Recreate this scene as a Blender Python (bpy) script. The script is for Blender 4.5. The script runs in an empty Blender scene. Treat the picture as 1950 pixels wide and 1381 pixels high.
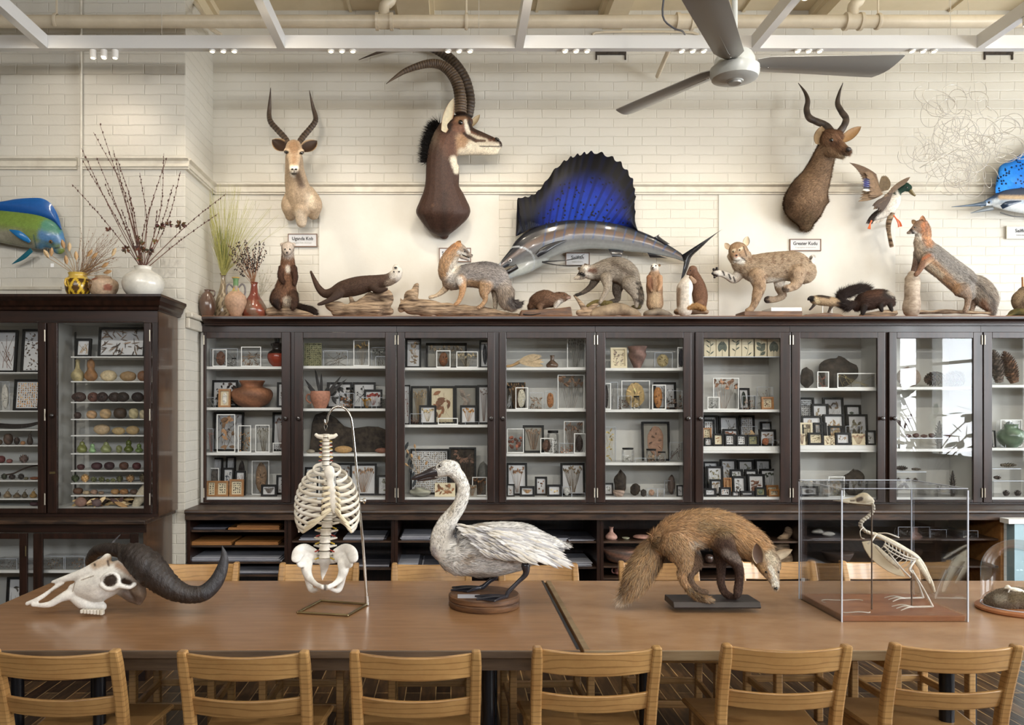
import bpy, bmesh, math, random
import numpy as np
from mathutils import Vector, Matrix
random.seed(7)
PI = math.pi
SC = bpy.context.scene
COL = SC.collection
# ---------------------------------------------------------------- camera, world, lights, exposure
F, CX, CY, CZ = 1586.0, 862.0, 780.0, 1.6          # focal length and principal point in px, eye height
def P(px, py, d):
    return Vector(((px - CX) * d / F, d, CZ - (py - CY) * d / F))
def X(px, d): return (px - CX) * d / F
def Z(py, d): return CZ - (py - CY) * d / F

cam = bpy.data.cameras.new('camera'); cam_o = bpy.data.objects.new('camera', cam); COL.objects.link(cam_o)
cam.sensor_width = 36; cam.lens = F / 1950 * 36
cam.shift_x = (975 - CX) / 1950; cam.shift_y = (CY - 690.5) / 1950
cam_o.location = (0, 0, CZ); cam_o.rotation_euler = (PI / 2, 0, 0); cam.clip_start = .05
SC.camera = cam_o
SC.view_settings.view_transform = 'Standard'; SC.view_settings.look = 'None'
SC.view_settings.gamma = 1; SC.view_settings.use_curve_mapping = False
SC.view_settings.exposure = -0.13
cy = SC.cycles
cy.use_denoising = True; cy.max_bounces = 6; cy.diffuse_bounces = 3; cy.glossy_bounces = 3
cy.transparent_max_bounces = 24; cy.transmission_bounces = 4; cy.caustics_reflective = False; cy.caustics_refractive = False
cy.sample_clamp_indirect = 4.0; cy.use_adaptive_sampling = True; cy.adaptive_threshold = 0.02

W = bpy.data.worlds.new('world'); SC.world = W; W.use_nodes = True
bg = W.node_tree.nodes['Background']; bg.inputs[0].default_value = (.80, .90, 1.0, 1); bg.inputs[1].default_value = 1.6

def area(name, loc, rot, sx, sy, power, col):
    l = bpy.data.lights.new(name, 'AREA'); l.shape = 'RECTANGLE'; l.size = sx; l.size_y = sy
    l.energy = power; l.color = col
    o = bpy.data.objects.new(name, l); COL.objects.link(o); o.location = loc; o.rotation_euler = rot
    return o
# daylight entering through the windows of the right wall
WIN_R = [(-1.2, -.42), (-.12, 1.0), (1.7, 3.1), (3.7, 5.1)]
for i, (a_, b_) in enumerate(WIN_R):
    area('window_or_fill_light', (6.75, (a_ + b_) / 2, 2.2), (0, PI / 2, 0), 2.5, b_ - a_, 215 if i < 3 else 140, (.90, .95, 1.0))
# unseen high openings added in the rear wall for soft frontal fill light
FILL_WIN_B = [(-5.2, -3.4), (-2.7, -.9), (-.2, 1.6), (2.3, 4.1), (4.7, 6.2)]
for a_, b_ in FILL_WIN_B:
    area('window_or_fill_light', ((a_ + b_) / 2, -6.25, 3.85), (PI / 2 - .12, 0, 0), b_ - a_, .95, 85, (.94, .96, 1.0))
def spot(loc, target, power, col=(1, .87, .70), ang=95, blend=.9, rad=.03):
    l = bpy.data.lights.new('track_or_fill_spot', 'SPOT'); l.energy = power; l.color = col
    l.spot_size = math.radians(ang); l.spot_blend = blend; l.shadow_soft_size = rad
    o = bpy.data.objects.new('track_or_fill_spot', l); COL.objects.link(o); o.location = loc
    o.rotation_euler = (Vector(target) - Vector(loc)).to_track_quat('-Z', 'Y').to_euler()
    return o
# lamp clusters of the white track frame: on the long beam, and on the beams coming forward
BEAM_Y, BEAM_Z = 5.0, 3.77
CLUST = [195, 423, 650, 874, 1098, 1321, 1543, 1762]
for i, px in enumerate(CLUST):
    x = X(px, BEAM_Y)
    spot((x, BEAM_Y, BEAM_Z - .05), (x + (.10 if i % 2 else -.1), 5.9, 2.45), (6 if i == 0 else 24) if i < 5 else 17)
CROSS = [(-2.456, 4.45), (-1.031, 4.3), (.40, 4.2), (1.82, 4.3), (3.17, 4.6)]
for x, y in CROSS:
    spot((x, y, BEAM_Z - .05), (x + .15, 5.95, 3.1), 16, ang=85)
for x in (-2.4, -1.0, .4, 1.8, 3.2):  # fill rows without modelled lamps; nearer row added to brighten the cabinet interiors
    spot((x, 3.0, BEAM_Z - .05), (x + .1, 3.6, .8), 30, col=(1, .92, .80), ang=110)
    spot((x, .9, BEAM_Z - .05), (x * 1.1 + .1, 5.7, 1.3), 120, col=(1, .94, .85), ang=75)
# ---------------------------------------------------------------- colours and materials
def lin(c):
    c = c / 255.0
    return c / 12.92 if c <= .04045 else ((c + .055) / 1.055) ** 2.4
def rgb(*c): return (lin(c[0]), lin(c[1]), lin(c[2]), 1.0)
def mat(name, c=None, c2=None, rough=.6, metal=0, nscale=8, stretch=(1, 1, 1), bump=0, bscale=None, vcol=False, coat=0,
        spec=.5, emit=None, namt=.5, detail=6, sub=0):
    m = bpy.data.materials.new(name); m.use_nodes = True; t = m.node_tree; n = t.nodes; L = t.links
    b = n['Principled BSDF']
    b.inputs['Roughness'].default_value = rough; b.inputs['Metallic'].default_value = metal
    b.inputs['Coat Weight'].default_value = coat; b.inputs['Coat Roughness'].default_value = .08
    b.inputs['Specular IOR Level'].default_value = spec
    tc = n.new('ShaderNodeTexCoord'); mp = n.new('ShaderNodeMapping'); mp.inputs['Scale'].default_value = stretch
    L.new(tc.outputs['Object'], mp.inputs[0])
    nz = n.new('ShaderNodeTexNoise'); nz.inputs['Scale'].default_value = nscale; nz.inputs['Detail'].default_value = detail
    nz.inputs['Roughness'].default_value = .62; L.new(mp.outputs[0], nz.inputs['Vector'])
    if vcol:
        at = n.new('ShaderNodeAttribute'); at.attribute_name = 'Col'
        hs = n.new('ShaderNodeHueSaturation'); mr = n.new('ShaderNodeMapRange')
        mr.inputs[1].default_value = .3; mr.inputs[2].default_value = .7; mr.inputs[3].default_value = 1 - namt * .5; mr.inputs[4].default_value = 1 + namt * .5
        L.new(nz.outputs[0], mr.inputs[0]); L.new(mr.outputs[0], hs.inputs['Value']); L.new(at.outputs['Color'], hs.inputs['Color'])
        L.new(hs.outputs[0], b.inputs['Base Color'])
    elif c2:
        cr = n.new('ShaderNodeValToRGB'); cr.color_ramp.elements[0].color = c; cr.color_ramp.elements[1].color = c2
        cr.color_ramp.elements[0].position = .36; cr.color_ramp.elements[1].position = .66
        L.new(nz.outputs[0], cr.inputs[0]); L.new(cr.outputs[0], b.inputs['Base Color'])
    else:
        b.inputs['Base Color'].default_value = c
    if bump:
        bp = n.new('ShaderNodeBump'); bp.inputs['Strength'].default_value = bump; bp.inputs['Distance'].default_value = .01
        n2 = nz
        if bscale:
            n2 = n.new('ShaderNodeTexNoise'); n2.inputs['Scale'].default_value = bscale; n2.inputs['Detail'].default_value = 4
            L.new(mp.outputs[0], n2.inputs['Vector'])
        L.new(n2.outputs[0], bp.inputs['Height']); L.new(bp.outputs[0], b.inputs['Normal'])
    if emit:
        b.inputs['Emission Color'].default_value = emit[0]; b.inputs['Emission Strength'].default_value = emit[1]
    return m
def glassy(name, tint, refl=1.0, rough=.0, ior=1.5, base=.0):
    m = bpy.data.materials.new(name); m.use_nodes = True; t = m.node_tree; n = t.nodes; L = t.links
    n.remove(n['Principled BSDF']); out = n['Material Output']
    tr = n.new('ShaderNodeBsdfTransparent'); tr.inputs[0].default_value = tint
    gl = n.new('ShaderNodeBsdfGlossy'); gl.inputs['Roughness'].default_value = rough
    fr = n.new('ShaderNodeFresnel'); fr.inputs[0].default_value = ior
    ma = n.new('ShaderNodeMath'); ma.operation = 'MULTIPLY_ADD'; ma.inputs[1].default_value = refl; ma.inputs[2].default_value = base
    mx = n.new('ShaderNodeMixShader'); L.new(fr.outputs[0], ma.inputs[0]); L.new(ma.outputs[0], mx.inputs[0])
    L.new(tr.outputs[0], mx.inputs[1]); L.new(gl.outputs[0], mx.inputs[2]); L.new(mx.outputs[0], out.inputs[0])
    return m
def brick_mat(name, axis):
    m = bpy.data.materials.new(name); m.use_nodes = True; t = m.node_tree; n = t.nodes; L = t.links
    b = n['Principled BSDF']; b.inputs['Roughness'].default_value = .42
    tc = n.new('ShaderNodeTexCoord'); sp = n.new('ShaderNodeSeparateXYZ'); cb = n.new('ShaderNodeCombineXYZ')
    L.new(tc.outputs['Object'], sp.inputs[0]); L.new(sp.outputs[axis], cb.inputs[0]); L.new(sp.outputs[2], cb.inputs[1])
    nz = n.new('ShaderNodeTexNoise'); nz.inputs['Scale'].default_value = 9; nz.inputs['Detail'].default_value = 3
    L.new(tc.outputs['Object'], nz.inputs['Vector'])
    mx = n.new('ShaderNodeMixRGB'); mx.blend_type = 'ADD'; mx.inputs[0].default_value = .014
    L.new(cb.outputs[0], mx.inputs[1]); L.new(nz.outputs['Color'], mx.inputs[2])
    br = n.new('ShaderNodeTexBrick'); br.inputs['Scale'].default_value = 1; br.inputs['Brick Width'].default_value = .208
    br.inputs['Row Height'].default_value = .0665; br.inputs['Mortar Size'].default_value = .0055; br.inputs['Mortar Smooth'].default_value = 1.0
    br.inputs['Color1'].default_value = (0, 0, 0, 1); br.inputs['Color2'].default_value = (1, 1, 1, 1); br.inputs['Bias'].default_value = 0
    L.new(mx.outputs[0], br.inputs['Vector'])
    n2 = n.new('ShaderNodeTexNoise'); n2.inputs['Scale'].default_value = 30; n2.inputs['Detail'].default_value = 5
    L.new(tc.outputs['Object'], n2.inputs['Vector'])
    inv = n.new('ShaderNodeMath'); inv.operation = 'MULTIPLY_ADD'; inv.inputs[1].default_value = -.85; inv.inputs[2].default_value = 1
    L.new(br.outputs['Fac'], inv.inputs[0])
    ad = n.new('ShaderNodeMath'); ad.operation = 'MULTIPLY_ADD'; ad.inputs[1].default_value = .55
    L.new(n2.outputs[0], ad.inputs[0]); L.new(inv.outputs[0], ad.inputs[2])
    ad2 = n.new('ShaderNodeMath'); ad2.operation = 'MULTIPLY_ADD'; ad2.inputs[1].default_value = .3
    L.new(br.outputs['Color'], ad2.inputs[0]); L.new(ad.outputs[0], ad2.inputs[2])
    bp = n.new('ShaderNodeBump'); bp.inputs['Strength'].default_value = .40; bp.inputs['Distance'].default_value = .008
    L.new(ad2.outputs[0], bp.inputs['Height']); L.new(bp.outputs[0], b.inputs['Normal'])
    c1 = n.new('ShaderNodeMixRGB'); c1.inputs[1].default_value = rgb(224, 220, 209); c1.inputs[2].default_value = rgb(208, 202, 187)
    mr = n.new('ShaderNodeMath'); mr.operation = 'MULTIPLY_ADD'; mr.inputs[1].default_value = .12
    n3 = n.new('ShaderNodeTexNoise'); n3.inputs['Scale'].default_value = 2.2; L.new(tc.outputs['Object'], n3.inputs['Vector'])
    L.new(br.outputs['Fac'], mr.inputs[0]); L.new(n3.outputs[0], mr.inputs[2])
    L.new(mr.outputs[0], c1.inputs[0]); L.new(c1.outputs[0], b.inputs['Base Color'])
    return m
M = {}
M['brick_x'] = brick_mat('painted_brick', 0); M['brick_y'] = brick_mat('painted_brick_side', 1)
M['rear'] = mat('rear_wall_paint', rgb(120, 112, 100), None, .7)
M['wall'] = mat('white_wall_board', rgb(226, 223, 213), rgb(219, 215, 204), .5, nscale=3, bump=.05, bscale=60)
M['trim'] = mat('cream_trim', rgb(222, 216, 200), rgb(206, 198, 182), .35, nscale=12)
M['pipe'] = mat('painted_pipe', rgb(228, 214, 188), rgb(214, 200, 174), .35, nscale=6)
M['ceil'] = mat('cream_ceiling', rgb(232, 216, 184), rgb(222, 206, 172), .45, nscale=3)
M['track'] = mat('white_track', rgb(226, 225, 222), None, .35)
M['lampw'] = mat('lamp_housing', rgb(235, 232, 225), None, .3)
M['lamp'] = mat('lamp_lens', rgb(255, 240, 210), None, .3, emit=(rgb(255, 238, 205), 7))
M['dark'] = mat('dark_cabinet_wood', rgb(28, 17, 12), rgb(50, 30, 22), .3, nscale=4, stretch=(9, 9, .8), bump=.015, coat=.1, spec=.4)
M['darkh'] = mat('dark_cabinet_wood_rail', rgb(30, 19, 14), rgb(50, 30, 22), .3, nscale=4, stretch=(.8, 4, 9), bump=.015, coat=.1, spec=.4)
M['side'] = mat('brown_cabinet_side', rgb(62, 44, 32), rgb(84, 60, 42), .3, nscale=3, stretch=(4, 4, 1), coat=.4)
M['worn'] = mat('worn_cabinet_edge', rgb(32, 22, 17), rgb(80, 58, 42), .4, nscale=14, stretch=(.5, 2, 3))
M['carc'] = mat('white_painted_interior', rgb(216, 214, 208), rgb(204, 203, 198), .5, nscale=2)
M['shelf'] = mat('white_shelf_board', rgb(238, 238, 235), rgb(230, 230, 228), .45, nscale=5)
M['top'] = mat('table_top_laminate', rgb(160, 121, 86), rgb(146, 109, 76), .24, nscale=7, stretch=(.7, 5, 1), bump=.015, bscale=120, coat=.1, detail=9)
M['topb'] = mat('table_top_worn', rgb(172, 136, 102), rgb(152, 117, 84), .27, nscale=4, stretch=(1, 2, 1), bump=.02, bscale=90, detail=9)
M['edge'] = mat('table_edge_wood', rgb(84, 68, 54), rgb(112, 92, 72), .4, nscale=9, stretch=(.4, 3, 6))
M['edgeb'] = mat('table_edge_light', rgb(150, 130, 100), rgb(126, 104, 76), .4, nscale=9, stretch=(.4, 3, 6))
M['blackmetal'] = mat('black_metal', rgb(16, 18, 24), None, .3, metal=.2)
M['chrome'] = mat('chrome', rgb(215, 212, 205), None, .14, metal=1)
M['brass'] = mat('aged_brass', rgb(150, 135, 100), None, .3, metal=1)
M['knob'] = mat('dark_knob', rgb(40, 34, 32), None, .25, coat=.5)
M['hinge'] = mat('steel_hinge', rgb(190, 182, 165), None, .35, metal=.8)
M['glass'] = glassy('cabinet_glass', (.995, 1, .998, 1), .5)
M['acryl'] = glassy('clear_acrylic', (.992, .994, .997, 1), .6)
M['dome'] = glassy('dome_glass', (.99, .995, .995, 1), .32, base=.015)
M['acredge'] = mat('acrylic_edge', rgb(205, 212, 225), None, .2, spec=.8)
M['white'] = mat('white_frame', rgb(245, 245, 242), None, .4)
M['blackf'] = mat('black_frame', rgb(14, 14, 15), None, .5, spec=.25)
M['card'] = mat('white_card', rgb(222, 222, 222), rgb(208, 208, 210), .7, nscale=5)
M['cream'] = mat('cream_card', rgb(232, 220, 190), rgb(222, 208, 176), .7, nscale=5)
M['grey'] = mat('grey_card', rgb(158, 154, 144), rgb(140, 138, 130), .7, nscale=5)
M['pt'] = mat('natural_pigment', vcol=True, rough=.62, nscale=60, namt=.5, bump=.25)
M['gloss'] = mat('glazed_pigment', vcol=True, rough=.22, nscale=14, namt=.35, coat=.3)
M['fur'] = mat('fur', vcol=True, rough=.72, nscale=45, namt=.25, spec=.25)
M['skin'] = mat('short_coat', vcol=True, rough=.55, nscale=38, namt=.3, spec=.3, bump=.10)
M['horn'] = mat('ridged_horn', vcol=True, rough=.5, nscale=40, namt=.7, bump=.35)
M['bone'] = mat('bone', rgb(236, 232, 222), rgb(212, 202, 182), .5, nscale=14, bump=.12)
M['bonev'] = mat('aged_bone', vcol=True, rough=.5, nscale=22, namt=.35, bump=.3)
M['eye'] = mat('glass_eye', rgb(14, 9, 6), None, .05, coat=1)
M['eyeb'] = mat('amber_glass_eye', rgb(120, 84, 30), None, .05, coat=1)
M['fish'] = mat('lacquered_fish', vcol=True, rough=.33, nscale=40, namt=.2, coat=.35)
M['sail'] = mat('painted_fin', vcol=True, rough=.4, nscale=30, namt=.3, spec=.15)
M['drift'] = mat('driftwood', rgb(66, 48, 34), rgb(192, 166, 136), .8, nscale=22, stretch=(.3, 1, 3), bump=1.0)
M['bark'] = mat('dark_bark', rgb(34, 29, 26), rgb(78, 68, 58), .85, nscale=22, bump=.9)
M['birch'] = mat('birch_bark', rgb(206, 190, 170), rgb(112, 92, 74), .7, nscale=10, stretch=(1, 1, 2), bump=.4)
M['basew'] = mat('old_plinth_wood', rgb(72, 50, 36), rgb(124, 88, 58), .5, nscale=9, stretch=(1, 1, 6), bump=.2)
M['baseblk'] = mat('dark_plinth', rgb(52, 44, 42), rgb(38, 32, 31), .45, nscale=8, bump=.1)
M['basered'] = mat('red_brown_plinth', rgb(178, 120, 80), rgb(150, 94, 60), .3, nscale=6, stretch=(1, 4, 4))
M['tray'] = mat('wooden_tray', rgb(176, 126, 72), rgb(150, 100, 54), .4, nscale=8, stretch=(.4, 3, 4))
M['paper'] = mat('paper_sheet', rgb(196, 198, 206), rgb(170, 172, 182), .6, nscale=4)
M['paperd'] = mat('grey_portfolio', rgb(96, 96, 104), rgb(70, 70, 78), .4, nscale=4)
M['fan'] = mat('grey_fan_metal', rgb(158, 156, 150), None, .35, metal=.35)
M['fanw'] = mat('pale_fan_housing', rgb(196, 198, 192), None, .3)
M['wire'] = mat('shiny_wire', rgb(228, 224, 216), None, .25, metal=.35)
M['blue'] = mat('pale_blue_panel', rgb(168, 196, 206), rgb(156, 186, 198), .4, nscale=3)
def chair_mat():
    m = mat('oak_chair_wood', rgb(196, 154, 98), rgb(170, 126, 76), .35, nscale=5, stretch=(1, 1, 1), coat=.25)
    t = m.node_tree; n = t.nodes; L = t.links
    wv = n.new('ShaderNodeTexWave'); wv.inputs['Scale'].default_value = 5; wv.inputs['Distortion'].default_value = 9
    wv.inputs['Detail'].default_value = 3; wv.inputs['Detail Scale'].default_value = .8; wv.bands_direction = 'Z'
    mp = n.new('ShaderNodeMapping'); mp.inputs['Scale'].default_value = (.55, 1.5, 3.2)
    oi = n.new('ShaderNodeObjectInfo'); tc = [x for x in n if x.type == 'TEX_COORD'][0]
    ad = n.new('ShaderNodeVectorMath'); ad.operation = 'MULTIPLY_ADD'; ad.inputs[1].default_value = (7, 3, 5)
    L.new(oi.outputs['Random'], ad.inputs[0]); L.new(tc.outputs['Object'], ad.inputs[2])
    L.new(ad.outputs[0], mp.inputs[0]); L.new(mp.outputs[0], wv.inputs['Vector'])
    cr = n.new('ShaderNodeValToRGB'); cr.color_ramp.elements[0].color = (.42, .36, .30, 1); cr.color_ramp.elements[1].color = (1, 1, 1, 1)
    cr.color_ramp.elements[0].position = .0; cr.color_ramp.elements[1].position = .16
    L.new(wv.outputs['Fac'], cr.inputs[0])
    b = n['Principled BSDF']; src = b.inputs['Base Color'].links[0].from_socket
    mx = n.new('ShaderNodeMixRGB'); mx.blend_type = 'MULTIPLY'; mx.inputs[0].default_value = .55
    L.new(src, mx.inputs[1]); L.new(cr.outputs[0], mx.inputs[2])
    hs = n.new('ShaderNodeHueSaturation'); mr = n.new('ShaderNodeMapRange'); mr.inputs[3].default_value = .86; mr.inputs[4].default_value = 1.12
    L.new(oi.outputs['Random'], mr.inputs[0]); L.new(mr.outputs[0], hs.inputs['Value']); L.new(mx.outputs[0], hs.inputs['Color'])
    L.new(hs.outputs[0], b.inputs['Base Color'])
    return m
M['oak'] = chair_mat()
def floor_mat():
    m = bpy.data.materials.new('worn_plank_floor'); m.use_nodes = True; t = m.node_tree; n = t.nodes; L = t.links
    b = n['Principled BSDF']
    tc = n.new('ShaderNodeTexCoord'); mp = n.new('ShaderNodeMapping'); mp.inputs['Rotation'].default_value = (0, 0, PI / 2)
    L.new(tc.outputs['Object'], mp.inputs[0])
    br = n.new('ShaderNodeTexBrick'); br.inputs['Scale'].default_value = 1; br.inputs['Brick Width'].default_value = 2.4
    br.inputs['Row Height'].default_value = .085; br.inputs['Mortar Size'].default_value = .003; br.inputs['Mortar Smooth'].default_value = .3
    br.inputs['Color1'].default_value = rgb(46, 34, 26); br.inputs['Color2'].default_value = rgb(84, 66, 48); br.inputs['Mortar'].default_value = rgb(150, 126, 92)
    L.new(mp.outputs[0], br.inputs['Vector'])
    nz = n.new('ShaderNodeTexNoise'); nz.inputs['Scale'].default_value = 6; nz.inputs['Detail'].default_value = 8
    m2 = n.new('ShaderNodeMapping'); m2.inputs['Scale'].default_value = (6, .8, 1); L.new(tc.outputs['Object'], m2.inputs[0]); L.new(m2.outputs[0], nz.inputs['Vector'])
    cr = n.new('ShaderNodeValToRGB'); cr.color_ramp.elements[0].position = .45; cr.color_ramp.elements[1].position = .8
    cr.color_ramp.elements[0].color = (1, 1, 1, 1); cr.color_ramp.elements[1].color = (2.6, 2.3, 1.8, 1)
    L.new(nz.outputs[0], cr.inputs[0])
    mx = n.new('ShaderNodeMixRGB'); mx.blend_type = 'MULTIPLY'; mx.inputs[0].default_value = 1
    L.new(br.outputs['Color'], mx.inputs[1]); L.new(cr.outputs[0], mx.inputs[2]); L.new(mx.outputs[0], b.inputs['Base Color'])
    b.inputs['Roughness'].default_value = .38
    bp = n.new('ShaderNodeBump'); bp.inputs['Strength'].default_value = .4; bp.inputs['Distance'].default_value = .004
    L.new(nz.outputs[0], bp.inputs['Height']); L.new(bp.outputs[0], b.inputs['Normal'])
    return m
M['floor'] = floor_mat()

# ---------------------------------------------------------------- geometry helpers
ORG = {}
def org(o): return ORG.get(o.name, Vector((0, 0, 0))) if o else Vector((0, 0, 0))
def tag(o, label=None, cat=None, group=None, kind=None):
    if label: o['label'] = label
    if cat: o['category'] = cat
    if group: o['group'] = group
    if kind: o['kind'] = kind
    return o
def thing(name, label, cat, loc, group=None):
    o = bpy.data.objects.new(name, None); COL.objects.link(o); o.location = loc; o.empty_display_size = .05
    ORG[o.name] = Vector(loc); return tag(o, label, cat, group)
def link_mesh(name, me, parent, m, smooth, vs=None):
    o = bpy.data.objects.new(name, me); COL.objects.link(o)
    if m is not None: me.materials.append(m)
    if smooth: me.polygons.foreach_set('use_smooth', np.ones(len(me.polygons), bool))
    if parent: o.parent = parent
    ORG[o.name] = org(parent) if parent else ORG['_last']
    return o
def npmesh(name, V, faces, colors=None, parent=None, m=None, smooth=True, origin=None):
    V = np.asarray(V, float)
    if parent is not None: off = np.array(org(parent))
    elif origin is not None: off = np.array(origin)
    else: off = np.array([(V[:, 0].min() + V[:, 0].max()) / 2, (V[:, 1].min() + V[:, 1].max()) / 2, V[:, 2].min()])
    me = bpy.data.meshes.new(name); me.from_pydata((V - off).tolist(), [], faces); me.update()
    if colors is not None:
        a = me.attributes.new('Col', 'FLOAT_COLOR', 'POINT'); a.data.foreach_set('color', np.asarray(colors, np.float32).ravel())
    ORG['_last'] = Vector(off)
    o = link_mesh(name, me, parent, m, smooth)
    if parent is None: o.location = off
    return o
def crm(pts, sub):
    """Catmull-Rom resampling of rows of numbers."""
    pts = np.asarray(pts, float)
    if len(pts) < 3 or sub <= 1:
        if sub <= 1: return pts
        t = np.linspace(0, 1, sub + 1)[:, None]; return pts[0] * (1 - t) + pts[-1] * t
    q = np.vstack([2 * pts[0] - pts[1], pts, 2 * pts[-1] - pts[-2]]); out = []
    for i in range(1, len(q) - 2):
        p0, p1, p2, p3 = q[i - 1], q[i], q[i + 1], q[i + 2]
        for k in range(sub):
            t = k / sub
            out.append(.5 * ((2 * p1) + (-p0 + p2) * t + (2 * p0 - 5 * p1 + 4 * p2 - p3) * t * t + (-p0 + 3 * p1 - 3 * p2 + p3) * t ** 3))
    out.append(q[-2]); return np.array(out)
def ring_frame(t, ref=(0, 1, 0)):
    t = t / (np.linalg.norm(t) + 1e-12); r = np.array(ref, float)
    e2 = r - t * np.dot(r, t)
    if np.linalg.norm(e2) < .25:
        r = np.array((0, 0, 1.0)) if abs(t[2]) < .8 else np.array((1.0, 0, 0)); e2 = r - t * np.dot(r, t)
        e2 /= np.linalg.norm(e2); return e2, np.cross(t, e2)
    e2 /= np.linalg.norm(e2); return np.cross(t, e2), e2
class MB:
    def __init__(s, col=None): s.v = []; s.f = []; s.c = []; s.col = col; s.usec = col is not None
    def add(s, vs, fs, col=None):
        b = len(s.v); s.v.extend([tuple(v) for v in vs]); s.f.extend([tuple(i + b for i in f) for f in fs])
        c = col or s.col or (.5, .5, .5, 1)
        if col: s.usec = True
        if isinstance(c, list): s.c.extend(c)
        else: s.c.extend([c] * len(vs))
        return s
    def box(s, x0, x1, y0, y1, z0, z1, col=None):
        v = [(x0, y0, z0), (x1, y0, z0), (x1, y1, z0), (x0, y1, z0), (x0, y0, z1), (x1, y0, z1), (x1, y1, z1), (x0, y1, z1)]
        return s.add(v, [(0, 3, 2, 1), (4, 5, 6, 7), (0, 1, 5, 4), (1, 2, 6, 5), (2, 3, 7, 6), (3, 0, 4, 7)], col)
    def tube(s, pts, r, n=8, k=1.0, col=None, sub=1, caps=True, ref=(0, 1, 0), round_=False):
        """pts: world points; r: radius or list; k: radius ratio along the reference axis."""
        pts = np.array([tuple(p) for p in pts], float); m = len(pts)
        r = np.full(m, r, float) if np.isscalar(r) else np.array(r, float)
        kk = np.full(m, k, float) if np.isscalar(k) else np.array(k, float)
        D = crm(np.column_stack([pts, r, kk]), sub) if sub > 1 else np.column_stack([pts, r, kk])
        D[:, 3] = np.maximum(D[:, 3], 1e-4)
        if round_:
            t0 = D[0, :3] - D[1, :3]; t0 /= np.linalg.norm(t0) + 1e-12; t1 = D[-1, :3] - D[-2, :3]; t1 /= np.linalg.norm(t1) + 1e-12
            A = [np.r_[D[0, :3] + t0 * D[0, 3] * math.sin(a), D[0, 3] * math.cos(a), D[0, 4]] for a in (1.35, .95, .5)]
            B = [np.r_[D[-1, :3] + t1 * D[-1, 3] * math.sin(a), D[-1, 3] * math.cos(a), D[-1, 4]] for a in (.5, .95, 1.35)]
            D = np.vstack([A, D, B])
        q = D[:, :3]; T = np.gradient(q, axis=0); b = len(s.v); m = len(D); vs = []
        for i in range(m):
            e1, e2 = ring_frame(T[i], ref)
            if i and np.dot(e1, pe) < 0 : e1 = -e1; e2 = -e2
            pe = e1
            for j in range(n):
                a = 2 * PI * j / n
                vs.append(q[i] + e1 * D[i, 3] * math.cos(a) + e2 * D[i, 3] * D[i, 4] * math.sin(a))
        fs = [(i * n + j, i * n + (j + 1) % n, (i + 1) * n + (j + 1) % n, (i + 1) * n + j) for i in range(m - 1) for j in range(n)]
        if caps: fs += [tuple(range(n - 1, -1, -1)), tuple((m - 1) * n + j for j in range(n))]
        return s.add(vs, fs, col)
    def lathe(s, c, prof, n=24, col=None, cols=None, sx=1, sy=1):
        """prof: (radius, z) rows from bottom to top around the vertical through c=(x,y)."""
        vs = []; cl = []
        for i, (r, z) in enumerate(prof):
            for j in range(n):
                a = 2 * PI * j / n; vs.append((c[0] + r * sx * math.cos(a), c[1] + r * sy * math.sin(a), z))
                if cols: cl.append(cols[i])
        m = len(prof)
        fs = [(i * n + j, i * n + (j + 1) % n, (i + 1) * n + (j + 1) % n, (i + 1) * n + j) for i in range(m - 1) for j in range(n)]
        fs += [tuple(range(n - 1, -1, -1)), tuple((m - 1) * n + j for j in range(n))]
        return s.add(vs, fs, cl if cols else col)
    def ball(s, c, rx, ry=None, rz=None, n=10, m=6, col=None, rot=None, jit=0):
        ry = rx if ry is None else ry; rz = rx if rz is None else rz
        vs = []
        for i in range(m + 1):
            th = PI * i / m
            for j in range(n):
                a = 2 * PI * j / n; q = 1 + (random.uniform(-jit, jit) if jit else 0)
                v = Vector((rx * q * math.sin(th) * math.cos(a), ry * q * math.sin(th) * math.sin(a), rz * q * math.cos(th)))
                if rot is not None: v = rot @ v
                vs.append((c[0] + v.x, c[1] + v.y, c[2] + v.z))
        fs = [(i * n + j, (i + 1) * n + j, (i + 1) * n + (j + 1) % n, i * n + (j + 1) % n) for i in range(m) for j in range(n)]
        return s.add(vs, fs, col)
    def prism(s, pts, y0, y1, col=None):
        """pts: (x,z) outline, extruded along y."""
        n = len(pts); vs = [(x, y0, z) for x, z in pts] + [(x, y1, z) for x, z in pts]
        fs = [tuple(range(n)), tuple(range(2 * n - 1, n - 1, -1))] + [(i, i + n, (i + 1) % n + n, (i + 1) % n) for i in range(n)]
        return s.add(vs, fs, col)
    def prismx(s, pts, x0, x1, col=None):
        n = len(pts); vs = [(x0, y, z) for y, z in pts] + [(x1, y, z) for y, z in pts]
        fs = [tuple(range(n)), tuple(range(2 * n - 1, n - 1, -1))] + [(i, i + n, (i + 1) % n + n, (i + 1) % n) for i in range(n)]
        return s.add(vs, fs, col)
    def leaf(s, c, dirv, nrm, ln, wd, col=None, th=.0012, seg=4):
        """a thin pointed lens lying along dirv, facing nrm."""
        c = np.array(c, float); d = np.array(dirv, float); d /= np.linalg.norm(d) + 1e-9
        nn = np.array(nrm, float); nn -= d * np.dot(nn, d); nn /= np.linalg.norm(nn) + 1e-9; w = np.cross(d, nn)
        vs = [c - d * ln / 2]; fs = []
        for i in range(1, seg):
            t = i / seg; ww = wd / 2 * math.sin(PI * t) ** .8; p = c + d * ln * (t - .5)
            vs += [p + w * ww, p + nn * th, p - w * ww, p - nn * th]
        vs.append(c + d * ln / 2); L_ = len(vs) - 1
        for j in range(4):
            fs.append((0, 1 + j, 1 + (j + 1) % 4))
            for i in range(seg - 2): a = 1 + 4 * i; fs.append((a + j, a + 4 + j, a + 4 + (j + 1) % 4, a + (j + 1) % 4))
            a = 1 + 4 * (seg - 2); fs.append((a + j, L_, a + (j + 1) % 4))
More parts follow.
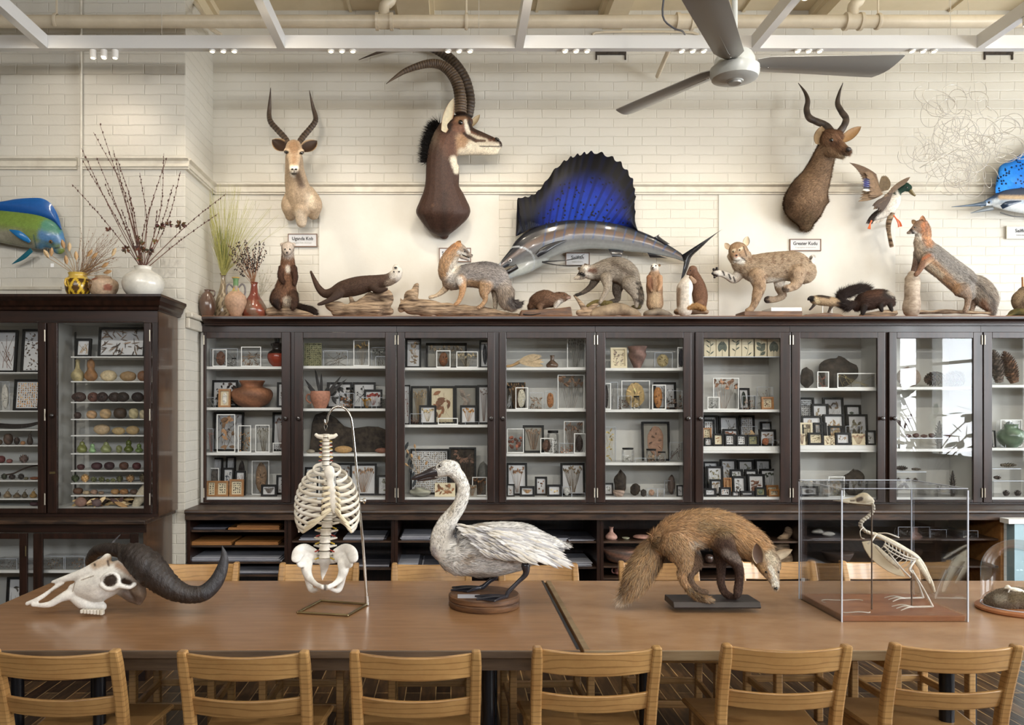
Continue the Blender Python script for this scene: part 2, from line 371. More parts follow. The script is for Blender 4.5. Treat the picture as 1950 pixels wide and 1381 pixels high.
        return s.add(vs, fs, col)
    def build(s, name, m, parent=None, smooth=False, bevel=0, subsurf=0, origin=None):
        if isinstance(m, str): m = M[m]
        o = npmesh(name, s.v, s.f, s.c if s.usec else None, parent, m, smooth, origin)
        if bevel:
            b = o.modifiers.new('bevel', 'BEVEL'); b.width = bevel; b.segments = 2; b.limit_method = 'ANGLE'; b.angle_limit = .7
        if subsurf:
            b = o.modifiers.new('subdivision', 'SUBSURF'); b.levels = subsurf; b.render_levels = subsurf
        if smooth and not subsurf:
            try: o.data.set_sharp_from_angle(angle=math.radians(42))
            except Exception: pass
        return o
def copy_tree(o, loc=None, rz=None, label=None, parent=None):
    c = o.copy(); COL.objects.link(c)
    if parent: c.parent = parent
    if loc is not None: c.location = loc
    if rz is not None: c.rotation_euler = (0, 0, rz)
    if label: c['label'] = label
    ORG[c.name] = org(o)
    for ch in list(o.children): copy_tree(ch, parent=c)
    return c

# ---------------------------------------------------------------- organic bodies
def to_px(V):
    return np.column_stack([CX + V[:, 0] * F / V[:, 1], CY - (V[:, 2] - CZ) * F / V[:, 1]])
def seg_dist(Pn, A, B):
    AB = B - A; L2 = (AB ** 2).sum() + 1e-12
    t = np.clip(((Pn - A) @ AB) / L2, 0, 1)
    return np.linalg.norm(Pn - (A + t[:, None] * AB), axis=1), t
class Body:
    """Limbs given as chains of (px, py, radius_px[, depth offset in m]) at depth D, fused into one continuous skin."""
    def __init__(s, D): s.D = D; s.ch = []; s.paint = []
    def ch_(s, pts, k=.8, dy=0, c=(128, 100, 70), L=1.0, sub=4):
        rows = []
        for p in pts:
            d = s.D + dy + (p[3] if len(p) > 3 else 0)
            w = P(p[0], p[1], d); rows.append([w.x, w.y, w.z, p[2] * d / F, k])
        s.ch.append(dict(r=np.array(rows), c=np.array(rgb(*c)), L=L, sub=sub)); return s
    def dab(s, *rows):
        """rows: x0,y0,x1,y1,radius,soft,(r,g,b) in px."""
        s.paint += rows; return s
    def color(s, V, noise=.12):
        C = np.zeros((len(V), 4)); best = np.full(len(V), 1e9); acc = np.zeros((len(V), 4)); wsum = np.zeros(len(V)) + 1e-9
        for ch in s.ch:
            r = ch['r']
            dm = np.full(len(V), 1e9)
            for i in range(max(1, len(r) - 1)):
                j = min(i + 1, len(r) - 1)
                d, t = seg_dist(V, r[i, :3], r[j, :3]); rr = r[i, 3] * (1 - t) + r[j, 3] * t
                dm = np.minimum(dm, d / rr)
            w = 1 / (dm ** 6 + .02); acc += w[:, None] * ch['c']; wsum += w
        C = acc / wsum[:, None]
        q = to_px(V)
        rs = np.random.RandomState(3)
        for (x0, y0, x1, y1, rad, soft, col) in s.paint:
            d, _ = seg_dist(q, np.array((x0, y0), float), np.array((x1, y1), float))
            d = d + rs.normal(0, rad * .08, len(q))
            w = np.clip((rad + soft - d) / (2 * soft + 1e-6), 0, 1)[:, None]; w = w * w * (3 - 2 * w)
            C = C * (1 - w) + np.array(rgb(*col)) * w
        g_ = C[:, :3].mean(1, keepdims=True); C[:, :3] = C[:, :3] * .74 + g_ * .26
        C[:, :3] *= (1 + rs.normal(0, noise, (len(V), 1))); C[:, 3] = 1
        return np.clip(C, 0, 1)
    def mesh(s, vox=.005, smooth=6):
        mb = MB()
        for ch in s.ch:
            r = ch['r']
            if len(r) == 1: mb.ball(r[0, :3], r[0, 3], r[0, 3] * r[0, 4], r[0, 3], 16, 10)
            else: mb.tube(r[:, :3], r[:, 3], n=16, k=r[:, 4], sub=ch['sub'], round_=True)
        me = bpy.data.meshes.new('tmp'); me.from_pydata(mb.v, [], mb.f); me.update()
        bm = bmesh.new(); bm.from_mesh(me); bmesh.ops.recalc_face_normals(bm, faces=bm.faces); bm.to_mesh(me); bm.free()
        o = bpy.data.objects.new('tmp', me); COL.objects.link(o)
        m = o.modifiers.new('r', 'REMESH'); m.mode = 'VOXEL'; m.voxel_size = vox; m.adaptivity = 0
        if smooth:
            m2 = o.modifiers.new('s', 'SMOOTH'); m2.factor = .5; m2.iterations = smooth
        dg = bpy.context.evaluated_depsgraph_get(); ev = o.evaluated_get(dg); em = ev.to_mesh()
        V = np.empty(len(em.vertices) * 3); em.vertices.foreach_get('co', V); V = V.reshape(-1, 3)
        N = np.empty(len(em.vertices) * 3); em.vertices.foreach_get('normal', N); N = N.reshape(-1, 3)
        fs = [tuple(p.vertices) for p in em.polygons]
        ev.to_mesh_clear(); bpy.data.objects.remove(o); bpy.data.meshes.remove(me)
        return V, N, fs
    def build(s, name, m, parent=None, vox=.005, smooth=6, fur=0, flen=.015, fw=.0016, lift=.35, droop=.15, tip=None,
              jit=.25, noise=.12, disp=0, tipmix=.5, dark=.0):
        V, N, fs = s.mesh(vox, smooth); LASTV[0] = V
        if disp:
            rs = np.random.RandomState(5); ph = rs.uniform(0, 6, (6, 3)); fr = rs.uniform(18, 70, (6, 3))
            h = sum(np.sin(V @ fr[i] + ph[i, 0]) for i in range(6)) / 3
            V = V + N * (h * disp)[:, None]
        C = s.color(V, noise)
        if fur:
            Q = np.array([(f[0], f[1], f[2]) for f in fs]); 
            A = V[Q[:, 0]]; B = V[Q[:, 1]]; Cc = V[Q[:, 2]]
            ar = np.linalg.norm(np.cross(B - A, Cc - A), axis=1); ar /= ar.sum()
            rs = np.random.RandomState(11)
            fi = rs.choice(len(Q), fur, p=ar); w = rs.dirichlet((1, 1, 1), fur)
            quad = np.array([f[3] if len(f) > 3 else f[2] for f in fs])[fi]
            alt = rs.rand(fur) < .5
            i0 = Q[fi, 0]; i1 = np.where(alt, Q[fi, 1], quad); i2 = Q[fi, 2]
            R = V[i0] * w[:, :1] + V[i1] * w[:, 1:2] + V[i2] * w[:, 2:]
            n = N[i0] * w[:, :1] + N[i1] * w[:, 1:2] + N[i2] * w[:, 2:]; n /= np.linalg.norm(n, axis=1)[:, None] + 1e-9
            bd = np.full(fur, 1e9); dr = np.zeros((fur, 3)); Lm = np.ones(fur)
            for ch in s.ch:
                r = ch['r']
                for i in range(len(r) - 1):
                    d, t = seg_dist(R, r[i, :3], r[i + 1, :3]); rr = r[i, 3] * (1 - t) + r[i + 1, 3] * t; d = d / rr
                    k = d < bd; bd[k] = d[k]; tv = r[i + 1, :3] - r[i, :3]; tv = tv / (np.linalg.norm(tv) + 1e-9)
                    dr[k] = tv; Lm[k] = ch['L']
            dr = dr + np.array((0, 0, -droop)) + rs.normal(0, jit, (fur, 3))
            dr -= n * (dr * n).sum(1)[:, None]; dr /= np.linalg.norm(dr, axis=1)[:, None] + 1e-9
            dr = dr + n * (lift * rs.uniform(.45, 1.6, (fur, 1))); dr /= np.linalg.norm(dr, axis=1)[:, None]
            wd = np.cross(dr, n); wd /= np.linalg.norm(wd, axis=1)[:, None] + 1e-9
            ln = flen * Lm * rs.uniform(.6, 1.25, fur)
            a = R - n * .001 + wd * (fw * .8); b = R - n * .001 - wd * (fw * .8); c = R + dr * ln[:, None] - n * (ln * lift * .25)[:, None]
            c0 = s.color(R, noise); sc = rs.uniform(.45, 1.6, (fur, 1)); c0[:, :3] *= sc
            ct = c0.copy()
            if tip is not None:
                tc_ = np.array([rgb(*t) for t in tip])[rs.randint(0, len(tip), fur)]
                tm = (tipmix * (Lm > .55))[:, None]; ct = ct * (1 - tm) + tc_ * tm
            idx = np.arange(fur); tri = np.column_stack([idx, fur + idx, 2 * fur + idx])
            npmesh('feathers' if name == 'feathered_body' else 'fur', np.vstack([a, b, c]), tri.tolist(), np.clip(np.vstack([c0, c0, ct]), 0, 1), parent, M['fur'], True)
        if isinstance(m, str): m = M[m]
        return npmesh(name, V, fs, np.clip(C, 0, 1), parent, m, True)
LASTV = [None]
def on_skin(x, y, D, dy, r):
    """depth of the skin facing the viewer side near (x, y), r px around."""
    V = LASTV[0]; q = to_px(V); k = np.hypot(q[:, 0] - x, q[:, 1] - y) < max(r, 1.8)
    return V[k][:, 1].min() if k.any() else D + dy
def eyes(root, D, *pts, m='eye'):
    for (x, y, r, dy) in pts:
        d = on_skin(x, y, D, dy, r); q = r * d / F
        MB().ball(P(x, y, d + q * .35), q, n=12, m=8).build('eye', m, root, True)
def hair_tuft(name, root, pts, n, ln, col, spread, dirv, w=.002, seed=1):
    """loose hairs rooted along the polyline pts (world), pointing along dirv."""
    rs = random.Random(seed); mb = MB(); q = crm([tuple(p) for p in pts], 6)
    for i in range(n):
        a = q[rs.randrange(len(q))]; d = Vector(dirv) + Vector((rs.gauss(0, spread), rs.gauss(0, spread), rs.gauss(0, spread)))
        d.normalize(); l = ln * rs.uniform(.6, 1.2); s_ = d.cross(Vector((rs.random(), 1, rs.random()))).normalized() * w
        a = Vector(a) + Vector((rs.gauss(0, .004), rs.gauss(0, .008), rs.gauss(0, .004)))
        mb.add([a - s_, a + s_, a + d * l], [(0, 1, 2)], col)
    return mb.build(name, 'fur', root, True)
# ---------------------------------------------------------------- the room
def struct(name, mb, m, smooth=False, bevel=0):
    o = mb.build(name, m, None, smooth, bevel); o['kind'] = 'structure'; return o
WALL_Y, PIER_Y, PIER_X = 6.05, 5.42, X(352, 5.42)
CEIL = 4.5
struct('floor', MB().box(-6, 7, -6.4, 6.2, -.1, 0), 'floor')
struct('wall_back', MB().box(PIER_X, 7, WALL_Y, WALL_Y + .2, 0, CEIL + .1), 'brick_x')
struct('wall_pier', MB().box(-6, PIER_X - .002, PIER_Y, WALL_Y + .2, 0, CEIL + .1), 'brick_x')
struct('wall_pier_side', MB().box(PIER_X - .002, PIER_X + .003, PIER_Y + .002, WALL_Y, 0, CEIL), 'brick_y')
struct('wall_left', MB().box(-6.2, -6, -6.4, PIER_Y, 0, CEIL + .1), 'rear')
def windowed(name, horiz, fixed, t, spans, lo, hi, z0, z1):
    mb = MB(); e = [lo] + [v for s_ in spans for v in s_] + [hi]
    def bx(a, b, za, zb):
        if horiz: mb.box(a, b, fixed, fixed + t, za, zb)
        else: mb.box(fixed, fixed + t, a, b, za, zb)
    for i in range(0, len(e), 2): bx(e[i], e[i + 1], 0, CEIL + .1)
    for a, b in spans: bx(a, b, 0, z0); bx(a, b, z1, CEIL + .1)
    struct(name, mb, 'rear' if horiz else 'wall')
windowed('wall_right', False, 6.6, .2, WIN_R, -6.4, 6.2, .95, 3.45)
windowed('wall_rear', True, -6.4, .2, FILL_WIN_B, -6, 6.6, 3.35, 4.35)
k = 0
for spans, side in ((WIN_R, 0), (FILL_WIN_B, 1)):  # second set frames the rear openings added for fill light
    for a, b in spans:
        k += 1
        fr = MB()
        lo, hi = ((.95, 3.45), (3.35, 4.35))[side]
        for u0, u1, z0, z1 in ((a, a + .05, lo, hi), (b - .05, b, lo, hi), (a, b, lo, lo + .05), (a, b, hi - .05, hi), (a, b, (lo + hi) / 2, (lo + hi) / 2 + .04)):
            if side == 0: fr.box(6.58, 6.63, u0, u1, z0, z1)
            else: fr.box(u0, u1, -6.24, -6.19, z0, z1)
        struct('window_%d' % k, fr, 'white')
# ceiling boards and joists
struct('ceiling', MB().box(-6, 6.8, -6.4, 6.2, CEIL, CEIL + .12), 'ceil')
for i, px in enumerate((388, 790, 1168, 1572, 1985)):
    x = X(px, WALL_Y - .05); w = .07 if i != 1 else .11
    j = MB().box(x - w, x + w, -6.2, WALL_Y, 4.36, CEIL + .001); j.box(x - w - .03, x + w + .03, -6.2, WALL_Y, 4.45, CEIL + .001)
    tag(j.build('ceiling_joist', 'ceil'), kind='structure')
for x0 in (-3.6, -2.2, -.75, .6, 2.1, 3.6):
    lb = MB().box(x0, x0 + .02, -6.2, WALL_Y, 4.485, CEIL)
    tag(lb.build('ceiling_batten', 'ceil'), kind='structure')
# picture rails
def rail(name, prof, x0, x1, y):
    mb = MB(); mb.prismx([(y - d, z) for d, z in prof], x0, x1); struct(name, mb, 'trim')
RP = [(0, 3.160), (.018, 3.160), (.018, 3.170), (.028, 3.174), (.028, 3.182), (.014, 3.186), (.014, 3.214), (.022, 3.218), (.036, 3.226), (.036, 3.234), (0, 3.240)]
rail('trim_1', RP, PIER_X, 7, WALL_Y)
rail('trim_2', RP, -6, X(148, PIER_Y), PIER_Y)
rail('trim_3', RP, X(157, PIER_Y), PIER_X + .03, PIER_Y)
mb = MB(); n_ = len(RP)
vs = [(PIER_X + .003 + d, PIER_Y, z) for d, z in RP] + [(PIER_X + .003 + d, WALL_Y, z) for d, z in RP]
mb.add(vs, [tuple(range(n_)), tuple(range(2 * n_ - 1, n_ - 1, -1))] + [(i, i + n_, (i + 1) % n_ + n_, (i + 1) % n_) for i in range(n_)])
struct('trim_4', mb, 'trim')
struct('trim_5', MB().prismx([(PIER_Y, 2.375), (PIER_Y - .02, 2.378), (PIER_Y - .022, 2.394), (PIER_Y, 2.40)], -6, X(118, PIER_Y)), 'trim')
struct('trim_6', MB().box(PIER_X + .003, PIER_X + .05, PIER_Y, WALL_Y, 2.20, 2.232), 'trim', bevel=.008)
struct('trim_7', MB().box(PIER_X + .003, PIER_X + .03, PIER_Y, WALL_Y, 2.13, 2.198), 'trim', bevel=.006)
struct('baseboard_back', MB().box(PIER_X, 7, WALL_Y - .02, WALL_Y, 0, .15), 'trim')
# flat boards on the brick under the rail, behind the mounts
for px0, px1 in ((608, 950), (1368, 1704)):
    struct('wall_panel', MB().box(X(px0, WALL_Y), X(px1, WALL_Y), WALL_Y - .008, WALL_Y, 2.18, 3.159), 'wall')
for k, (px0, px1) in enumerate(((1134, 1192), (1873, 1928))):
    v = MB(); x0, x1 = X(px0, WALL_Y), X(px1, WALL_Y); v.box(x0, x1, WALL_Y - .012, WALL_Y, 4.175, 4.20); v.box(x0, x0 + .01, WALL_Y - .01, WALL_Y, 4.14, 4.175); v.box(x1 - .01, x1, WALL_Y - .01, WALL_Y, 4.14, 4.175)
    tag(v.build('iron_wall_bracket', 'bark'), ['dark rusty bracket on the brick between sable horns and fan', 'dark rusty bracket high on the brick above the wire tangle'][k], 'bracket')
mb = MB().tube([P(1252, 145, 5.98), P(1275, 92, 5.5)], .016, 10)
tag(mb.build('stub_pipe', 'pipe', smooth=True), 'short slanted cream pipe sticking out of the brick left of the fan', 'pipe')
# long pipe under the ceiling with couplings, branches and straps
t = thing('drain_pipe', 'long cream painted pipe running level above the white track', 'pipe', (0, 5.3, 4.06))
yz = lambda px: P(px, 41, 5.3)
MB().tube([P(-400, 41, 5.3), P(2600, 41, 5.3)], .040, 20).build('pipe_run', 'pipe', t, True)
for px in (732, 1304, 1625):
    c = P(px, 41, 5.3); mb = MB()
    mb.tube([(c.x - .05, c.y, c.z), (c.x + .05, c.y, c.z)], .047, 20)
    for s_ in (-1, 1): mb.tube([(c.x + s_ * .046 - .010, c.y, c.z), (c.x + s_ * .046 + .010, c.y, c.z)], .055, 20)
    mb.build('coupling', 'pipe', t, True)
    if px != 1304:
        MB().tube([(c.x, c.y, c.z + .03), (c.x, c.y, c.z + .10), (c.x + .05, c.y, c.z + .16), (c.x + .08, c.y - .1, c.z + .4)], .034, 14, sub=4).build('branch', 'pipe', t, True)
def strap(px, hook=False):
    c = P(px, 41, 5.3); mb = MB()
    mb.tube([(c.x, c.y + .046 * math.sin(a), c.z + .046 * math.cos(a)) for a in np.linspace(-2.6 if hook else -3.1, 3.1 if not hook else .4, 18)], .006, 6, ref=(1, 0, 0), k=2)
    mb.tube([(c.x, c.y, c.z + .046), (c.x, c.y, 4.45)], .007, 6)
    tag(mb.build('pipe_hanger', 'pipe', t, True))
strap(108, True); strap(888); strap(1672)
mb = MB().tube([(X(155, 5.40), 5.395, 2.2), (X(155, 5.40), 5.395, 4.5)], .0085, 10)
tag(mb.build('riser_conduit', 'trim', smooth=True), 'thin cream vertical conduit on the brick pier at the left', 'conduit')
mb = MB().tube([P(398, -40, 5.9), P(365, -8, 5.7), P(384, 22, 5.5), P(397, 50, 5.38), P(420, 66, 5.9)], .014, 8, sub=4)
tag(mb.build('ceiling_conduit', 'pipe', smooth=True), 'bent cream conduit crossing the ceiling above the pier corner', 'conduit')
mb = MB().tube([P(1268, -30, 5.0), P(1262, 30, 5.05), P(1282, 53, 5.1), P(1300, 60, 5.2), P(1306, 72, 5.5)], .006, 6, sub=4)
tag(mb.build('hanging_cable', 'paperd', smooth=True), 'thin grey cable hanging in a curve left of the fan', 'cable')
mb = MB().tube([P(1128, 66, 6.04), P(1150, 61, 6.04), P(1300, 61, 6.04), P(1330, 66, 6.04)], .009, 8, sub=3)
tag(mb.build('small_conduit', 'pipe', smooth=True), 'small cream conduit under the long pipe left of the fan', 'conduit')
# ---------------------------------------------------------------- white lighting track
tr = thing('lighting_track', 'white suspended lighting track frame with small round spotlights', 'lighting track', (0, BEAM_Y, BEAM_Z))
MB().box(-5.9, 6.4, BEAM_Y, BEAM_Y + .048, BEAM_Z, BEAM_Z + .078).build('track_beam', 'track', tr)
for x, y in CROSS:
    MB().box(x - .024, x + .024, -2, BEAM_Y - .001, BEAM_Z, BEAM_Z + .078).build('track_beam', 'track', tr)
def lamp(x, y, long_=False):
    h = .05 if long_ else .012; mb = MB().lathe((x, y), [(.017, BEAM_Z - h), (.02, BEAM_Z - h), (.02, BEAM_Z - .002), (.012, BEAM_Z)], 14)
    o = mb.build('lamp_housing', 'lampw', tr, True)
    MB().lathe((x, y), [(.013, BEAM_Z - h - .002), (.013, BEAM_Z - h + .001)], 14).build('lamp_lens', 'lamp', o, True)
for i, px in enumerate(CLUST):
    for s_ in (-1, 0, 1): lamp(X(px + s_ * 21, BEAM_Y), BEAM_Y + .024, i == 0)
for x, y in CROSS:
    for s_ in (0, 1, 2): lamp(x, y - s_ * .10, x < -2 or x > 1.5)
for px in (308, 912, 1810):
    x = X(px, 5.02); tag(MB().tube([(x, 5.02, BEAM_Z + .0785), (x, 5.02, CEIL)], .0016, 5).build('suspension_wire', 'wire'), 'thin wire holding the white track, ' + {308: 'above the brick pier', 912: 'above the sable horns', 1810: 'above the wire tangle'}[px], 'wire')
# ---------------------------------------------------------------- ceiling fan
HX, HY, HZ = X(1399, 3.75), 3.75, Z(135, 3.75)
fn = thing('ceiling_fan', 'grey three-bladed ceiling fan with pale round motor housing', 'ceiling fan', (HX, HY, HZ))
MB().lathe((HX, HY), [(.02, HZ - .052), (.035, HZ - .05), (.038, HZ - .046), (.075, HZ - .045), (.10, HZ - .035), (.107, HZ - .015), (.107, HZ + .012), (.09, HZ + .02), (.088, HZ + .05), (.075, HZ + .075), (.02, HZ + .08)], 40).build('motor_housing', 'fanw', fn, True)
MB().lathe((HX, HY), [(.028, HZ - .058), (.030, HZ - .050), (.01, HZ - .0495)], 24).build('hub_cap', 'fan', fn, True)
MB().tube([(HX, HY, HZ + .08), (HX, HY, CEIL)], .013, 12).build('down_rod', 'fanw', fn, True)
for a in (2, 122, 242):
    a = math.radians(a); mb = MB(); u = Vector((math.cos(a), math.sin(a), 0)); v = Vector((-u.y, u.x, 0)); vs = []; th = .004
    rows = [(.09, .035, -.045), (.14, .062, -.066), (.40, .074, -.076), (.60, .084, -.084), (.675, .086, -.086), (.682, .080, -.080)]
    for z_ in (0, th):
        for r_, f_, b_ in rows:
            for q in np.linspace(0, 1, 7):
                w_ = f_ * (1 - q) + b_ * q; zc = -.014 * math.sin(PI * q) + -w_ * .16 * (.5 + r_)
                c = Vector((HX, HY, HZ + .03)) + u * (r_ + q * max(0, r_ - .3) * .14) + v * w_; vs.append((c.x, c.y, c.z + zc + z_))
    n = 7; m_ = len(rows); off = n * m_; fs = []
    for i in range(m_ - 1):
        for j in range(n - 1):
            q = (i * n + j, i * n + j + 1, (i + 1) * n + j + 1, (i + 1) * n + j); fs += [q, tuple(x + off for x in q[::-1])]
    edge = [j for j in range(n)] + [i * n + n - 1 for i in range(1, m_)] + [(m_ - 1) * n + j for j in range(n - 2, -1, -1)] + [i * n for i in range(m_ - 2, 0, -1)]
    fs += [(edge[i], edge[(i + 1) % len(edge)], edge[(i + 1) % len(edge)] + off, edge[i] + off) for i in range(len(edge))]
    mb.add(vs, fs); bl = mb.build('fan_blade', 'fan', fn, True)
    rb = MB()
    c0 = Vector((HX, HY, HZ + .020)); rb.tube([c0 + u * .16, c0 + u * .58], [.005, .003], 8, k=1); rb.build('blade_rib', 'fan', bl, True)
    for r_ in (.115, .15): MB().ball(c0 + u * r_, .006, n=8, m=4).build('blade_screw', 'chrome', bl, True)
# ---------------------------------------------------------------- pale blue unit at the far right
t = thing('blue_locker', 'pale blue panel unit with white top at the right edge', 'cabinet', (3.85, 5.33, 0))
MB().box(X(1932, 5.29), 4.4, 5.29, 5.365, 0, Z(998, 5.29)).build('body', 'blue', t)
MB().box(X(1921, 5.28), 4.42, 5.28, 5.367, Z(998, 5.28), Z(989, 5.28)).build('top_board', 'white', t)
# outdoors seen only as reflections: pale reddish slope beyond the right windows
g = mat('reddish_slope', rgb(196, 120, 92), rgb(222, 200, 190), .9, nscale=.8)
gl = MB().add([(9, -9, -.5), (9, 9, -.5), (22, 9, 6.0), (22, -9, 6.0)], [(0, 1, 2, 3)])
gl.build('garden_slope', g)['kind'] = 'structure'

# unseen plant added by the right windows to mirror outdoor foliage in the eighth pane
t = thing('window_plant', 'added plant standing in for outdoor foliage mirrored in the eighth glass door', 'plant', (6.15, .55, 0)); MB().lathe((6.15, .55), [(.14, 0), (.18, .3), (.17, .31)], 20).build('plant_pot', 'baseblk', t, True); rp = random.Random(3)
mb = MB(col=rgb(40, 66, 30)); sb = MB(col=rgb(60, 50, 34))
for i in range(13):
    a = rp.uniform(0, 6.28); e_ = Vector((6.15 + .5 * math.cos(a) * rp.random(), .55 + .8 * math.sin(a), rp.uniform(.9, 1.9))); sb.tube([(6.15, .55, .3), (6.15 + (e_.x - 6.15) * .3, .55 + (e_.y - .55) * .3, e_.z * .7), e_], .008, 5, sub=3)
    for k in range(9): d = Vector((rp.gauss(0, 1), rp.gauss(0, 1), rp.gauss(0, .6))); mb.leaf(e_ + d * .11, d, (rp.random(), .3, 1), .2, .09)
mb.build('foliage', 'pt', t, True); sb.build('branches', 'pt', t, True)
# ---------------------------------------------------------------- tables
TZ, TN, TF_, TL, TS = .75, 2.943, 4.135, -1.974, .451
def table(name, x0, x1, topm, edgem, label, dz=0, thick=.028, apron=True):
    t = thing(name, label, 'table', ((x0 + x1) / 2, (TN + TF_) / 2, 0))
    MB().box(x0, x1, TN, TF_, TZ - thick + dz, TZ + dz).build('table_top', topm, t, bevel=.004)
    for y0, y1 in ((TN - .004, TN + .008), (TF_ - .008, TF_ + .004)):
        MB().box(x0, x1, y0, y1, TZ - thick - .002 + dz, TZ - .0015 + dz).build('edge_band', edgem, t, bevel=.003)
    if apron:
        a = MB()
        for y0 in (TN + .05, TF_ - .075): a.box(x0 + .06, x1 - .06, y0, y0 + .025, TZ - .088, TZ - thick - .0025)
        for xx in (x0 + .06, x1 - .085): a.box(xx, xx + .025, TN + .075, TF_ - .075, TZ - .088, TZ - thick - .0025)
        a.build('apron', edgem, t)
    return t
def tleg(t, x, y, r=.023):
    MB().lathe((x, y), [(r * 1.4, 0), (r * 1.4, .01), (r, .015), (r, TZ - .05)], 18).build('table_leg', 'blackmetal', t, True)
def tbar(t, a, b, r=.011): MB().tube([a, b], r, 10).build('stretcher_bar', 'blackmetal', t, True)
ta = table('work_table', TL, TS, 'top', 'edge', 'long brown laminate table carrying the horned skull and hanging torso skeleton')
for x in (X(28, 3.03), X(185, 3.03) , X(930, 3.03)): tleg(ta, x, 3.05)
for x in (X(180, 4.0), X(940, 4.0)): tleg(ta, x, 4.0, .018)
tbar(ta, (TL + .1, 3.35, .16), (TS - .05, 3.35, .16)); 
tb = table('work_table', TS + .012, TS + 2.46, 'topb', 'edgeb', 'worn brown table carrying the red fox and the acrylic cased bird skeleton', thick=.036, apron=False)
for x in (X(1228, 3.1), X(1812, 3.05)): tleg(tb, x, 3.08, .026)
for x in (X(1232, 3.95), X(1850, 3.95)): tleg(tb, x, 3.95, .022)
tbar(tb, (X(1228, 3.1), 3.5, .17), (TS + 2.4, 3.5, .17), .014)
MB().box(TS + .0125, TS + .034, TN + .004, TF_ - .004, TZ - .01, TZ + .0012).build('edge_strip', 'edgeb', tb)
MB().box(TS - .012, TS - .0005, TN + .004, TF_ - .004, TZ - .01, TZ + .0012).build('edge_strip', 'blackmetal', ta)
# ---------------------------------------------------------------- chairs (seat faces +y in the prototype, back towards -y)
def make_chair(name, label):
    t = thing(name, label, 'chair', (0, 0, 0)); hw = .196
    for s_ in (-1, 1):
        pts = [(s_ * (hw - .006), .02 + .02, 0), (s_ * (hw - .004), .035, .42), (s_ * (hw - .002), .01, .60), (s_ * hw, -.055, .808)]
        mb = MB(); vs = []; w, d = .018, .021
        q = crm(pts, 4)
        for i, p in enumerate(q):
            ww = w * (1 if i < len(q) - 1 else .8)
            vs += [(p[0] - ww, p[1] - d, p[2]), (p[0] + ww, p[1] - d, p[2]), (p[0] + ww, p[1] + d, p[2]), (p[0] - ww, p[1] + d, p[2])]
        fs = [(4 * i + j, 4 * i + (j + 1) % 4, 4 * i + 4 + (j + 1) % 4, 4 * i + 4 + j) for i in range(len(q) - 1) for j in range(4)] + [(3, 2, 1, 0), tuple(4 * (len(q) - 1) + j for j in range(4))]
        mb.add(vs, fs).build('leg', 'oak', t, bevel=.007)
        MB().box(s_ * (hw - .012) - .017, s_ * (hw - .012) + .017, .39, .43, 0, .42).build('leg', 'oak', t, bevel=.005)
        MB().box(s_ * (hw - .012) - .010, s_ * (hw - .012) + .010, .05, .395, .20, .235).build('side_stretcher', 'oak', t, bevel=.004)
        MB().box(s_ * (hw - .014) - .010, s_ * (hw - .014) + .010, .05, .395, .36, .425).build('seat_rail', 'oak', t, bevel=.003)
    def slat(name, z0, z1, y0, y1, bow=.026, th=.017):
        mb = MB(); vs = []; n = 12; w = hw - .014
        for i in range(n + 1):
            u = -1 + 2 * i / n; b = -bow * (1 - u * u); dz = -.008 * (1 - u * u)
            vs += [(u * w, y0 + b - th / 2, z0 + dz), (u * w, y0 + b + th / 2, z0 + dz), (u * w, y1 + b + th / 2, z1 + dz), (u * w, y1 + b - th / 2, z1 + dz)]
        fs = [(4 * i + j, 4 * i + (j + 1) % 4, 4 * i + 4 + (j + 1) % 4, 4 * i + 4 + j) for i in range(n) for j in range(4)] + [(3, 2, 1, 0), tuple(4 * n + j for j in range(4))]
        mb.add(vs, fs).build(name, 'oak', t, True, bevel=.004)
    slat('back_rail', .715, .800, -.030, -.055); slat('back_rail', .575, .640, .020, -.004)
    mb = MB(); mb.prism([(-.2, .43), (.2, .43), (.2, .45), (-.2, .45)], .03, .46)
    mb.v = [(v[0] * (1.12 if v[1] > .2 else .93), v[1], v[2]) for v in mb.v]
    mb.build('seat', 'oak', t, bevel=.02)
    MB().box(-hw + .02, hw - .02, .40, .42, .21, .245).build('front_stretcher', 'oak', t, bevel=.004)
    MB().box(-hw + .02, hw - .02, .028, .045, .20, .235).build('rear_stretcher', 'oak', t, bevel=.004)
    return t
def rename(o, s_):
    pass
NEAR = [(103, 1237, 'leftmost in the front row, its left post cut by the picture edge'), (463, 1239, 'second of the front row, under the white skull'), (791, 1239, 'front row, below the swan'),
        (1137, 1231, 'front row, straight in front of the table seam'), (1499, 1227, 'front row, between red fox and acrylic case'), (1822, 1226, 'rightmost in the front row, below the glass dome')]
FAR = [(381, 1071, 'far side, behind the upturned black horn tip'), (608, 1072, 'far side, behind the skeleton pelvis'), (822, 1072, 'far side, behind the swan breast'), (1025, 1073, 'far side, behind the swan tail'),
       (1252, 1069, 'far side, behind the red fox tail'), (1477, 1067, 'far side, behind the red fox head'), (1672, 1067, 'far side, seen through the acrylic case')]
first = None
for i, (px, py, lb) in enumerate(NEAR):
    d = F * (CZ - .808) / (py - CY)
    lab = 'oak chair, ' + lb
    if first is None: first = make_chair('wooden_chair', lab); c = first; c['group'] = 'oak chairs around the tables'
    else: c = copy_tree(first, label=lab)
    c.location = (X(px, d), d + .055, 0); sc_ = (1.02, 1, 1) ; c.scale = sc_
    c.rotation_euler = (0, 0, math.radians((0, 0, 0, .5, -1.5, -2.5)[i]))
for i, (px, py, lb) in enumerate(FAR):
    d = F * (CZ - .808) / (py - CY)
    c = copy_tree(first, label='oak chair, ' + lb)
    c.location = (X(px, d), d - .055, 0); c.rotation_euler = (0, 0, PI + math.radians((2, -1, 1, 2, -2, 1, 3)[i])); c.scale = (.97, 1, 1)
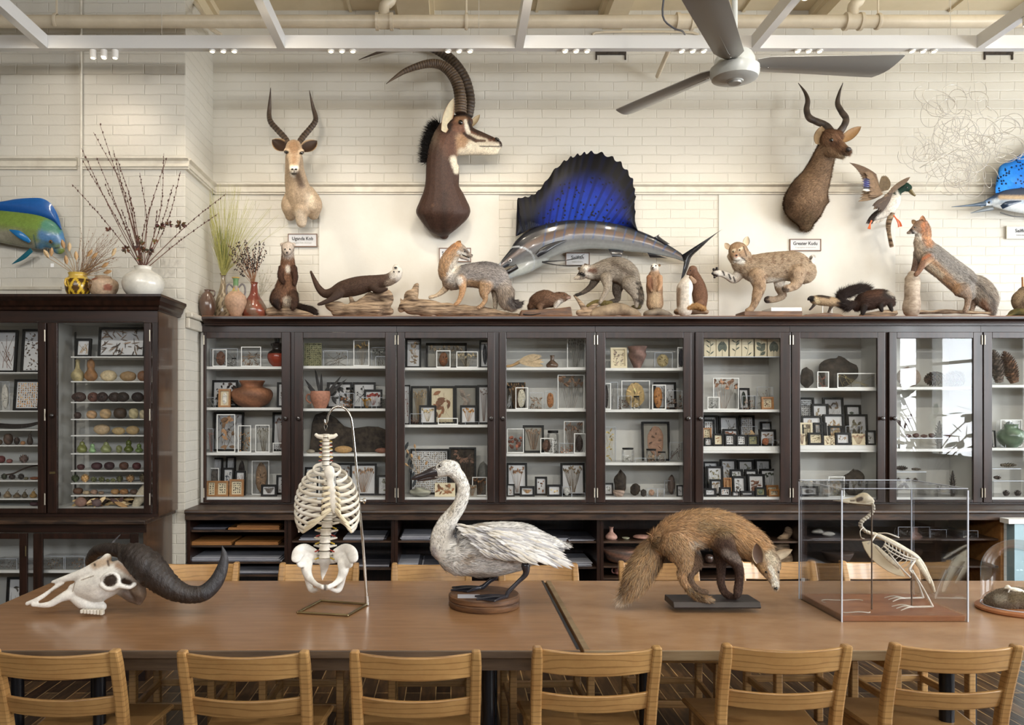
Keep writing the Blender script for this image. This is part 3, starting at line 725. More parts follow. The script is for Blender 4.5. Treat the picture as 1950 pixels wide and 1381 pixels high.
# ---------------------------------------------------------------- long display cabinet
GY, CBK = 5.69, 6.035                                   # door face, back
ZT, ZB = 2.085, .985                                    # glass top / bottom
PANES = [(394, 537), (578, 734), (771, 928), (964, 1115), (1152, 1300), (1338, 1484), (1522, 1668), (1705, 1850), (1886, 2030), (2068, 2210)]
SHELF = {0: [698, 776, 862], 1: [697, 778, 864], 2: [700, 809], 3: [700, 779, 864], 4: [701, 780, 881], 5: [780, 858], 6: [739, 856], 7: [737, 855], 8: [733, 853], 9: [735, 855]}
def wz(py): return Z(py, 5.73)
UNITS = [(372, 755.5), (755.5, 1133.5), (1133.5, 1504.5), (1504.5, 1868.5), (1868.5, 2230)]
names_u = ['first glazed unit from the brick pier', 'glazed unit behind the swan head', 'glazed unit in the middle of the cabinet wall', 'glazed unit behind the acrylic case', 'glazed unit cut by the right picture edge']
SHZ = {}
for u, (a, b) in enumerate(UNITS):
    x0, x1 = X(a, GY), X(b, GY)
    if u == 0: x0 = PIER_X + .012
    t = thing('display_cabinet', 'dark wood display cabinet, ' + names_u[u], 'cabinet', ((x0 + x1) / 2, 5.87, .952), 'glazed cabinet units along the back wall')
    e = .001
    MB().box(x0 + e, x1 - e, CBK - .012, CBK, .952, 2.17).build('back_panel', 'carc', t)
    for s0, s1 in ((x0 + e, x0 + .020), (x1 - .020, x1 - e)): MB().box(s0, s1, GY + .028, CBK - .013, .953, 2.17).build('side_panel', 'carc', t)
    MB().box(x0 + .021, x1 - .021, GY + .028, CBK - .013, 2.13, 2.17).build('top_board', 'carc', t)
    MB().box(x0 + .021, x1 - .021, GY + .028, CBK - .013, .953, wz(947)).build('bottom_board', 'shelf', t)
    MB().box(x0 + e, x1 - e, GY + .004, GY + .026, 2.130, 2.185).build('face_rail', 'darkh', t)
    MB().box(x0 + e, x1 - e, GY + .004, GY + .026, .953, .962).build('face_rail', 'darkh', t)
    pm = PANES[2 * u: 2 * u + 2]; mid = (pm[0][1] + pm[1][0]) / 2
    mx = X(mid, GY)
    MB().box(mx - .018, mx + .018, GY + .004, GY + .030, .963, 2.129).build('mullion', 'dark', t)
    MB().box(mx - .006, mx + .006, GY + .031, CBK - .013, .963, 2.129).build('divider', 'carc', t)
    for k in (0, 1):
        di = 2 * u + k; pa, pb = pm[k]; g0, g1 = X(pa, GY), X(pb, GY)
        if k == 0: d0, d1 = x0 + (.032 if u == 0 else .004), mx - .014
        else: d0, d1 = mx + .014, x1 - .004
        dr = MB()
        dr.box(d0, g0, GY - .020, GY, .966, 2.128); dr.box(g1, d1, GY - .020, GY, .966, 2.128)
        dr.box(g0, g1, GY - .020, GY, ZT, 2.128); dr.box(g0, g1, GY - .020, GY, .966, ZB)
        door = dr.build('door', 'dark', t, bevel=.003)
        MB().box(g0 - .004, g1 + .004, GY - .012, GY - .009, ZB - .004, ZT + .004).build('glass_pane', 'glass', door)
        kx = (g1 + d1) / 2 if k == 0 else (d0 + g0) / 2; kz = Z(797, GY - .02)
        kb = MB(); prof = [(.006, 0), (.006, .010), (.014, .016), (.0155, .022), (.012, .029), (.004, .031)]
        n = 14; vs = [(kx + r * math.cos(2 * PI * j / n), GY - .020 - h, kz + r * math.sin(2 * PI * j / n)) for r, h in prof for j in range(n)]
        fs = [(i * n + j, (i + 1) * n + j, (i + 1) * n + (j + 1) % n, i * n + (j + 1) % n) for i in range(len(prof) - 1) for j in range(n)] + [tuple((len(prof) - 1) * n + j for j in range(n))]
        kb.add(vs, fs).build('knob', 'knob', door, True)
        hx = d0 + .006 if k == 0 else d1 - .006
        for hz in (Z(648, GY), Z(938, GY)):
            h = MB().tube([(hx, GY - .024, hz - .032), (hx, GY - .024, hz + .032)], .0042, 8); h.build('hinge', 'hinge', door, True)
        s0 = x0 + .021 if k == 0 else mx + .0065; s1 = mx - .0065 if k == 0 else x1 - .021
        SHZ[di] = []
        for py in SHELF[di]:
            z = wz(py); SHZ[di].append(z)
            MB().box(s0, s1, 5.725, CBK - .013, z - .019, z).build('shelf', 'shelf', t, bevel=.002)
        SHZ[di].append(wz(947))
zt = 2.2275
cx0, cx1 = PIER_X + .052, X(2230, GY)
co = MB(); co.prismx([(GY + .004, 2.172), (GY - .024, 2.172), (GY - .026, 2.186), (GY - .040, 2.188), (GY - .042, 2.196), (GY - .056, 2.200), (GY - .074, 2.210), (GY - .080, 2.212), (GY - .080, zt), (CBK, zt), (CBK, 2.186), (GY + .004, 2.186)], cx0, cx1)
tag(co.build('cornice', 'darkh'), 'continuous dark moulded cornice and top board carrying the mounted animals', 'cornice')
tp = MB().box(cx0, cx1, GY - .078, CBK, zt, zt + .004); tag(tp.build('top_strip', mat('orange_brown_board', rgb(150, 96, 56), rgb(110, 70, 44), .7, nscale=9, stretch=(.5, 3, 1))), 'thin orange-brown board lying along the cabinet cornice', 'board')
TOPZ = zt + .004
wk = MB(); wk.prismx([(5.375, .925), (5.370, .935), (5.372, .946), (5.380, .951), (CBK, .951), (CBK, .925)], PIER_X + .012, cx1)
tag(wk.build('worktop', 'worn'), 'continuous dark worn counter top under the glazed cabinets', 'worktop')
MB_ = MB().prismx([(5.385, .885), (5.385, .9245), (5.41, .9245), (5.41, .885)], PIER_X + .012, cx1)
tag(MB_.build('counter_rail', 'worn'), 'worn dark wooden rail fixed below the counter edge', 'rail')
# lower open shelving
LOW = [(349, 548, [1010, 1039, 1070, 1095], 'first open shelf unit beside the brick pier'), (548, 751, [1030, 1082], 'open shelf unit behind the skeleton ribs'), (751, 945, [1030, 1082], 'open shelf unit behind the swan neck'),
       (945, 1143, [1031, 1080], 'open shelf unit behind the swan tail'), (1143, 1530, [1031, 1078], 'open shelf unit with pots behind the red fox'), (1530, 1912, [1026, 1078], 'open shelf unit seen through the acrylic case')]
LY = 5.42; LSZ = []
def lz(py): return Z(py, LY + .02)
for a, b, sh, lb in LOW:
    x0, x1 = max(X(a, LY), PIER_X + .013), X(b, LY)
    t = thing('shelf_unit', 'dark ' + lb, 'shelf unit', ((x0 + x1) / 2, 5.7, 0), 'open shelf units under the counter')
    MB().box(x0 + .001, x1 - .001, 6.0, 6.02, 0, .92).build('back_panel', 'dark', t)
    for s0, s1 in ((x0 + .001, x0 + .022), (x1 - .022, x1 - .001)): MB().box(s0, s1, LY, 5.999, 0, .884).build('side_panel', 'dark' if a != 1530 or s0 < x1 - .1 else 'tray', t)
    if b > 1150 and a < 1530 and a > 1000:
        pass
    zs = []
    for py in sh:
        z = lz(py); zs.append(z); MB().box(x0 + .023, x1 - .023, LY + .02, 5.998, z - .012, z).build('shelf', 'worn', t)
    MB().box(x0 + .023, x1 - .023, LY + .02, 5.998, .08, .10).build('shelf', 'dark', t); MB().box(x0 + .023, x1 - .023, LY + .03, LY + .05, 0, .08).build('plinth_board', 'dark', t)
    LSZ.append((x0, x1, zs))
    if a in (1143,):
        for px in ():
            pass
# ---------------------------------------------------------------- left cabinet
LG = 5.03
lx1 = X(300, LG)                                          # right side face
LP = [(-75, 75), (112, 276)]
LSH = {0: [709, 782, 818, 848, 883, 915, 950], 1: [679, 726, 765.5, 798, 829, 863.5, 896, 920, 943.5]}
t = thing('display_cabinet', 'dark wood display cabinet with gourds and seed pods standing against the left pier', 'cabinet', ((-3.2 + lx1) / 2, 5.2, .95))
MB().box(-3.6, lx1 - .021, 5.385, 5.40, .952, 2.20).build('back_panel', 'carc', t)
MB().box(lx1 - .020, lx1, LG + .022, 5.40, .952, 2.20).build('side_panel', 'side', t)
MB().box(-3.6, lx1 - .0205, LG + .022, 5.384, 2.14, 2.19).build('top_board', 'carc', t)
MB().box(-3.6, lx1 - .0205, LG + .022, 5.384, .952, Z(968, 5.07)).build('bottom_board', 'shelf', t)
MB().box(-3.6, lx1 - .0005, LG, LG + .021, 2.125, 2.20).build('face_rail', 'darkh', t)
MB().box(-3.6, lx1 - .0005, LG, LG + .021, .952, .972).build('face_rail', 'darkh', t)
MB().box(lx1 - .032, lx1 - .0005, LG, LG + .021, .973, 2.124).build('face_stile', 'dark', t)
dv = X(92, LG)
MB().box(dv - .015, dv + .015, LG, LG + .021, .973, 2.124).build('mullion', 'dark', t)
MB().box(X(96, 5.08) - .02, X(96, 5.08) - .005, LG + .03, 5.384, .973, 2.139).build('divider', 'carc', t)
LSHZ = {}
for di, (pa, pb) in enumerate(LP):
    g0, g1 = X(pa, LG), X(pb, LG); d0 = g0 - .05 if di == 0 else dv + .005; d1 = dv - .005 if di == 0 else lx1 - .034
    z0_, z1_ = Z(968, LG), Z(613, LG); dr = MB()
    dr.box(d0, g0, LG - .022, LG - .001, .975, 2.122); dr.box(g1, d1, LG - .022, LG - .001, .975, 2.122)
    dr.box(g0, g1, LG - .022, LG - .001, z1_, 2.122); dr.box(g0, g1, LG - .022, LG - .001, .975, z0_)
    door = dr.build('door', 'dark', t, bevel=.003)
    MB().box(g0 - .003, g1 + .003, LG - .014, LG - .011, z0_ - .003, z1_ + .003).build('glass_pane', 'glass', door)
    if di == 1:
        MB().ball(((d0 + g0) / 2, LG - .035, Z(791, LG)), .015, .014, .015, 14, 8).build('knob', 'knob', door, True)
        MB().box((d0 + g0) / 2 - .015, (d0 + g0) / 2 + .02, LG - .026, LG - .022, Z(902, LG), Z(898, LG)).build('latch', 'brass', door)
    hx = d1 - .004
    for py in (640, 790, 950):
        MB().tube([(hx, LG - .026, Z(py, LG) - .035), (hx, LG - .026, Z(py, LG) + .035)], .0042, 8).build('hinge', 'hinge', door, True)
    LSHZ[di] = []
    s0, s1 = (-3.6, X(96, 5.08) - .021) if di == 0 else (X(96, 5.08) - .004, lx1 - .021)
    xs = X(132, 5.11) if di == 1 else s0
    for py in LSH[di]:
        z = Z(py, 5.13); LSHZ[di].append(z)
        MB().box(xs, s1, 5.13, 5.384, z - .007, z).build('shelf', 'shelf', t)
    LSHZ[di].append(Z(968, 5.07))
    if di == 1: MB().box(X(141, 5.37), X(143.5, 5.37), 5.375, 5.384, 1.0, 2.1).build('slotted_upright', 'knob', t)
ct = MB(); ct.prismx([(LG, 2.195), (LG - .025, 2.2), (LG - .03, 2.215), (LG - .045, 2.225), (LG - .06, 2.25), (LG - .085, 2.268), (LG - .09, 2.272), (LG - .09, 2.286), (PIER_Y - .002, 2.286), (PIER_Y - .002, 2.2005), (LG, 2.2005)], -3.6, lx1 + .002)
# moulded return along the right side
pr = [(0, 2.195), (.025, 2.2), (.03, 2.215), (.045, 2.225), (.06, 2.25), (.085, 2.268), (.09, 2.272), (.09, 2.286), (0, 2.286)]
vs = []
for q in (0, 1):
    for d, z in pr: vs.append((lx1 + .002 + d * (.55), (LG - d if q == 0 else PIER_Y - .002), z))
n_ = len(pr); ct.add(vs, [tuple(range(n_)), tuple(range(2 * n_ - 1, n_ - 1, -1))] + [(i, i + n_, (i + 1) % n_ + n_, (i + 1) % n_) for i in range(n_)])
vs = [(lx1 + .002, LG - d, z) for d, z in pr[:-1]] + [(lx1 + .002 + d * .55, LG - d, z) for d, z in pr[:-1]]; n_ = len(pr) - 1
ct.add(vs, [(i, i + 1, i + 1 + n_, i + n_) for i in range(n_ - 1)])
tag(ct.build('cornice', 'dark'), 'dark moulded cornice of the left cabinet carrying the white vase', 'cornice')
LTOP = 2.286
lwx = X(277, 4.88)
wl = MB().box(-3.8, lwx, 4.87, PIER_Y - .002, .925, .951)
tag(wl.build('worktop', 'worn', bevel=.006), 'dark worn counter top of the left cabinet', 'worktop')
lb = thing('base_cabinet', 'dark glazed base cabinet under the left display cabinet', 'cabinet', (-2.6, 5.1, 0))
MB().box(-3.7, lwx - .02, 5.38, 5.40, 0, .924).build('back_panel', 'carc', lb)
MB().box(lwx - .032, lwx - .012, 4.93, 5.379, 0, .924).build('side_panel', 'side', lb)
MB().box(-3.7, lwx - .033, 4.93, 5.379, .06, .10).build('bottom_board', 'dark', lb)
MB().box(-3.7, lwx - .012, 4.905, 4.929, .875, .9245).build('face_rail', 'darkh', lb)
MB().box(-3.7, lwx - .012, 4.905, 4.929, 0, .14).build('face_rail', 'darkh', lb)
for (a, b) in ((-120, 39), (83, 249)):
    g0, g1 = X(a, 4.9), X(b, 4.9); d0, d1 = g0 - .055, g1 + .045; z1_ = Z(1026, 4.9); z0_ = .23; dr = MB()
    dr.box(d0, g0, 4.885, 4.904, .145, .872); dr.box(g1, d1, 4.885, 4.904, .145, .872); dr.box(g0, g1, 4.885, 4.904, z1_, .872); dr.box(g0, g1, 4.885, 4.904, .145, z0_)
    door = dr.build('door', 'dark', lb, bevel=.003)
    MB().box(g0 - .003, g1 + .003, 4.892, 4.895, z0_ - .003, z1_ + .003).build('glass_pane', 'glass', door)
    MB().tube([(d1 - .004, 4.88, .74), (d1 - .004, 4.88, .80)], .004, 8).build('hinge', 'brass', door, True)
LBS = Z(1085, 4.98)
MB().box(-3.7, lwx - .033, 4.96, 5.379, LBS - .016, LBS).build('shelf', 'shelf', lb)
# ---------------------------------------------------------------- animals and mounts
TD = 5.74
def ridged(pts, D, n=10, rings=26, amp=.10, r_scale=1, flat=.95, col=((58, 46, 38), (92, 76, 62)), until=.62, dy=0):
    rows = []
    for p in pts:
        d = D + dy + (p[3] if len(p) > 3 else 0); w = P(p[0], p[1], d); rows.append([w.x, w.y, w.z, p[2] * d / F * r_scale])
    q = crm(rows, 24); m = len(q); s = np.linspace(0, 1, m)
    sc = 1 + amp * (np.abs(np.sin(PI * rings * s)) ** .6 - .5) * (s < until) * np.clip((until - s) * 8, 0, 1)
    mb = MB(); cols = []
    for i in range(m):
        f = .5 + .5 * math.cos(PI * rings * 2 * s[i]); f = f if s[i] < until else .3
        c = [col[0][k] * f + col[1][k] * (1 - f) for k in range(3)]; cols += [rgb(*c)] * 14
    return mb.tube(q[:, :3], q[:, 3] * sc, n=14, k=flat, col=cols)
def ear(name, root, base, tip, w, D, dyb=0, dyt=0, outer=(150, 110, 70), inner=(70, 50, 36), m='skin', face=(0, -1, .1), curl=.4):
    """cupped leaf-shaped ear between two px points."""
    a = P(base[0], base[1], D + dyb); b = P(tip[0], tip[1], D + dyt); ax = b - a; ln = ax.length; ax.normalize()
    fz = Vector(face); fz = (fz - ax * fz.dot(ax)).normalized(); sd = ax.cross(fz); wr = w * D / F; mb = MB(); n = 9; m_ = 9
    vs = []; cl = []
    for side in (0, 1):
        for i in range(n):
            t = i / (n - 1); ww = wr * (math.sin(PI * min(1, (t * .86 + .14))) ** .7 if t < 1 else .02); ww = max(ww, .0006)
            for j in range(m_):
                u = -1 + 2 * j / (m_ - 1); off = fz * (-(1 - u * u) * ww * curl - (.002 if side else 0) * (1 - abs(u)))
                vs.append(a + ax * ln * t + sd * (u * ww) + off)
                cl.append(rgb(*(outer if side or abs(u) > .8 else inner)))
    off = n * m_
    fs = []
    for i in range(n - 1):
        for j in range(m_ - 1):
            q = (i * m_ + j, i * m_ + j + 1, (i + 1) * m_ + j + 1, (i + 1) * m_ + j); fs += [q, tuple(x + off for x in q[::-1])]
    for i in range(n - 1):
        for j in (0, m_ - 1): fs.append((i * m_ + j, (i + 1) * m_ + j, (i + 1) * m_ + j + off, i * m_ + j + off))
    return mb.add(vs, fs, cl).build(name, m, root, True)
def nose(root, x, y, r, D, dy=0, sy=.8, m='eye'):
    d = on_skin(x, y, D, dy, r * 1.5) + .3 * r * D / F if dy else D
    return MB().ball(P(x, y, d), r * D / F, r * D / F, r * sy * D / F, 12, 8).build('nose', m, root, True)
# ---- kob head, facing the camera
D = 6.05; r = thing('antelope_head_mount', 'tan antelope shoulder mount with lyre-shaped ridged horns facing forward', 'taxidermy head', (X(572, D), D - .01, Z(425, D)))
b = Body(D); TAN = (186, 156, 118)
b.ch_([(573, 398, 19, -.12), (570, 374, 25, -.14), (564, 345, 22, -.19), (561, 322, 18.5, -.26), (560, 300, 17, -.34)], k=.85, c=TAN)
b.ch_([(557, 372, 15, -.12), (552, 392, 17, -.12), (553, 410, 11, -.09)], k=.8, c=TAN); b.ch_([(586, 368, 15, -.12), (597, 390, 17, -.12), (597, 408, 11, -.09)], k=.8, c=TAN)
b.ch_([(573, 400, 14, -.15), (574, 424, 10, -.12)], k=.8, c=TAN)
b.ch_([(559.5, 281, 16, -.42), (560, 294, 15, -.46), (560, 307, 11.5, -.50), (560, 317, 10, -.54), (560, 324, 9.5, -.56)], k=.9, c=TAN)
b.ch_([(560, 318, 8, -.50), (560, 329, 6, -.54)], k=.9, c=(230, 215, 190)); b.ch_([(546, 288, 6, -.44), (574, 289, 6, -.44)], k=1, c=TAN)
b.dab((560, 331, 560, 324, 7, 3, (232, 220, 198)), (554, 319, 566, 319, 3.5, 3, (232, 220, 198)), (560, 279, 560, 282, 12, 5, (150, 112, 72)), (560, 300, 560, 308, 5, 4, (156, 120, 82)),
      (543, 287, 547, 288, 5, 2, (212, 182, 142)), (573, 290, 577, 290, 5, 2, (212, 182, 142)), (543, 289, 548, 290, 2.4, 1.2, (40, 26, 18)), (572, 292, 577, 290, 2.4, 1.2, (40, 26, 18)),
      (566, 332, 574, 352, 6, 5, (110, 84, 60)), (568, 410, 574, 424, 10, 5, (214, 190, 158)), (590, 375, 592, 392, 7, 6, (220, 196, 160)), (556, 331, 564, 331, 1.3, 1, (50, 38, 30)))
b.build('body', 'skin', r, vox=.006, smooth=5)
eyes(r, D, (545.5, 290, 3.1, -.50), (574.5, 291.5, 3.1, -.50))
mb = MB(); [mb.ball(P(560 + s * 3.4, 322.5, D - .605), .010, .006, .006, 10, 6) for s in (-1, 1)]; mb.tube([P(560, 323, D - .61), P(560, 329, D - .60)], .0022, 6); mb.build('nose', 'eye', r, True)
ridged([(550, 274, 5.4, -.38), (540, 260, 5.4, -.32), (527, 246, 5.2, -.27), (516, 233, 5, -.24), (512.5, 220, 4.6, -.22), (513.5, 200, 3.4, -.22), (515.5, 167, .5, -.26)], D, rings=17, amp=.22).build('horn', 'horn', r, True)
ridged([(568, 275, 5.4, -.38), (577, 261, 5.4, -.32), (589, 247, 5.2, -.27), (599, 234, 5, -.24), (601, 223, 4.6, -.22), (596, 204, 3.4, -.22), (589, 172, .5, -.26)], D, rings=17, amp=.22).build('horn', 'horn', r, True)
ear('ear', r, (544, 283), (518, 266), 12, D, -.40, -.34, TAN, (52, 36, 26)); ear('ear', r, (576, 285), (604, 268), 12, D, -.40, -.34, TAN, (52, 36, 26))
# ---- sable head in profile
D = 6.05; r = thing('sable_antelope_mount', 'dark brown antelope shoulder mount in profile with huge swept-back ridged horns', 'taxidermy head', (X(846, D), D - .01, Z(452, D)))
b = Body(D); DB = (72, 46, 33)
b.ch_([(846, 448, 9, -.05), (844, 430, 34, -.10), (844, 405, 52, -.13), (843, 380, 44, -.16), (841, 352, 32, -.19), (841, 320, 30, -.20), (843, 290, 29, -.20), (852, 262, 28, -.20)], k=.62, c=DB)
b.ch_([(858, 252, 27, -.20), (876, 243, 25, -.20), (893, 254, 14, -.20), (913, 263, 13, -.20), (934, 272, 12.5, -.20), (946, 276, 10.5, -.20)], k=.62, c=(120, 72, 42))
b.ch_([(852, 268, 26, -.2), (872, 275, 22, -.2), (892, 279, 17, -.2), (912, 282, 14, -.2), (932, 285, 11, -.2), (943, 287, 8, -.2)], k=.55, c=(206, 186, 152))
b.ch_([(878, 222, 9, -.2), (892, 232, 9, -.2)], k=1.1, c=(50, 32, 22))
b.ch_([(866, 320, 9, -.2), (866, 355, 8, -.19)], k=.9, c=DB)
b.dab((852, 262, 862, 280, 20, 10, (100, 62, 40)), (880, 264, 882, 288, 12, 6, (176, 132, 86)), (900, 282, 948, 284, 13, 4, (222, 208, 178)), (880, 290, 920, 294, 8, 4, (216, 200, 170)),
      (868, 215, 888, 214, 8, 3, (44, 28, 20)), (852, 236, 862, 222, 5, 3, (50, 30, 20)), (852, 250, 858, 238, 5, 3, (56, 34, 22)), (890, 225, 897, 244, 4, 2, (46, 30, 20)), (897, 243, 915, 254, 4.5, 1.5, (60, 40, 28)), (915, 254, 936, 262, 4.2, 1.5, (78, 54, 38)),
      (872, 228, 885, 228, 6, 3, (150, 104, 62)), (870, 244, 880, 246, 8, 4, (130, 82, 50)), (886, 230, 888, 240, 3, 1.5, (232, 218, 188)), (888, 240, 893, 256, 4, 1.5, (232, 218, 188)), (895, 258, 925, 268, 4, 1.5, (214, 196, 162)),
      (884, 254, 893, 262, 3, 1.5, (66, 42, 28)), (893, 260, 906, 268, 3.6, 1.5, (74, 48, 30)), (906, 268, 923, 268, 2.5, 1.2, (96, 66, 42)), (914, 278.5, 950, 279, 1, .8, (40, 26, 18)), (953, 268, 954, 277, 3, 1.5, (58, 40, 32)),
      (863, 303, 867, 316, 6, 4, (226, 212, 182)), (868, 308, 869, 326, 5, 3, (220, 206, 176)), (824, 390, 824, 392, 3, 3, (90, 60, 40)), (846, 370, 846, 440, 5, 6, (56, 36, 26)))
b.build('body', 'skin', r, vox=.006, smooth=4, fur=9000, flen=.012, fw=.0022, lift=.1, jit=.15)
eyes(r, D, (877, 233.5, 5, -.28))
MB().ball(P(947, 266, D - .235), .022, .016, .012, 12, 8, rot=Matrix.Rotation(.6, 3, 'Y')).build('nose', 'eye', r, True)
ridged([(877, 216, 11, -.24), (877, 190, 11, -.24), (871, 160, 10.7, -.24), (858, 138, 10, -.24), (840, 124, 9, -.24), (819, 121, 7.8, -.25), (796, 126, 6.5, -.26), (770, 136, 4.8, -.27), (750, 149, 2.6, -.28), (735, 160, .5, -.29)], D, rings=46, amp=.12, until=.8, col=((66, 50, 38), (108, 90, 70))).build('horn', 'horn', r, True)
ridged([(892, 222, 8.5, -.13), (895, 192, 9.5, -.12), (887, 156, 10, -.11), (871, 128, 10, -.10), (850, 106, 9.2, -.09), (820, 90, 8, -.08), (785, 84, 6.4, -.07), (745, 92, 4.2, -.06), (712, 103, 2.2, -.05), (683, 114, .5, -.04)], D, rings=46, amp=.12, until=.8, col=((52, 40, 32), (84, 70, 56))).build('horn', 'horn', r, True)
ear('ear', r, (845, 250), (864, 187), 11, D, -.28, -.26, (150, 98, 58), (218, 204, 172), face=(.6, -.8, 0)); ear('ear', r, (896, 240), (914, 218), 5.5, D, -.12, -.12, (160, 120, 80), (196, 176, 140))
mb = hair_tuft('mane', r, [P(836, 238, D - .2), P(825, 258, D - .2), P(819, 282, D - .2), P(817, 308, D - .2)], 1300, .085, rgb(20, 16, 14), .38, (-.8, 0, .25), w=.003)
# ---- kudu head
D = 6.05; r = thing('kudu_head_mount', 'brown shaggy-necked antelope mount with spiral horns looking right', 'taxidermy head', (X(1535, D), D - .01, Z(437, D)))
b = Body(D); KB = (146, 112, 76)
b.ch_([(1535, 428, 13, -.06), (1535, 411, 29, -.09), (1534, 388, 41, -.13), (1540, 364, 36, -.16), (1552, 340, 28, -.20), (1562, 316, 22.5, -.24), (1570, 294, 19, -.27), (1577, 276, 17, -.30)], k=.75, c=KB)
b.ch_([(1580, 266, 18, -.32), (1588, 274, 16, -.34), (1598, 281, 12.5, -.37), (1607, 286, 10, -.40), (1612, 288, 8.5, -.42)], k=.8, c=(136, 96, 60))
b.ch_([(1578, 258, 13, -.32), (1594, 258, 10, -.33)], k=.9, c=(120, 78, 46)); b.ch_([(1583, 285, 15, -.33), (1600, 293, 9, -.38)], k=.8, c=(150, 116, 80))
b.dab((1594, 259, 1598, 268, 6, 3, (130, 88, 56)), (1584, 270, 1592, 272, 7, 3, (96, 62, 38)), (1598, 298, 1608, 297, 6, 3, (206, 188, 158)), (1590, 300, 1596, 298, 5, 4, (176, 148, 112)),
      (1604, 284, 1612, 282, 6, 3, (96, 66, 46)), (1606, 293, 1617, 294, 1, .8, (50, 34, 24)), (1560, 330, 1570, 380, 8, 8, (140, 108, 74)), (1512, 360, 1500, 392, 10, 10, (100, 72, 46)), (1535, 420, 1545, 430, 12, 6, (146, 116, 76)))
b.build('body', 'skin', r, vox=.006, smooth=4, fur=26000, flen=.036, fw=.0022, lift=.16, jit=.18, droop=.8)
eyes(r, D, (1583, 267, 4, -.40)); MB().ball(P(1616, 284, D - .47), .018, .012, .014, 12, 8).build('nose', 'baseblk', r, True)
hc = ((52, 42, 36), (72, 60, 50))
ridged([(1586, 256, 7, -.3), (1574, 240, 6.6, -.27), (1556, 232, 6.4, -.25), (1541, 224, 6.2, -.24), (1536, 209, 5.6, -.22), (1538, 192, 4.6, -.20), (1533, 176, 2.9, -.18), (1520, 158, .5, -.17)], D, rings=6, amp=.08, col=hc, flat=.8).build('horn', 'horn', r, True)
ridged([(1597, 254, 6.6, -.32), (1607, 240, 6.4, -.32), (1611, 226, 6.0, -.3), (1602, 212, 5.6, -.28), (1595, 197, 4.8, -.26), (1598, 178, 2.8, -.26), (1605, 158, .5, -.27)], D, rings=6, amp=.08, col=hc, flat=.8).build('horn', 'horn', r, True)
ear('ear', r, (1560, 274), (1565, 240), 11, D, -.32, -.30, (120, 92, 64), (178, 152, 118), face=(-.3, -.9, 0)); ear('ear', r, (1603, 268), (1640, 241), 9, D, -.30, -.26, (120, 92, 62), (150, 116, 78), face=(.3, -.9, .2))
# ---- fishes
def fin_sheet(name, root, base, edge, D, th=.006, colf=None, rows=26, sub=6, scallop=0, m='fish', dy=0, bow=.02):
    """ribbed fin spanned between a base polyline and an outer edge polyline (px)."""
    n = sub * (len(edge) - 1) + 1; b = crm(base, max(1, 12)); e = crm(edge, sub); n = len(e)
    bi = np.linspace(0, len(b) - 1, n); b = np.array([b[int(i)] + (b[min(int(i) + 1, len(b) - 1)] - b[int(i)]) * (i % 1) for i in bi])
    vs = []; cl = []; 
    for side in (0, 1):
        for i in range(n):
            for j in range(rows + 1):
                t = j / rows; tt = t
                if scallop: tt = t * (1 + scallop * (abs(math.cos(PI * i / (sub))) ** 3 - .3) * t ** 3)
                q = b[i] * (1 - tt) + e[i] * tt; d = D + dy - bow * math.sin(PI * t) + (.5 if side else -.5) * th * (1 - t * .8) + .0008 * (1 if i % 2 else -1)
                w = P(q[0], q[1], d); vs.append(w); cl.append(rgb(*colf(i / (n - 1), t, q[0], q[1])) if colf else rgb(20, 22, 30))
    R = rows + 1; off = n * R; fs = []
    for i in range(n - 1):
        for j in range(rows):
            q = (i * R + j, i * R + j + 1, (i + 1) * R + j + 1, (i + 1) * R + j); fs += [q[::-1], tuple(x + off for x in q)]
    ring = [i * R for i in range(n)] + [(n - 1) * R + j for j in range(1, R)] + [i * R + rows for i in range(n - 2, -1, -1)] + [j for j in range(rows - 1, 0, -1)]
    fs += [(ring[i], ring[(i + 1) % len(ring)], ring[(i + 1) % len(ring)] + off, ring[i] + off) for i in range(len(ring))]
    return MB().add(vs, fs, cl).build(name, m, root, True)
def mix(a, b, t): t = max(0, min(1, t)); return [a[k] * (1 - t) + b[k] * t for k in range(3)]
def blade(name, root, pts, ws, D, col, m='fish', k=.25, dy=0):
    mb = MB(); mb.tube([P(p[0], p[1], D + dy + (p[2] if len(p) > 2 else 0)) for p in pts], [w * D / F for w in ws], n=12, k=k, sub=5, col=rgb(*col)); return mb.build(name, m, root, True)
D = 5.93; r = thing('sailfish_mount', 'large dark sailfish mount with spotted deep blue sail and open bill', 'mounted fish', (X(1150, D), 6.04, Z(450, D)))
b = Body(D); G = (92, 96, 104)
b.ch_([(940, 520, 4), (955, 506, 7), (968, 497, 12), (984, 488, 20), (1003, 476, 29), (1030, 464, 33), (1060, 454, 31.5), (1090, 448, 29.5), (1125, 447, 27.5), (1160, 450, 26), (1195, 456, 23.5), (1230, 464, 18.5), (1260, 474, 13.5), (1285, 484, 9), (1304, 494, 5.5)], k=.42, c=G)
b.ch_([(962, 530, 5), (978, 520, 9), (1000, 508, 14), (1030, 490, 16)], k=.45, c=(150, 158, 160))
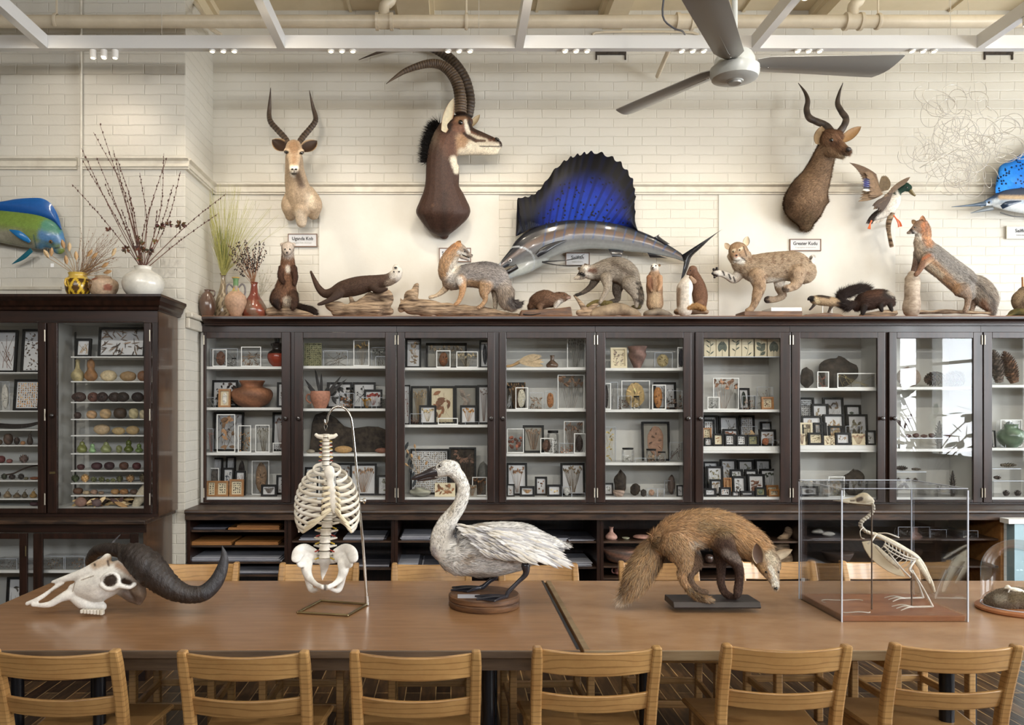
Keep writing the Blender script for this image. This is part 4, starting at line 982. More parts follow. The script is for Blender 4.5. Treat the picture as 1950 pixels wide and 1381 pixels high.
def fishcol(V):
    q = to_px(V); cl = np.array([(938, 520), (968, 497), (1003, 476), (1030, 464), (1060, 454), (1090, 448), (1125, 447), (1160, 450), (1195, 456), (1230, 464), (1260, 474), (1285, 484), (1306, 495)], float)
    hw = np.array([5, 14, 28, 33, 31, 29, 27, 26, 23, 18, 13, 9, 5.]); yc = np.interp(q[:, 0], cl[:, 0], cl[:, 1]); h = np.interp(q[:, 0], cl[:, 0], hw); s = (q[:, 1] - yc) / h
    st = [(-1.2, (20, 26, 40)), (-.75, (34, 38, 48)), (-.55, (54, 52, 56)), (-.32, (122, 92, 70)), (-.1, (130, 110, 96)), (.08, (112, 112, 116)), (.5, (150, 152, 152)), (.95, (196, 200, 196)), (1.3, (214, 220, 214))]
    C = np.ones((len(V), 4)); xs = [a for a, _ in st]
    for k in range(3): C[:, k] = np.interp(s, xs, [lin(c[k]) for _, c in st])
    bars = (np.abs(((q[:, 0] + s * 6) % 19) - 9.5) < 1.6) & (s < .25) & (s > -.95) & (q[:, 0] > 1030)
    C[bars] = C[bars] * .45 + np.array(rgb(40, 86, 150)) * .55
    hd = q[:, 0] < 1018; gill = np.abs(np.hypot((q[:, 0] - 985) * .9, q[:, 1] - 500) - 30) < 1.6
    C[:, :3] *= .62; C[hd & gill] = np.array(rgb(170, 176, 180)); return C
b.color = lambda V, noise=.05: fishcol(V)
b.build('body', 'fish', r, vox=.006, smooth=4)
MB().ball(P(971.5, 496, D - .055), .013, .008, .013, 14, 8).build('eye', 'card', r, True); MB().ball(P(971.5, 496, D - .062), .007, .006, .007, 12, 8).build('pupil', 'eye', r, True)
blade('bill', r, [(975, 498), (955, 509), (940, 521), (910, 545)], [7, 4, 2.6, .5], D, (44, 48, 56), k=.7)
blade('lower_jaw', r, [(996, 512), (975, 520), (960, 528), (952, 534)], [7, 5, 3.4, .8], D, (120, 126, 132), k=.7)
blade('mouth_lining', r, [(985, 507, -.03), (968, 517, -.03), (958, 523, -.02)], [4.5, 4.2, 2], D, (20, 14, 14), k=.4)
eb = [(982, 450), (984, 411), (986, 380), (1000, 376), (1012, 373), (1024, 365), (1037, 349), (1055, 325), (1073, 309), (1086, 301), (1099, 296), (1112, 293), (1125, 291), (1145, 293), (1165, 301), (1181, 311), (1194, 327), (1204, 343), (1208, 362), (1210, 376), (1208, 390), (1210, 404), (1209, 416), (1211, 428), (1215, 440)]
rsd = random.Random(5); spots = [(rsd.uniform(1005, 1200), rsd.uniform(335, 430)) for _ in range(110)]
def sailcol(u, t, x, y):
    blue = (12, 36, 130); blk = (12, 11, 15); br = (20, 66, 176)
    f = max(0, 1 - ((u - .55) / .40) ** 2) * max(0, 1 - (t / .78) ** 2.2); c = mix(blk, blue, f * 1.6); c = mix(c, br, max(0, f * 1.5 - .9))
    if int(u * 60) % 3 == 0: c = mix(c, (8, 14, 50), .45)
    for a, b_ in spots:
        if (a - x) ** 2 + (b_ - y) ** 2 < 3.2: return (10, 10, 16)
    return c
fin_sheet('sail_fin', r, [(986, 449), (1010, 436), (1040, 427), (1075, 421), (1110, 419), (1150, 423), (1190, 431), (1216, 441)], eb, D, colf=sailcol, rows=90, sub=8, scallop=.045, th=.010, m='sail')
fin_sheet('tail_fin', r, [(1298, 486), (1303, 500)], [(1376, 436), (1356, 452), (1335, 472), (1318, 488), (1313, 500), (1308, 515), (1300, 532), (1294, 545)], D, th=.022, rows=10)
fin_sheet('anal_fin', r, [(1158, 474), (1188, 476)], [(1170, 497), (1180, 499)], D, rows=8); fin_sheet('second_dorsal_fin', r, [(1240, 455), (1262, 466)], [(1256, 446), (1256, 451), (1276, 465)], D, rows=6)
fin_sheet('lower_tail_finlet', r, [(1232, 480), (1252, 486)], [(1238, 491), (1272, 492)], D, rows=6)
blade('pectoral_fin', r, [(1022, 487, -.08), (1035, 477, -.085), (1055, 466, -.07), (1079, 457, -.05)], [4, 6.5, 4.5, .6], D, (22, 24, 30), k=.3)
blade('pelvic_fin', r, [(1032, 498, -.02), (1060, 497, 0), (1095, 493, .03), (1113, 484, .06)], [1.4, 1.1, .9, .4], D, (24, 22, 24), k=.6)
blade('pelvic_fin', r, [(1032, 499, -.02), (1055, 504, 0), (1085, 506, .02), (1112, 505, .04)], [1.4, 1.1, .9, .4], D, (24, 22, 24), k=.6)
# right sailfish (bright blue)
D = 5.95; r = thing('sailfish_mount', 'bright light-blue spotted sailfish mount entering at the right picture edge', 'mounted fish', (X(2000, D), 6.04, Z(380, D)))
b = Body(D)
b.ch_([(1868, 391, 4), (1880, 386, 7), (1896, 383, 13), (1915, 381, 20), (1950, 382, 25), (1990, 386, 27), (2040, 388, 26), (2100, 394, 20), (2160, 402, 10)], k=.4, c=(150, 170, 190))
b.dab((1868, 378, 1900, 366, 9, 3, (34, 70, 110)), (1895, 362, 2100, 362, 16, 5, (22, 48, 80)), (1870, 388, 1884, 386, 4, 2, (60, 130, 190)), (1905, 376, 2050, 377, 4, 3, (196, 160, 110)), (1880, 397, 2000, 402, 10, 4, (214, 222, 224)), (1895, 384, 1900, 384, 4, 3, (206, 218, 224)))
b.build('body', 'fish', r, vox=.006, smooth=4, noise=.05); MB().ball(P(1883.5, 385.5, D - .05), .009, n=12, m=8).build('eye', 'eye', r, True)
blade('bill', r, [(1876, 388), (1850, 391), (1812, 394)], [5, 2.4, .5], D, (70, 90, 110), k=.8); blade('lower_jaw', r, [(1890, 396), (1868, 401), (1848, 406)], [5, 3, .6], D, (110, 118, 122), k=.7)
blade('pectoral_fin', r, [(1907, 395, -.06), (1920, 388, -.08), (1945, 383, -.07)], [4, 5, 1], D, (30, 50, 74), k=.3)
blade('pelvic_fin', r, [(1905, 405), (1930, 412), (1960, 414)], [1.2, 1, .5], D, (60, 60, 60), k=.6)
sp2 = [(rsd.uniform(1897, 2060), rsd.uniform(270, 366)) for _ in range(170)]
def bluecol(u, t, x, y):
    for a, b_ in sp2:
        if (a - x) ** 2 + (b_ - y) ** 2 < 3.4: return (14, 30, 60)
    return mix(mix((34, 120, 214), (60, 150, 232), math.sin(u * 9) * .5 + .5), (24, 50, 78), (t - .82) * 3)
fin_sheet('sail_fin', r, [(1896, 368), (1930, 362), (1980, 360), (2060, 366)], [(1896, 350), (1900, 330), (1905, 316), (1925, 305), (1950, 291), (1990, 270), (2040, 260), (2090, 280)], D, colf=bluecol, rows=70, sub=16, th=.01, m='sail')
# mahi at the left
D = 5.33; r = thing('mahi_mahi_mount', 'blue, green and silver blunt-headed fish mount entering at the left edge', 'mounted fish', (X(0, D), 5.41, Z(430, D)))
b = Body(D)
b.ch_([(-260, 400, 8), (-200, 410, 16), (-130, 416, 24), (-70, 422, 29), (0, 431, 31), (40, 437, 33), (72, 442, 33), (95, 450, 29), (107, 462, 19), (112, 472, 13)], k=.4, c=(120, 140, 40))
b.dab((-250, 392, 20, 404, 14, 6, (72, 110, 30)), (20, 412, 85, 424, 16, 6, (120, 158, 20)), (-100, 410, 60, 416, 12, 6, (118, 150, 22)), (-250, 440, 30, 452, 14, 8, (150, 146, 120)), (30, 460, 75, 474, 12, 6, (140, 136, 110)),
      (86, 448, 118, 452, 14, 6, (40, 120, 178)), (80, 470, 100, 480, 10, 6, (60, 118, 150)), (112, 430, 122, 466, 5, 3, (40, 130, 190)), (90, 430, 108, 434, 12, 5, (70, 150, 120)), (104, 473, 122, 470, 1.2, .8, (30, 40, 50)), (64, 448, 70, 478, 1.2, 1, (60, 96, 90)))
b.build('body', 'fish', r, vox=.006, smooth=3, noise=.07); MB().ball(P(96.5, 460.5, D - .055), .012, n=12, m=8).build('eye', 'eyeb', r, True); MB().ball(P(96.5, 460.5, D - .063), .006, n=12, m=8).build('pupil', 'eye', r, True)
fin_sheet('dorsal_fin', r, [(-230, 392), (-130, 392), (-60, 395), (0, 403), (50, 410), (95, 420), (116, 438)], [(-230, 372), (-130, 378), (-60, 386), (0, 384), (30, 379), (60, 377), (80, 378), (95, 386), (104, 398), (110, 410), (115, 425), (118, 436)], D, colf=lambda u, t, x, y: mix((16, 74, 146), (20, 96, 170), t), rows=10, th=.012)
blade('pectoral_fin', r, [(18, 438, -.08), (34, 445, -.085), (48, 454, -.075), (57, 461, -.06)], [1, 6, 5.5, 2.5], D, (24, 110, 170), k=.25)
blade('pelvic_fin', r, [(60, 476, -.02), (44, 490, 0), (23, 503, .03)], [4.5, 4.5, .6], D, (34, 110, 130), k=.3)
# ---- mallard
D = 5.86; r = thing('mallard_mount', 'flying drake duck mount with green head and raised wings beside the antelope neck', 'mounted bird', (X(1690, D), 6.04, Z(400, D)))
b = Body(D)
b.ch_([(1712, 362, 5.5), (1706, 372, 10), (1700, 385, 14), (1690, 399, 14), (1680, 408, 9), (1664, 414, 7), (1655, 420, 3)], k=.8, c=(222, 212, 196), L=.7)
b.ch_([(1714, 362, 7), (1722, 356, 9), (1729, 358, 7.5)], k=.85, c=(14, 58, 40), L=.3)
b.dab((1672, 392, 1652, 424, 10, 3, (44, 34, 28)), (1690, 372, 1676, 400, 5, 3, (88, 70, 54)), (1710, 360, 1732, 360, 12, 2, (12, 52, 36)), (1706, 362, 1710, 370, 3, 1.5, (214, 206, 190)))
b.build('feathered_body', 'fur', r, vox=.005, smooth=4, fur=5000, flen=.014, fw=.004, lift=.08)
blade('bill', r, [(1731, 361), (1737, 368), (1743, 373)], [3.6, 3, 1.6], D, (126, 112, 78), k=1.3, m='gloss'); eyes(r, D, (1727, 357, 1.6, -.028))
def wing(name, root, prs, D, th=.008, cols=None, dyf=lambda t: 0):
    """a wing of overlapping feathers: prs = (root px, tip px) pairs from the leading edge on."""
    mb = MB(); n = len(prs)
    for i, (a, b_) in enumerate(prs):
        pa = P(a[0], a[1], D + dyf(i / n) ); pb = P(b_[0], b_[1], D + dyf(i / n) + .01 * (i % 2)); c = cols[i] if cols else (110, 88, 66)
        mb.leaf((pa + pb) / 2, pb - pa, (0, -1, .1), (pb - pa).length * 1.12, .034, rgb(*c), th=.003, seg=6)
    return mb.build(name, 'pt', root, True)
def fan_pairs(a0, a1, t0, tm, t1, n):
    out = []
    for i in range(n):
        u = i / (n - 1); a = (a0[0] + (a1[0] - a0[0]) * u, a0[1] + (a1[1] - a0[1]) * u)
        q = [(1 - u) ** 2 * t0[k] + 2 * u * (1 - u) * tm[k] + u * u * t1[k] for k in (0, 1)]; out.append((a, tuple(q)))
    return out
pr = fan_pairs((1668, 332), (1680, 370), (1620, 311), (1656, 338), (1636, 383), 16)
wing('raised_wing', r, pr + fan_pairs((1664, 336), (1680, 368), (1648, 328), (1656, 352), (1655, 374), 12), D, cols=[mix((96, 74, 56), (134, 110, 82), i / 16) for i in range(16)] + [(128, 104, 80)] * 12, dyf=lambda t: .02 - .05 * t)
mb = MB()
for i in range(6): mb.leaf(P(1650, 342 + i * 4, D - .045), (-.9, 0, .1), (0, -1, 0), .055, .018, rgb(*[(26, 26, 60), (34, 38, 96), (34, 38, 100), (30, 34, 90), (24, 24, 50), (220, 214, 200)][i]), th=.002)
mb.build('wing_speculum', 'gloss', r, True)
wing('near_wing', r, fan_pairs((1706, 358), (1690, 378), (1732, 338), (1700, 350), (1664, 398), 12) + fan_pairs((1700, 362), (1688, 376), (1678, 404), (1672, 398), (1662, 392), 8), D, cols=[(104, 84, 64)] * 12 + [(74, 58, 46)] * 8, dyf=lambda t: -.07)
wing('tail_feathers', r, fan_pairs((1676, 398), (1682, 404), (1650, 425), (1662, 428), (1678, 422), 9), D, cols=[(50, 38, 30)] * 4 + [(206, 198, 184)] * 5); wing('rump_feathers', r, fan_pairs((1678, 365), (1690, 362), (1680, 336), (1688, 332), (1693, 342), 6), D, cols=[(104, 86, 60)] * 6)
for f_ in ([(1700, 408), (1706, 416), (1712, 424), (1714, 432)], [(1660, 420), (1657, 427), (1655, 436)]):
    mb = MB(col=rgb(214, 92, 40)); mb.tube([P(x, y, D - .03) for x, y in f_], [.006, .005, .012, .016][:len(f_)], 8, k=.4, sub=3); mb.build('foot', 'gloss', r, True)
mb = MB(); mb.tube([P(1699, 405, D - .02), P(1692, 425, D), P(1693, 445, D + .02), P(1698, 470, D + .05)], [.020, .018, .013, .014], 10, sub=4); mb.build('branch', 'drift', r, True)
mb = MB(); mb.tube([P(1694, 430, D), P(1694, 430, 6.04)], .006, 6); mb.build('wall_bracket', 'blackmetal', r)
# ---- helper for grounded mounts on the cabinet
GYW = 5.0
def drift(root, D, chains, name='driftwood_base', m='drift', vox=.006, disp=.004, k=.9):
    b = Body(D)
    for c in chains: b.ch_(c, k=k)
    return b.build(name, m, root, vox=vox, smooth=2, disp=disp, noise=.05)
def base_thing(name, label, cat, px, D=TD, z=None): return thing(name, label, cat, (X(px, D), D, TOPZ if z is None else z))
# marten
r = base_thing('marten_mount', 'brown marten standing upright on hind legs on a flat stick base', 'mounted animal', 545); D = TD
b = Body(D); MB_C = (138, 92, 58)
b.ch_([(548, 476, 11), (548, 492, 12), (548, 510, 14.5), (547, 530, 15.5), (544, 550, 20), (544, 566, 20)], k=.85, c=MB_C)
b.ch_([(548, 473, 12.5, -.02), (547, 480, 9, -.05), (546.5, 484, 5, -.07)], k=.9, c=(200, 180, 160), L=.4); b.ch_([(537, 467, 4), (559, 467, 4)], k=.6, c=(200, 182, 164), L=.3)
b.ch_([(537, 512, 6.5, -.03), (534, 527, 5.5, -.06), (539, 538, 4.5, -.09)], k=1, c=(74, 44, 28), L=.7); b.ch_([(559, 512, 6.5, -.03), (562, 528, 5.5, -.06), (561, 541, 4.5, -.08)], k=1, c=(74, 44, 28), L=.7)
b.ch_([(530, 560, 12, -.03), (524, 572, 10, -.05), (530, 584, 6, -.07)], k=1, c=(70, 44, 28)); b.ch_([(556, 562, 11, -.03), (560, 574, 9, -.05), (558, 585, 6, -.07)], k=1, c=(70, 44, 28))
b.ch_([(556, 580, 6, .04), (575, 587, 6, .05), (592, 592, 7, .04), (600, 596, 3, .03)], c=(48, 32, 24), L=1.6)
b.dab((548, 509, 549, 514, 4.5, 2, (232, 216, 196)), (546, 570, 546, 580, 7, 2.5, (214, 196, 170)), (548, 468, 548, 480, 12, 3, (206, 188, 170)), (547, 482, 547, 484, 3, 1.5, (150, 130, 118)), (526, 574, 524, 582, 6, 3, (44, 28, 22)))
b.build('body', 'fur', r, vox=.0045, smooth=4, fur=15000, flen=.022, lift=.3, fw=.0026, dark=.25)
eyes(r, D, (543, 476, 1.6, -.052), (552, 476, 1.6, -.052)); nose(r, 546.5, 482.5, 2, D, -.088)
drift(r, D, [[(515, 594, 9), (535, 594, 12), (560, 596, 9), (585, 600, 5), (594, 602, 3)]])
# otter
r = base_thing('otter_mount', 'dark otter with pale face lying over a twisted driftwood stump', 'mounted animal', 675); D = TD
b = Body(D); OC = (78, 54, 38)
b.ch_([(592, 520, 2.4), (598, 534, 4), (606, 550, 6), (617, 561, 8), (632, 561, 10.5), (652, 554, 16), (677, 548, 18), (700, 543, 16), (720, 539, 13), (738, 536, 12), (750, 530, 12)], k=.9, c=OC)
b.ch_([(753, 527, 12.5), (756, 520, 11), (755, 514, 8)], k=.95, c=(206, 196, 180), L=.4)
b.ch_([(645, 562, 10, -.05), (632, 572, 6, -.08), (614, 580, 4, -.09), (607, 582, 3, -.09)], c=(66, 46, 34), L=.6); b.ch_([(710, 550, 8, -.04), (722, 556, 6, -.06), (735, 553, 4, -.07)], c=(66, 46, 34), L=.6)
b.dab((756, 514, 756, 534, 13, 3, (216, 206, 190)), (740, 543, 748, 540, 7, 4, (150, 128, 104)))
b.build('body', 'fur', r, vox=.0045, smooth=4, fur=12000, flen=.014, lift=.15, fw=.0026, dark=.2)
nose(r, 753.5, 512.5, 3.2, D, -.02, .6); mb = MB(); [mb.ball(P(x, 520, D - .045), .006, n=10, m=6) for x in (750, 760)]; mb.build('eye', 'eye', r, True)
drift(r, D, [[(626, 585, 8), (645, 590, 12), (660, 596, 9)], [(640, 596, 9), (680, 592, 15), (720, 590, 16), (742, 596, 8)], [(690, 580, 10), (715, 566, 9), (733, 563, 11), (741, 572, 9), (728, 588, 12)], [(672, 590, 8), (668, 575, 5), (666, 568, 3)], [(700, 585, 8), (697, 572, 6), (705, 560, 4)]], disp=.006)
# grey fox on log
r = base_thing('gray_fox_mount', 'grizzled fox with orange neck looking back over its shoulder on a log', 'mounted animal', 900); D = TD
b = Body(D); GF = (158, 150, 142)
b.ch_([(862, 534, 20), (882, 527, 21), (905, 525, 24), (926, 526, 27), (944, 532, 26), (956, 542, 18)], k=.6, c=GF)
b.ch_([(858, 538, 14), (852, 520, 17), (853, 503, 16.5), (860, 488, 14.5), (868, 478, 13)], k=.75, c=(206, 160, 104))
b.ch_([(872, 475, 13), (881, 479, 10), (890, 484, 5.5), (897, 488, 3.2)], k=.8, c=(150, 134, 118), L=.4); b.ch_([(880, 489, 6), (888, 494, 3), (892, 497, 2)], k=.7, c=(190, 170, 150), L=.3)
b.ch_([(852, 535, 11, .03), (849, 549, 7, .03), (840, 558, 5, .03), (830, 564, 3.4, .02), (820, 567, 3.6, .02)], c=(206, 178, 140), L=.5)
b.ch_([(878, 535, 12, -.05), (881, 550, 7, -.06), (878, 565, 5, -.06), (872, 577, 4, -.06), (868, 580, 3.6, -.06)], c=(202, 150, 92), L=.5)
b.ch_([(925, 545, 15, -.05), (922, 560, 9, -.06), (924, 572, 4.6, -.06), (917, 583, 4, -.07), (912, 586, 4, -.07)], c=(186, 140, 84), L=.6)
b.ch_([(945, 550, 12, .05), (944, 570, 6, .05), (943, 586, 4, .05)], c=(200, 180, 150), L=.6)
b.ch_([(952, 540, 15), (961, 556, 17), (964, 572, 15), (972, 580, 12), (984, 580, 8), (990, 578, 3)], k=.8, c=(168, 144, 118), L=1.7)
b.dab((880, 505, 940, 508, 11, 5, (128, 122, 122)), (895, 518, 950, 525, 14, 6, (164, 154, 148)), (895, 540, 915, 545, 7, 4, (190, 146, 90)), (860, 520, 870, 500, 8, 3, (226, 212, 190)), (858, 532, 872, 535, 9, 4, (222, 214, 204)), (850, 490, 846, 525, 6, 4, (208, 156, 92)), (852, 478, 870, 466, 8, 4, (204, 142, 74)), (872, 483, 884, 486, 4, 2, (232, 222, 206)), (975, 572, 992, 582, 12, 3, (52, 38, 32)), (884, 476, 890, 482, 2, 1, (90, 76, 66)))
b.build('body', 'fur', r, vox=.0045, smooth=4, fur=30000, flen=.022, lift=.25, fw=.0026, tip=[(40, 38, 40), (206, 200, 196), (140, 130, 122)], tipmix=.35, noise=.2, dark=.15)
ear('ear', r, (869, 470), (877, 459), 5.5, D, -.02, -.01, (204, 144, 80), (120, 90, 60)); eyes(r, D, (885, 480, 1.5, -.035)); nose(r, 898.5, 487, 2.2, D)
MB().tube([P(880, 486, D - .035), P(889, 490, D - .02), P(894, 492, D - .015)], .0042, 8).build('open_mouth', 'eye', r, True)
drift(r, D, [[(764, 590, 6), (772, 585, 12), (800, 586, 16), (850, 591, 13), (900, 594, 11), (940, 598, 8), (985, 602, 3)], [(778, 580, 13), (786, 562, 12), (792, 548, 6), (795, 543, 3)], [(766, 578, 5), (763, 570, 3)], [(922, 590, 5), (935, 598, 4), (933, 592, 3)]], disp=.006)
# muskrat
r = base_thing('muskrat_mount', 'rounded brown muskrat with black tail on a flat wooden slab', 'mounted animal', 1040); D = TD
b = Body(D); b.ch_([(1012, 584, 8), (1020, 577, 15), (1036, 570, 17.5), (1053, 571, 14), (1064, 568, 11.5), (1074, 566, 8.5), (1081, 566, 4.5)], k=.95, c=(118, 82, 54))
b.ch_([(1060, 578, 7, -.03), (1057, 586, 3, -.04)], c=(150, 130, 104), L=.5); b.ch_([(1028, 584, 7, -.05), (1030, 591, 3, -.06)], c=(104, 72, 48), L=.5)
b.dab((1066, 577, 1058, 586, 6, 3, (190, 180, 166)), (1080, 568, 1084, 567, 3, 2, (190, 150, 130)), (1022, 590, 1030, 590, 6, 4, (140, 104, 72)))
b.build('body', 'fur', r, vox=.0045, smooth=4, fur=12000, flen=.018, lift=.2, fw=.0026, dark=.2); eyes(r, D, (1074, 562, 1.3, -.03)); ear('ear', r, (1065, 560), (1064, 556), 3, D, -.03, -.035, (130, 90, 60), (90, 60, 40))
MB(col=rgb(40, 34, 32)).tube([P(1020, 590, D - .06), P(1000, 594, D - .07), P(994, 598, D - .08), P(1010, 600, D - .1), P(1030, 597, D - .1)], [.010, .009, .007, .005, .002], 8, sub=4).build('tail', 'skin', r, True)
MB().prism([(X(988, D), TOPZ), (X(1087, D), TOPZ), (X(1084, D), Z(587, D)), (X(1060, D), Z(590, D)), (X(990, D), Z(594, D))], D - .09, D + .08).build('wooden_slab', 'basew', r, bevel=.008)
# raccoon
r = base_thing('raccoon_mount', 'grey masked raccoon walking down a mossy branch and stone', 'mounted animal', 1160); D = TD
b = Body(D); RC = (160, 146, 128)
b.ch_([(1122, 520, 12), (1140, 517, 17), (1160, 514, 22), (1180, 515, 24), (1196, 526, 22), (1206, 540, 14)], k=.7, c=RC)
b.ch_([(1116, 516, 13), (1108, 524, 9), (1101, 528, 5), (1096, 530, 3)], k=.85, c=(170, 154, 134), L=.5)
b.ch_([(1134, 532, 9, .04), (1126, 545, 6, .04), (1114, 555, 4.5, .04), (1104, 560, 3.2, .03), (1098, 562, 3.4, .03)], c=(96, 82, 68), L=.5)
b.ch_([(1155, 530, 12, -.05), (1156, 548, 6.5, -.07), (1150, 562, 4.5, -.07), (1143, 575, 3.4, -.07)], c=(168, 152, 130), L=.6)
b.ch_([(1180, 535, 14, .05), (1175, 555, 9, .05), (1176, 570, 5, .05), (1164, 574, 3.4, .04)], c=(84, 70, 58), L=.6)
b.ch_([(1198, 540, 15, -.05), (1208, 560, 8, -.06), (1211, 572, 4.5, -.06), (1212, 580, 4, -.06)], c=RC, L=.7)
b.ch_([(1206, 528, 7, .02), (1214, 545, 6.5, .02), (1218, 560, 7, .01), (1219, 572, 6, 0), (1218, 580, 3, 0)], c=(104, 86, 68), L=1.3)
b.dab((1104, 521, 1112, 523, 4, 1.5, (30, 24, 22)), (1096, 529, 1102, 527, 3.5, 2, (214, 196, 170)), (1114, 507, 1118, 511, 4.5, 2, (226, 216, 200)), (1120, 520, 1124, 530, 4.5, 2, (232, 222, 206)), (1124, 516, 1130, 516, 5, 3, (110, 70, 48)), (1165, 500, 1200, 520, 6, 6, (96, 80, 64)), (1211, 538, 1216, 537, 2.4, 1, (46, 36, 30)), (1213, 548, 1220, 547, 2.4, 1, (46, 36, 30)), (1214, 558, 1222, 558, 2.4, 1, (46, 36, 30)), (1212, 570, 1222, 571, 3.4, 1, (46, 36, 30)), (1098, 562, 1104, 560, 4, 2, (60, 52, 46)))
b.build('body', 'fur', r, vox=.0045, smooth=4, fur=26000, flen=.024, lift=.25, fw=.0026, tip=[(210, 200, 184), (90, 76, 62)], tipmix=.3, dark=.2)
eyes(r, D, (1107, 521, 1.7, -.038)); nose(r, 1095, 529.5, 2.2, D); ear('ear', r, (1118, 510), (1113, 502), 4.5, D, -.03, -.03, (220, 210, 194), (90, 70, 54)); ear('ear', r, (1105, 514), (1101, 509), 3.5, D, .03, .03, (200, 188, 170), (100, 84, 66))
drift(r, D, [[(1130, 598, 8), (1155, 591, 12), (1180, 590, 12), (1205, 595, 9), (1216, 600, 5)]], name='stone_base', m=mat('pale_stone', rgb(170, 150, 122), rgb(112, 96, 78), .8, nscale=12, bump=.4))
drift(r, D, [[(1093, 563, 3), (1104, 576, 4.5), (1112, 588, 6), (1118, 600, 6)], [(1118, 598, 7), (1128, 584, 6), (1142, 576, 4), (1152, 574, 3)], [(1102, 596, 6), (1110, 598, 6)]], disp=.003)
b = Body(D); b.ch_([(1120, 583, 4), (1135, 576, 5), (1150, 578, 5), (1163, 577, 4)], k=1, c=(120, 104, 40)); b.ch_([(1205, 586, 4), (1216, 584, 5)], k=1, c=(96, 84, 40)); b.build('moss', 'fur', r, vox=.004, smooth=1, fur=2500, flen=.008, lift=1)
# ground squirrels
for nm, lb, cx, hd, bc, tilt, base in (('prairie_dog_mount', 'upright tawny prairie dog on a grey stone, arms at its chest', 1246, (222, 214, 200), (168, 128, 88), 0, 0), ('prairie_dog_mount', 'reddish brown prairie dog hugging the back of a pale stump', 1330, (128, 88, 62), (124, 82, 52), 1, 1)):
    r = base_thing(nm, lb, 'mounted animal', cx - 8 * base); b = Body(D)
    if not base:
        b.ch_([(1247, 518, 8), (1246, 530, 13), (1246, 548, 15.5), (1247, 565, 15), (1247, 582, 16), (1247, 592, 11)], k=.85, c=bc)
        b.ch_([(1246, 512, 8.5, -.01), (1245, 510, 6, -.03), (1244, 511, 4, -.045)], k=.9, c=hd, L=.3); b.ch_([(1236, 530, 5, -.04), (1236, 545, 4, -.05), (1240, 555, 3, -.06)], c=(150, 96, 50), L=.4); b.ch_([(1257, 530, 5, -.04), (1258, 545, 4, -.05), (1254, 555, 3, -.06)], c=(176, 130, 84), L=.4)
        b.dab((1240, 535, 1240, 560, 4, 3, (120, 74, 40)), (1247, 565, 1247, 585, 10, 6, (196, 164, 120)), (1256, 530, 1258, 550, 5, 3, (184, 138, 92)), (1240, 592, 1256, 592, 5, 3, (110, 84, 60)))
        b.build('body', 'fur', r, vox=.0042, smooth=4, fur=10000, flen=.014, lift=.2, dark=.15); eyes(r, D, (1241, 508, 1.4, -.03), (1249, 508, 1.4, -.035)); nose(r, 1243.5, 511.5, 1.6, D, -.07); ear('ear', r, (1254, 508), (1258, 506), 3, D, -.01, -.01, (200, 180, 150), (120, 96, 70))
        drift(r, D, [[(1232, 600, 7), (1250, 598, 8), (1268, 600, 7), (1277, 603, 4)]], name='stone_base', m=mat('grey_stone', rgb(150, 138, 120), rgb(104, 94, 82), .8, nscale=14, bump=.4), disp=.003, k=2.2)
    else:
        b.ch_([(1320, 526, 8, 0), (1325, 540, 11, .02), (1330, 555, 13.5, .03), (1333, 572, 14.5, .03), (1334, 588, 12, .02)], k=.85, c=bc)
        b.ch_([(1319, 523, 9), (1314, 527, 6), (1311, 530, 4)], k=.9, c=hd, L=.4); b.ch_([(1322, 545, 5, -.03), (1315, 537, 3.4, -.05)], c=(170, 132, 96), L=.3); b.ch_([(1334, 585, 7, -.04), (1324, 592, 4, -.05)], c=bc, L=.4)
        b.build('body', 'fur', r, vox=.0042, smooth=4, fur=9000, flen=.013, lift=.2, dark=.15); eyes(r, D, (1315, 524, 1.3, -.03))
        s_ = Body(D - .03); s_.ch_([(1304, 598, 15), (1303, 575, 14.5), (1304, 555, 14.5), (1306, 545, 11), (1308, 540, 7)], k=.9, c=(206, 194, 176)); s_.dab((1316, 545, 1316, 595, 3, 2, (240, 236, 226)), (1293, 560, 1291, 590, 4, 3, (150, 124, 96))); s_.build('pale_stump', 'pt', r, vox=.005, smooth=2, disp=.004, noise=.05)
        drift(r, D, [[(1290, 602, 6), (1315, 600, 7), (1345, 603, 4)]], name='ground_base', k=2.2, disp=.003)
        b = Body(D - .06); b.ch_([(1310, 596, 4), (1325, 592, 5), (1340, 597, 4)], k=1.6, c=(180, 130, 70)); b.build('straw', 'fur', r, vox=.005, smooth=1, fur=1800, flen=.016, lift=.8, jit=1, tip=[(220, 180, 110)])
# bobcat
r = base_thing('bobcat_mount', 'spotted bobcat stretching one white paw out, standing on one foreleg', 'mounted animal', 1430); D = TD
b = Body(D); BC = (176, 148, 114)
b.ch_([(1412, 502, 19), (1425, 508, 24), (1442, 512, 28), (1465, 510, 29), (1490, 507, 28), (1512, 508, 29), (1530, 517, 24)], k=.65, c=BC)
b.ch_([(1406, 480, 20, -.02), (1402, 486, 15, -.05), (1401, 490, 8, -.075)], k=.85, c=(178, 140, 98), L=.5); b.ch_([(1392, 488, 7, -.03), (1395, 496, 6, -.03)], c=(200, 180, 150)); b.ch_([(1420, 486, 10, -.02), (1425, 493, 7, -.02)], c=(190, 160, 126))
b.ch_([(1410, 518, 12, .02), (1398, 532, 8.5, .02), (1384, 525, 7, 0), (1372, 521, 6, -.01), (1364, 520, 8, -.02)], c=(216, 206, 190), L=.5)
b.ch_([(1440, 525, 16, -.05), (1446, 545, 12.5, -.06), (1442, 562, 10, -.06), (1437, 578, 7, -.06), (1431, 588, 6, -.06), (1425, 593, 6.5, -.07)], c=(172, 136, 96), L=.6)
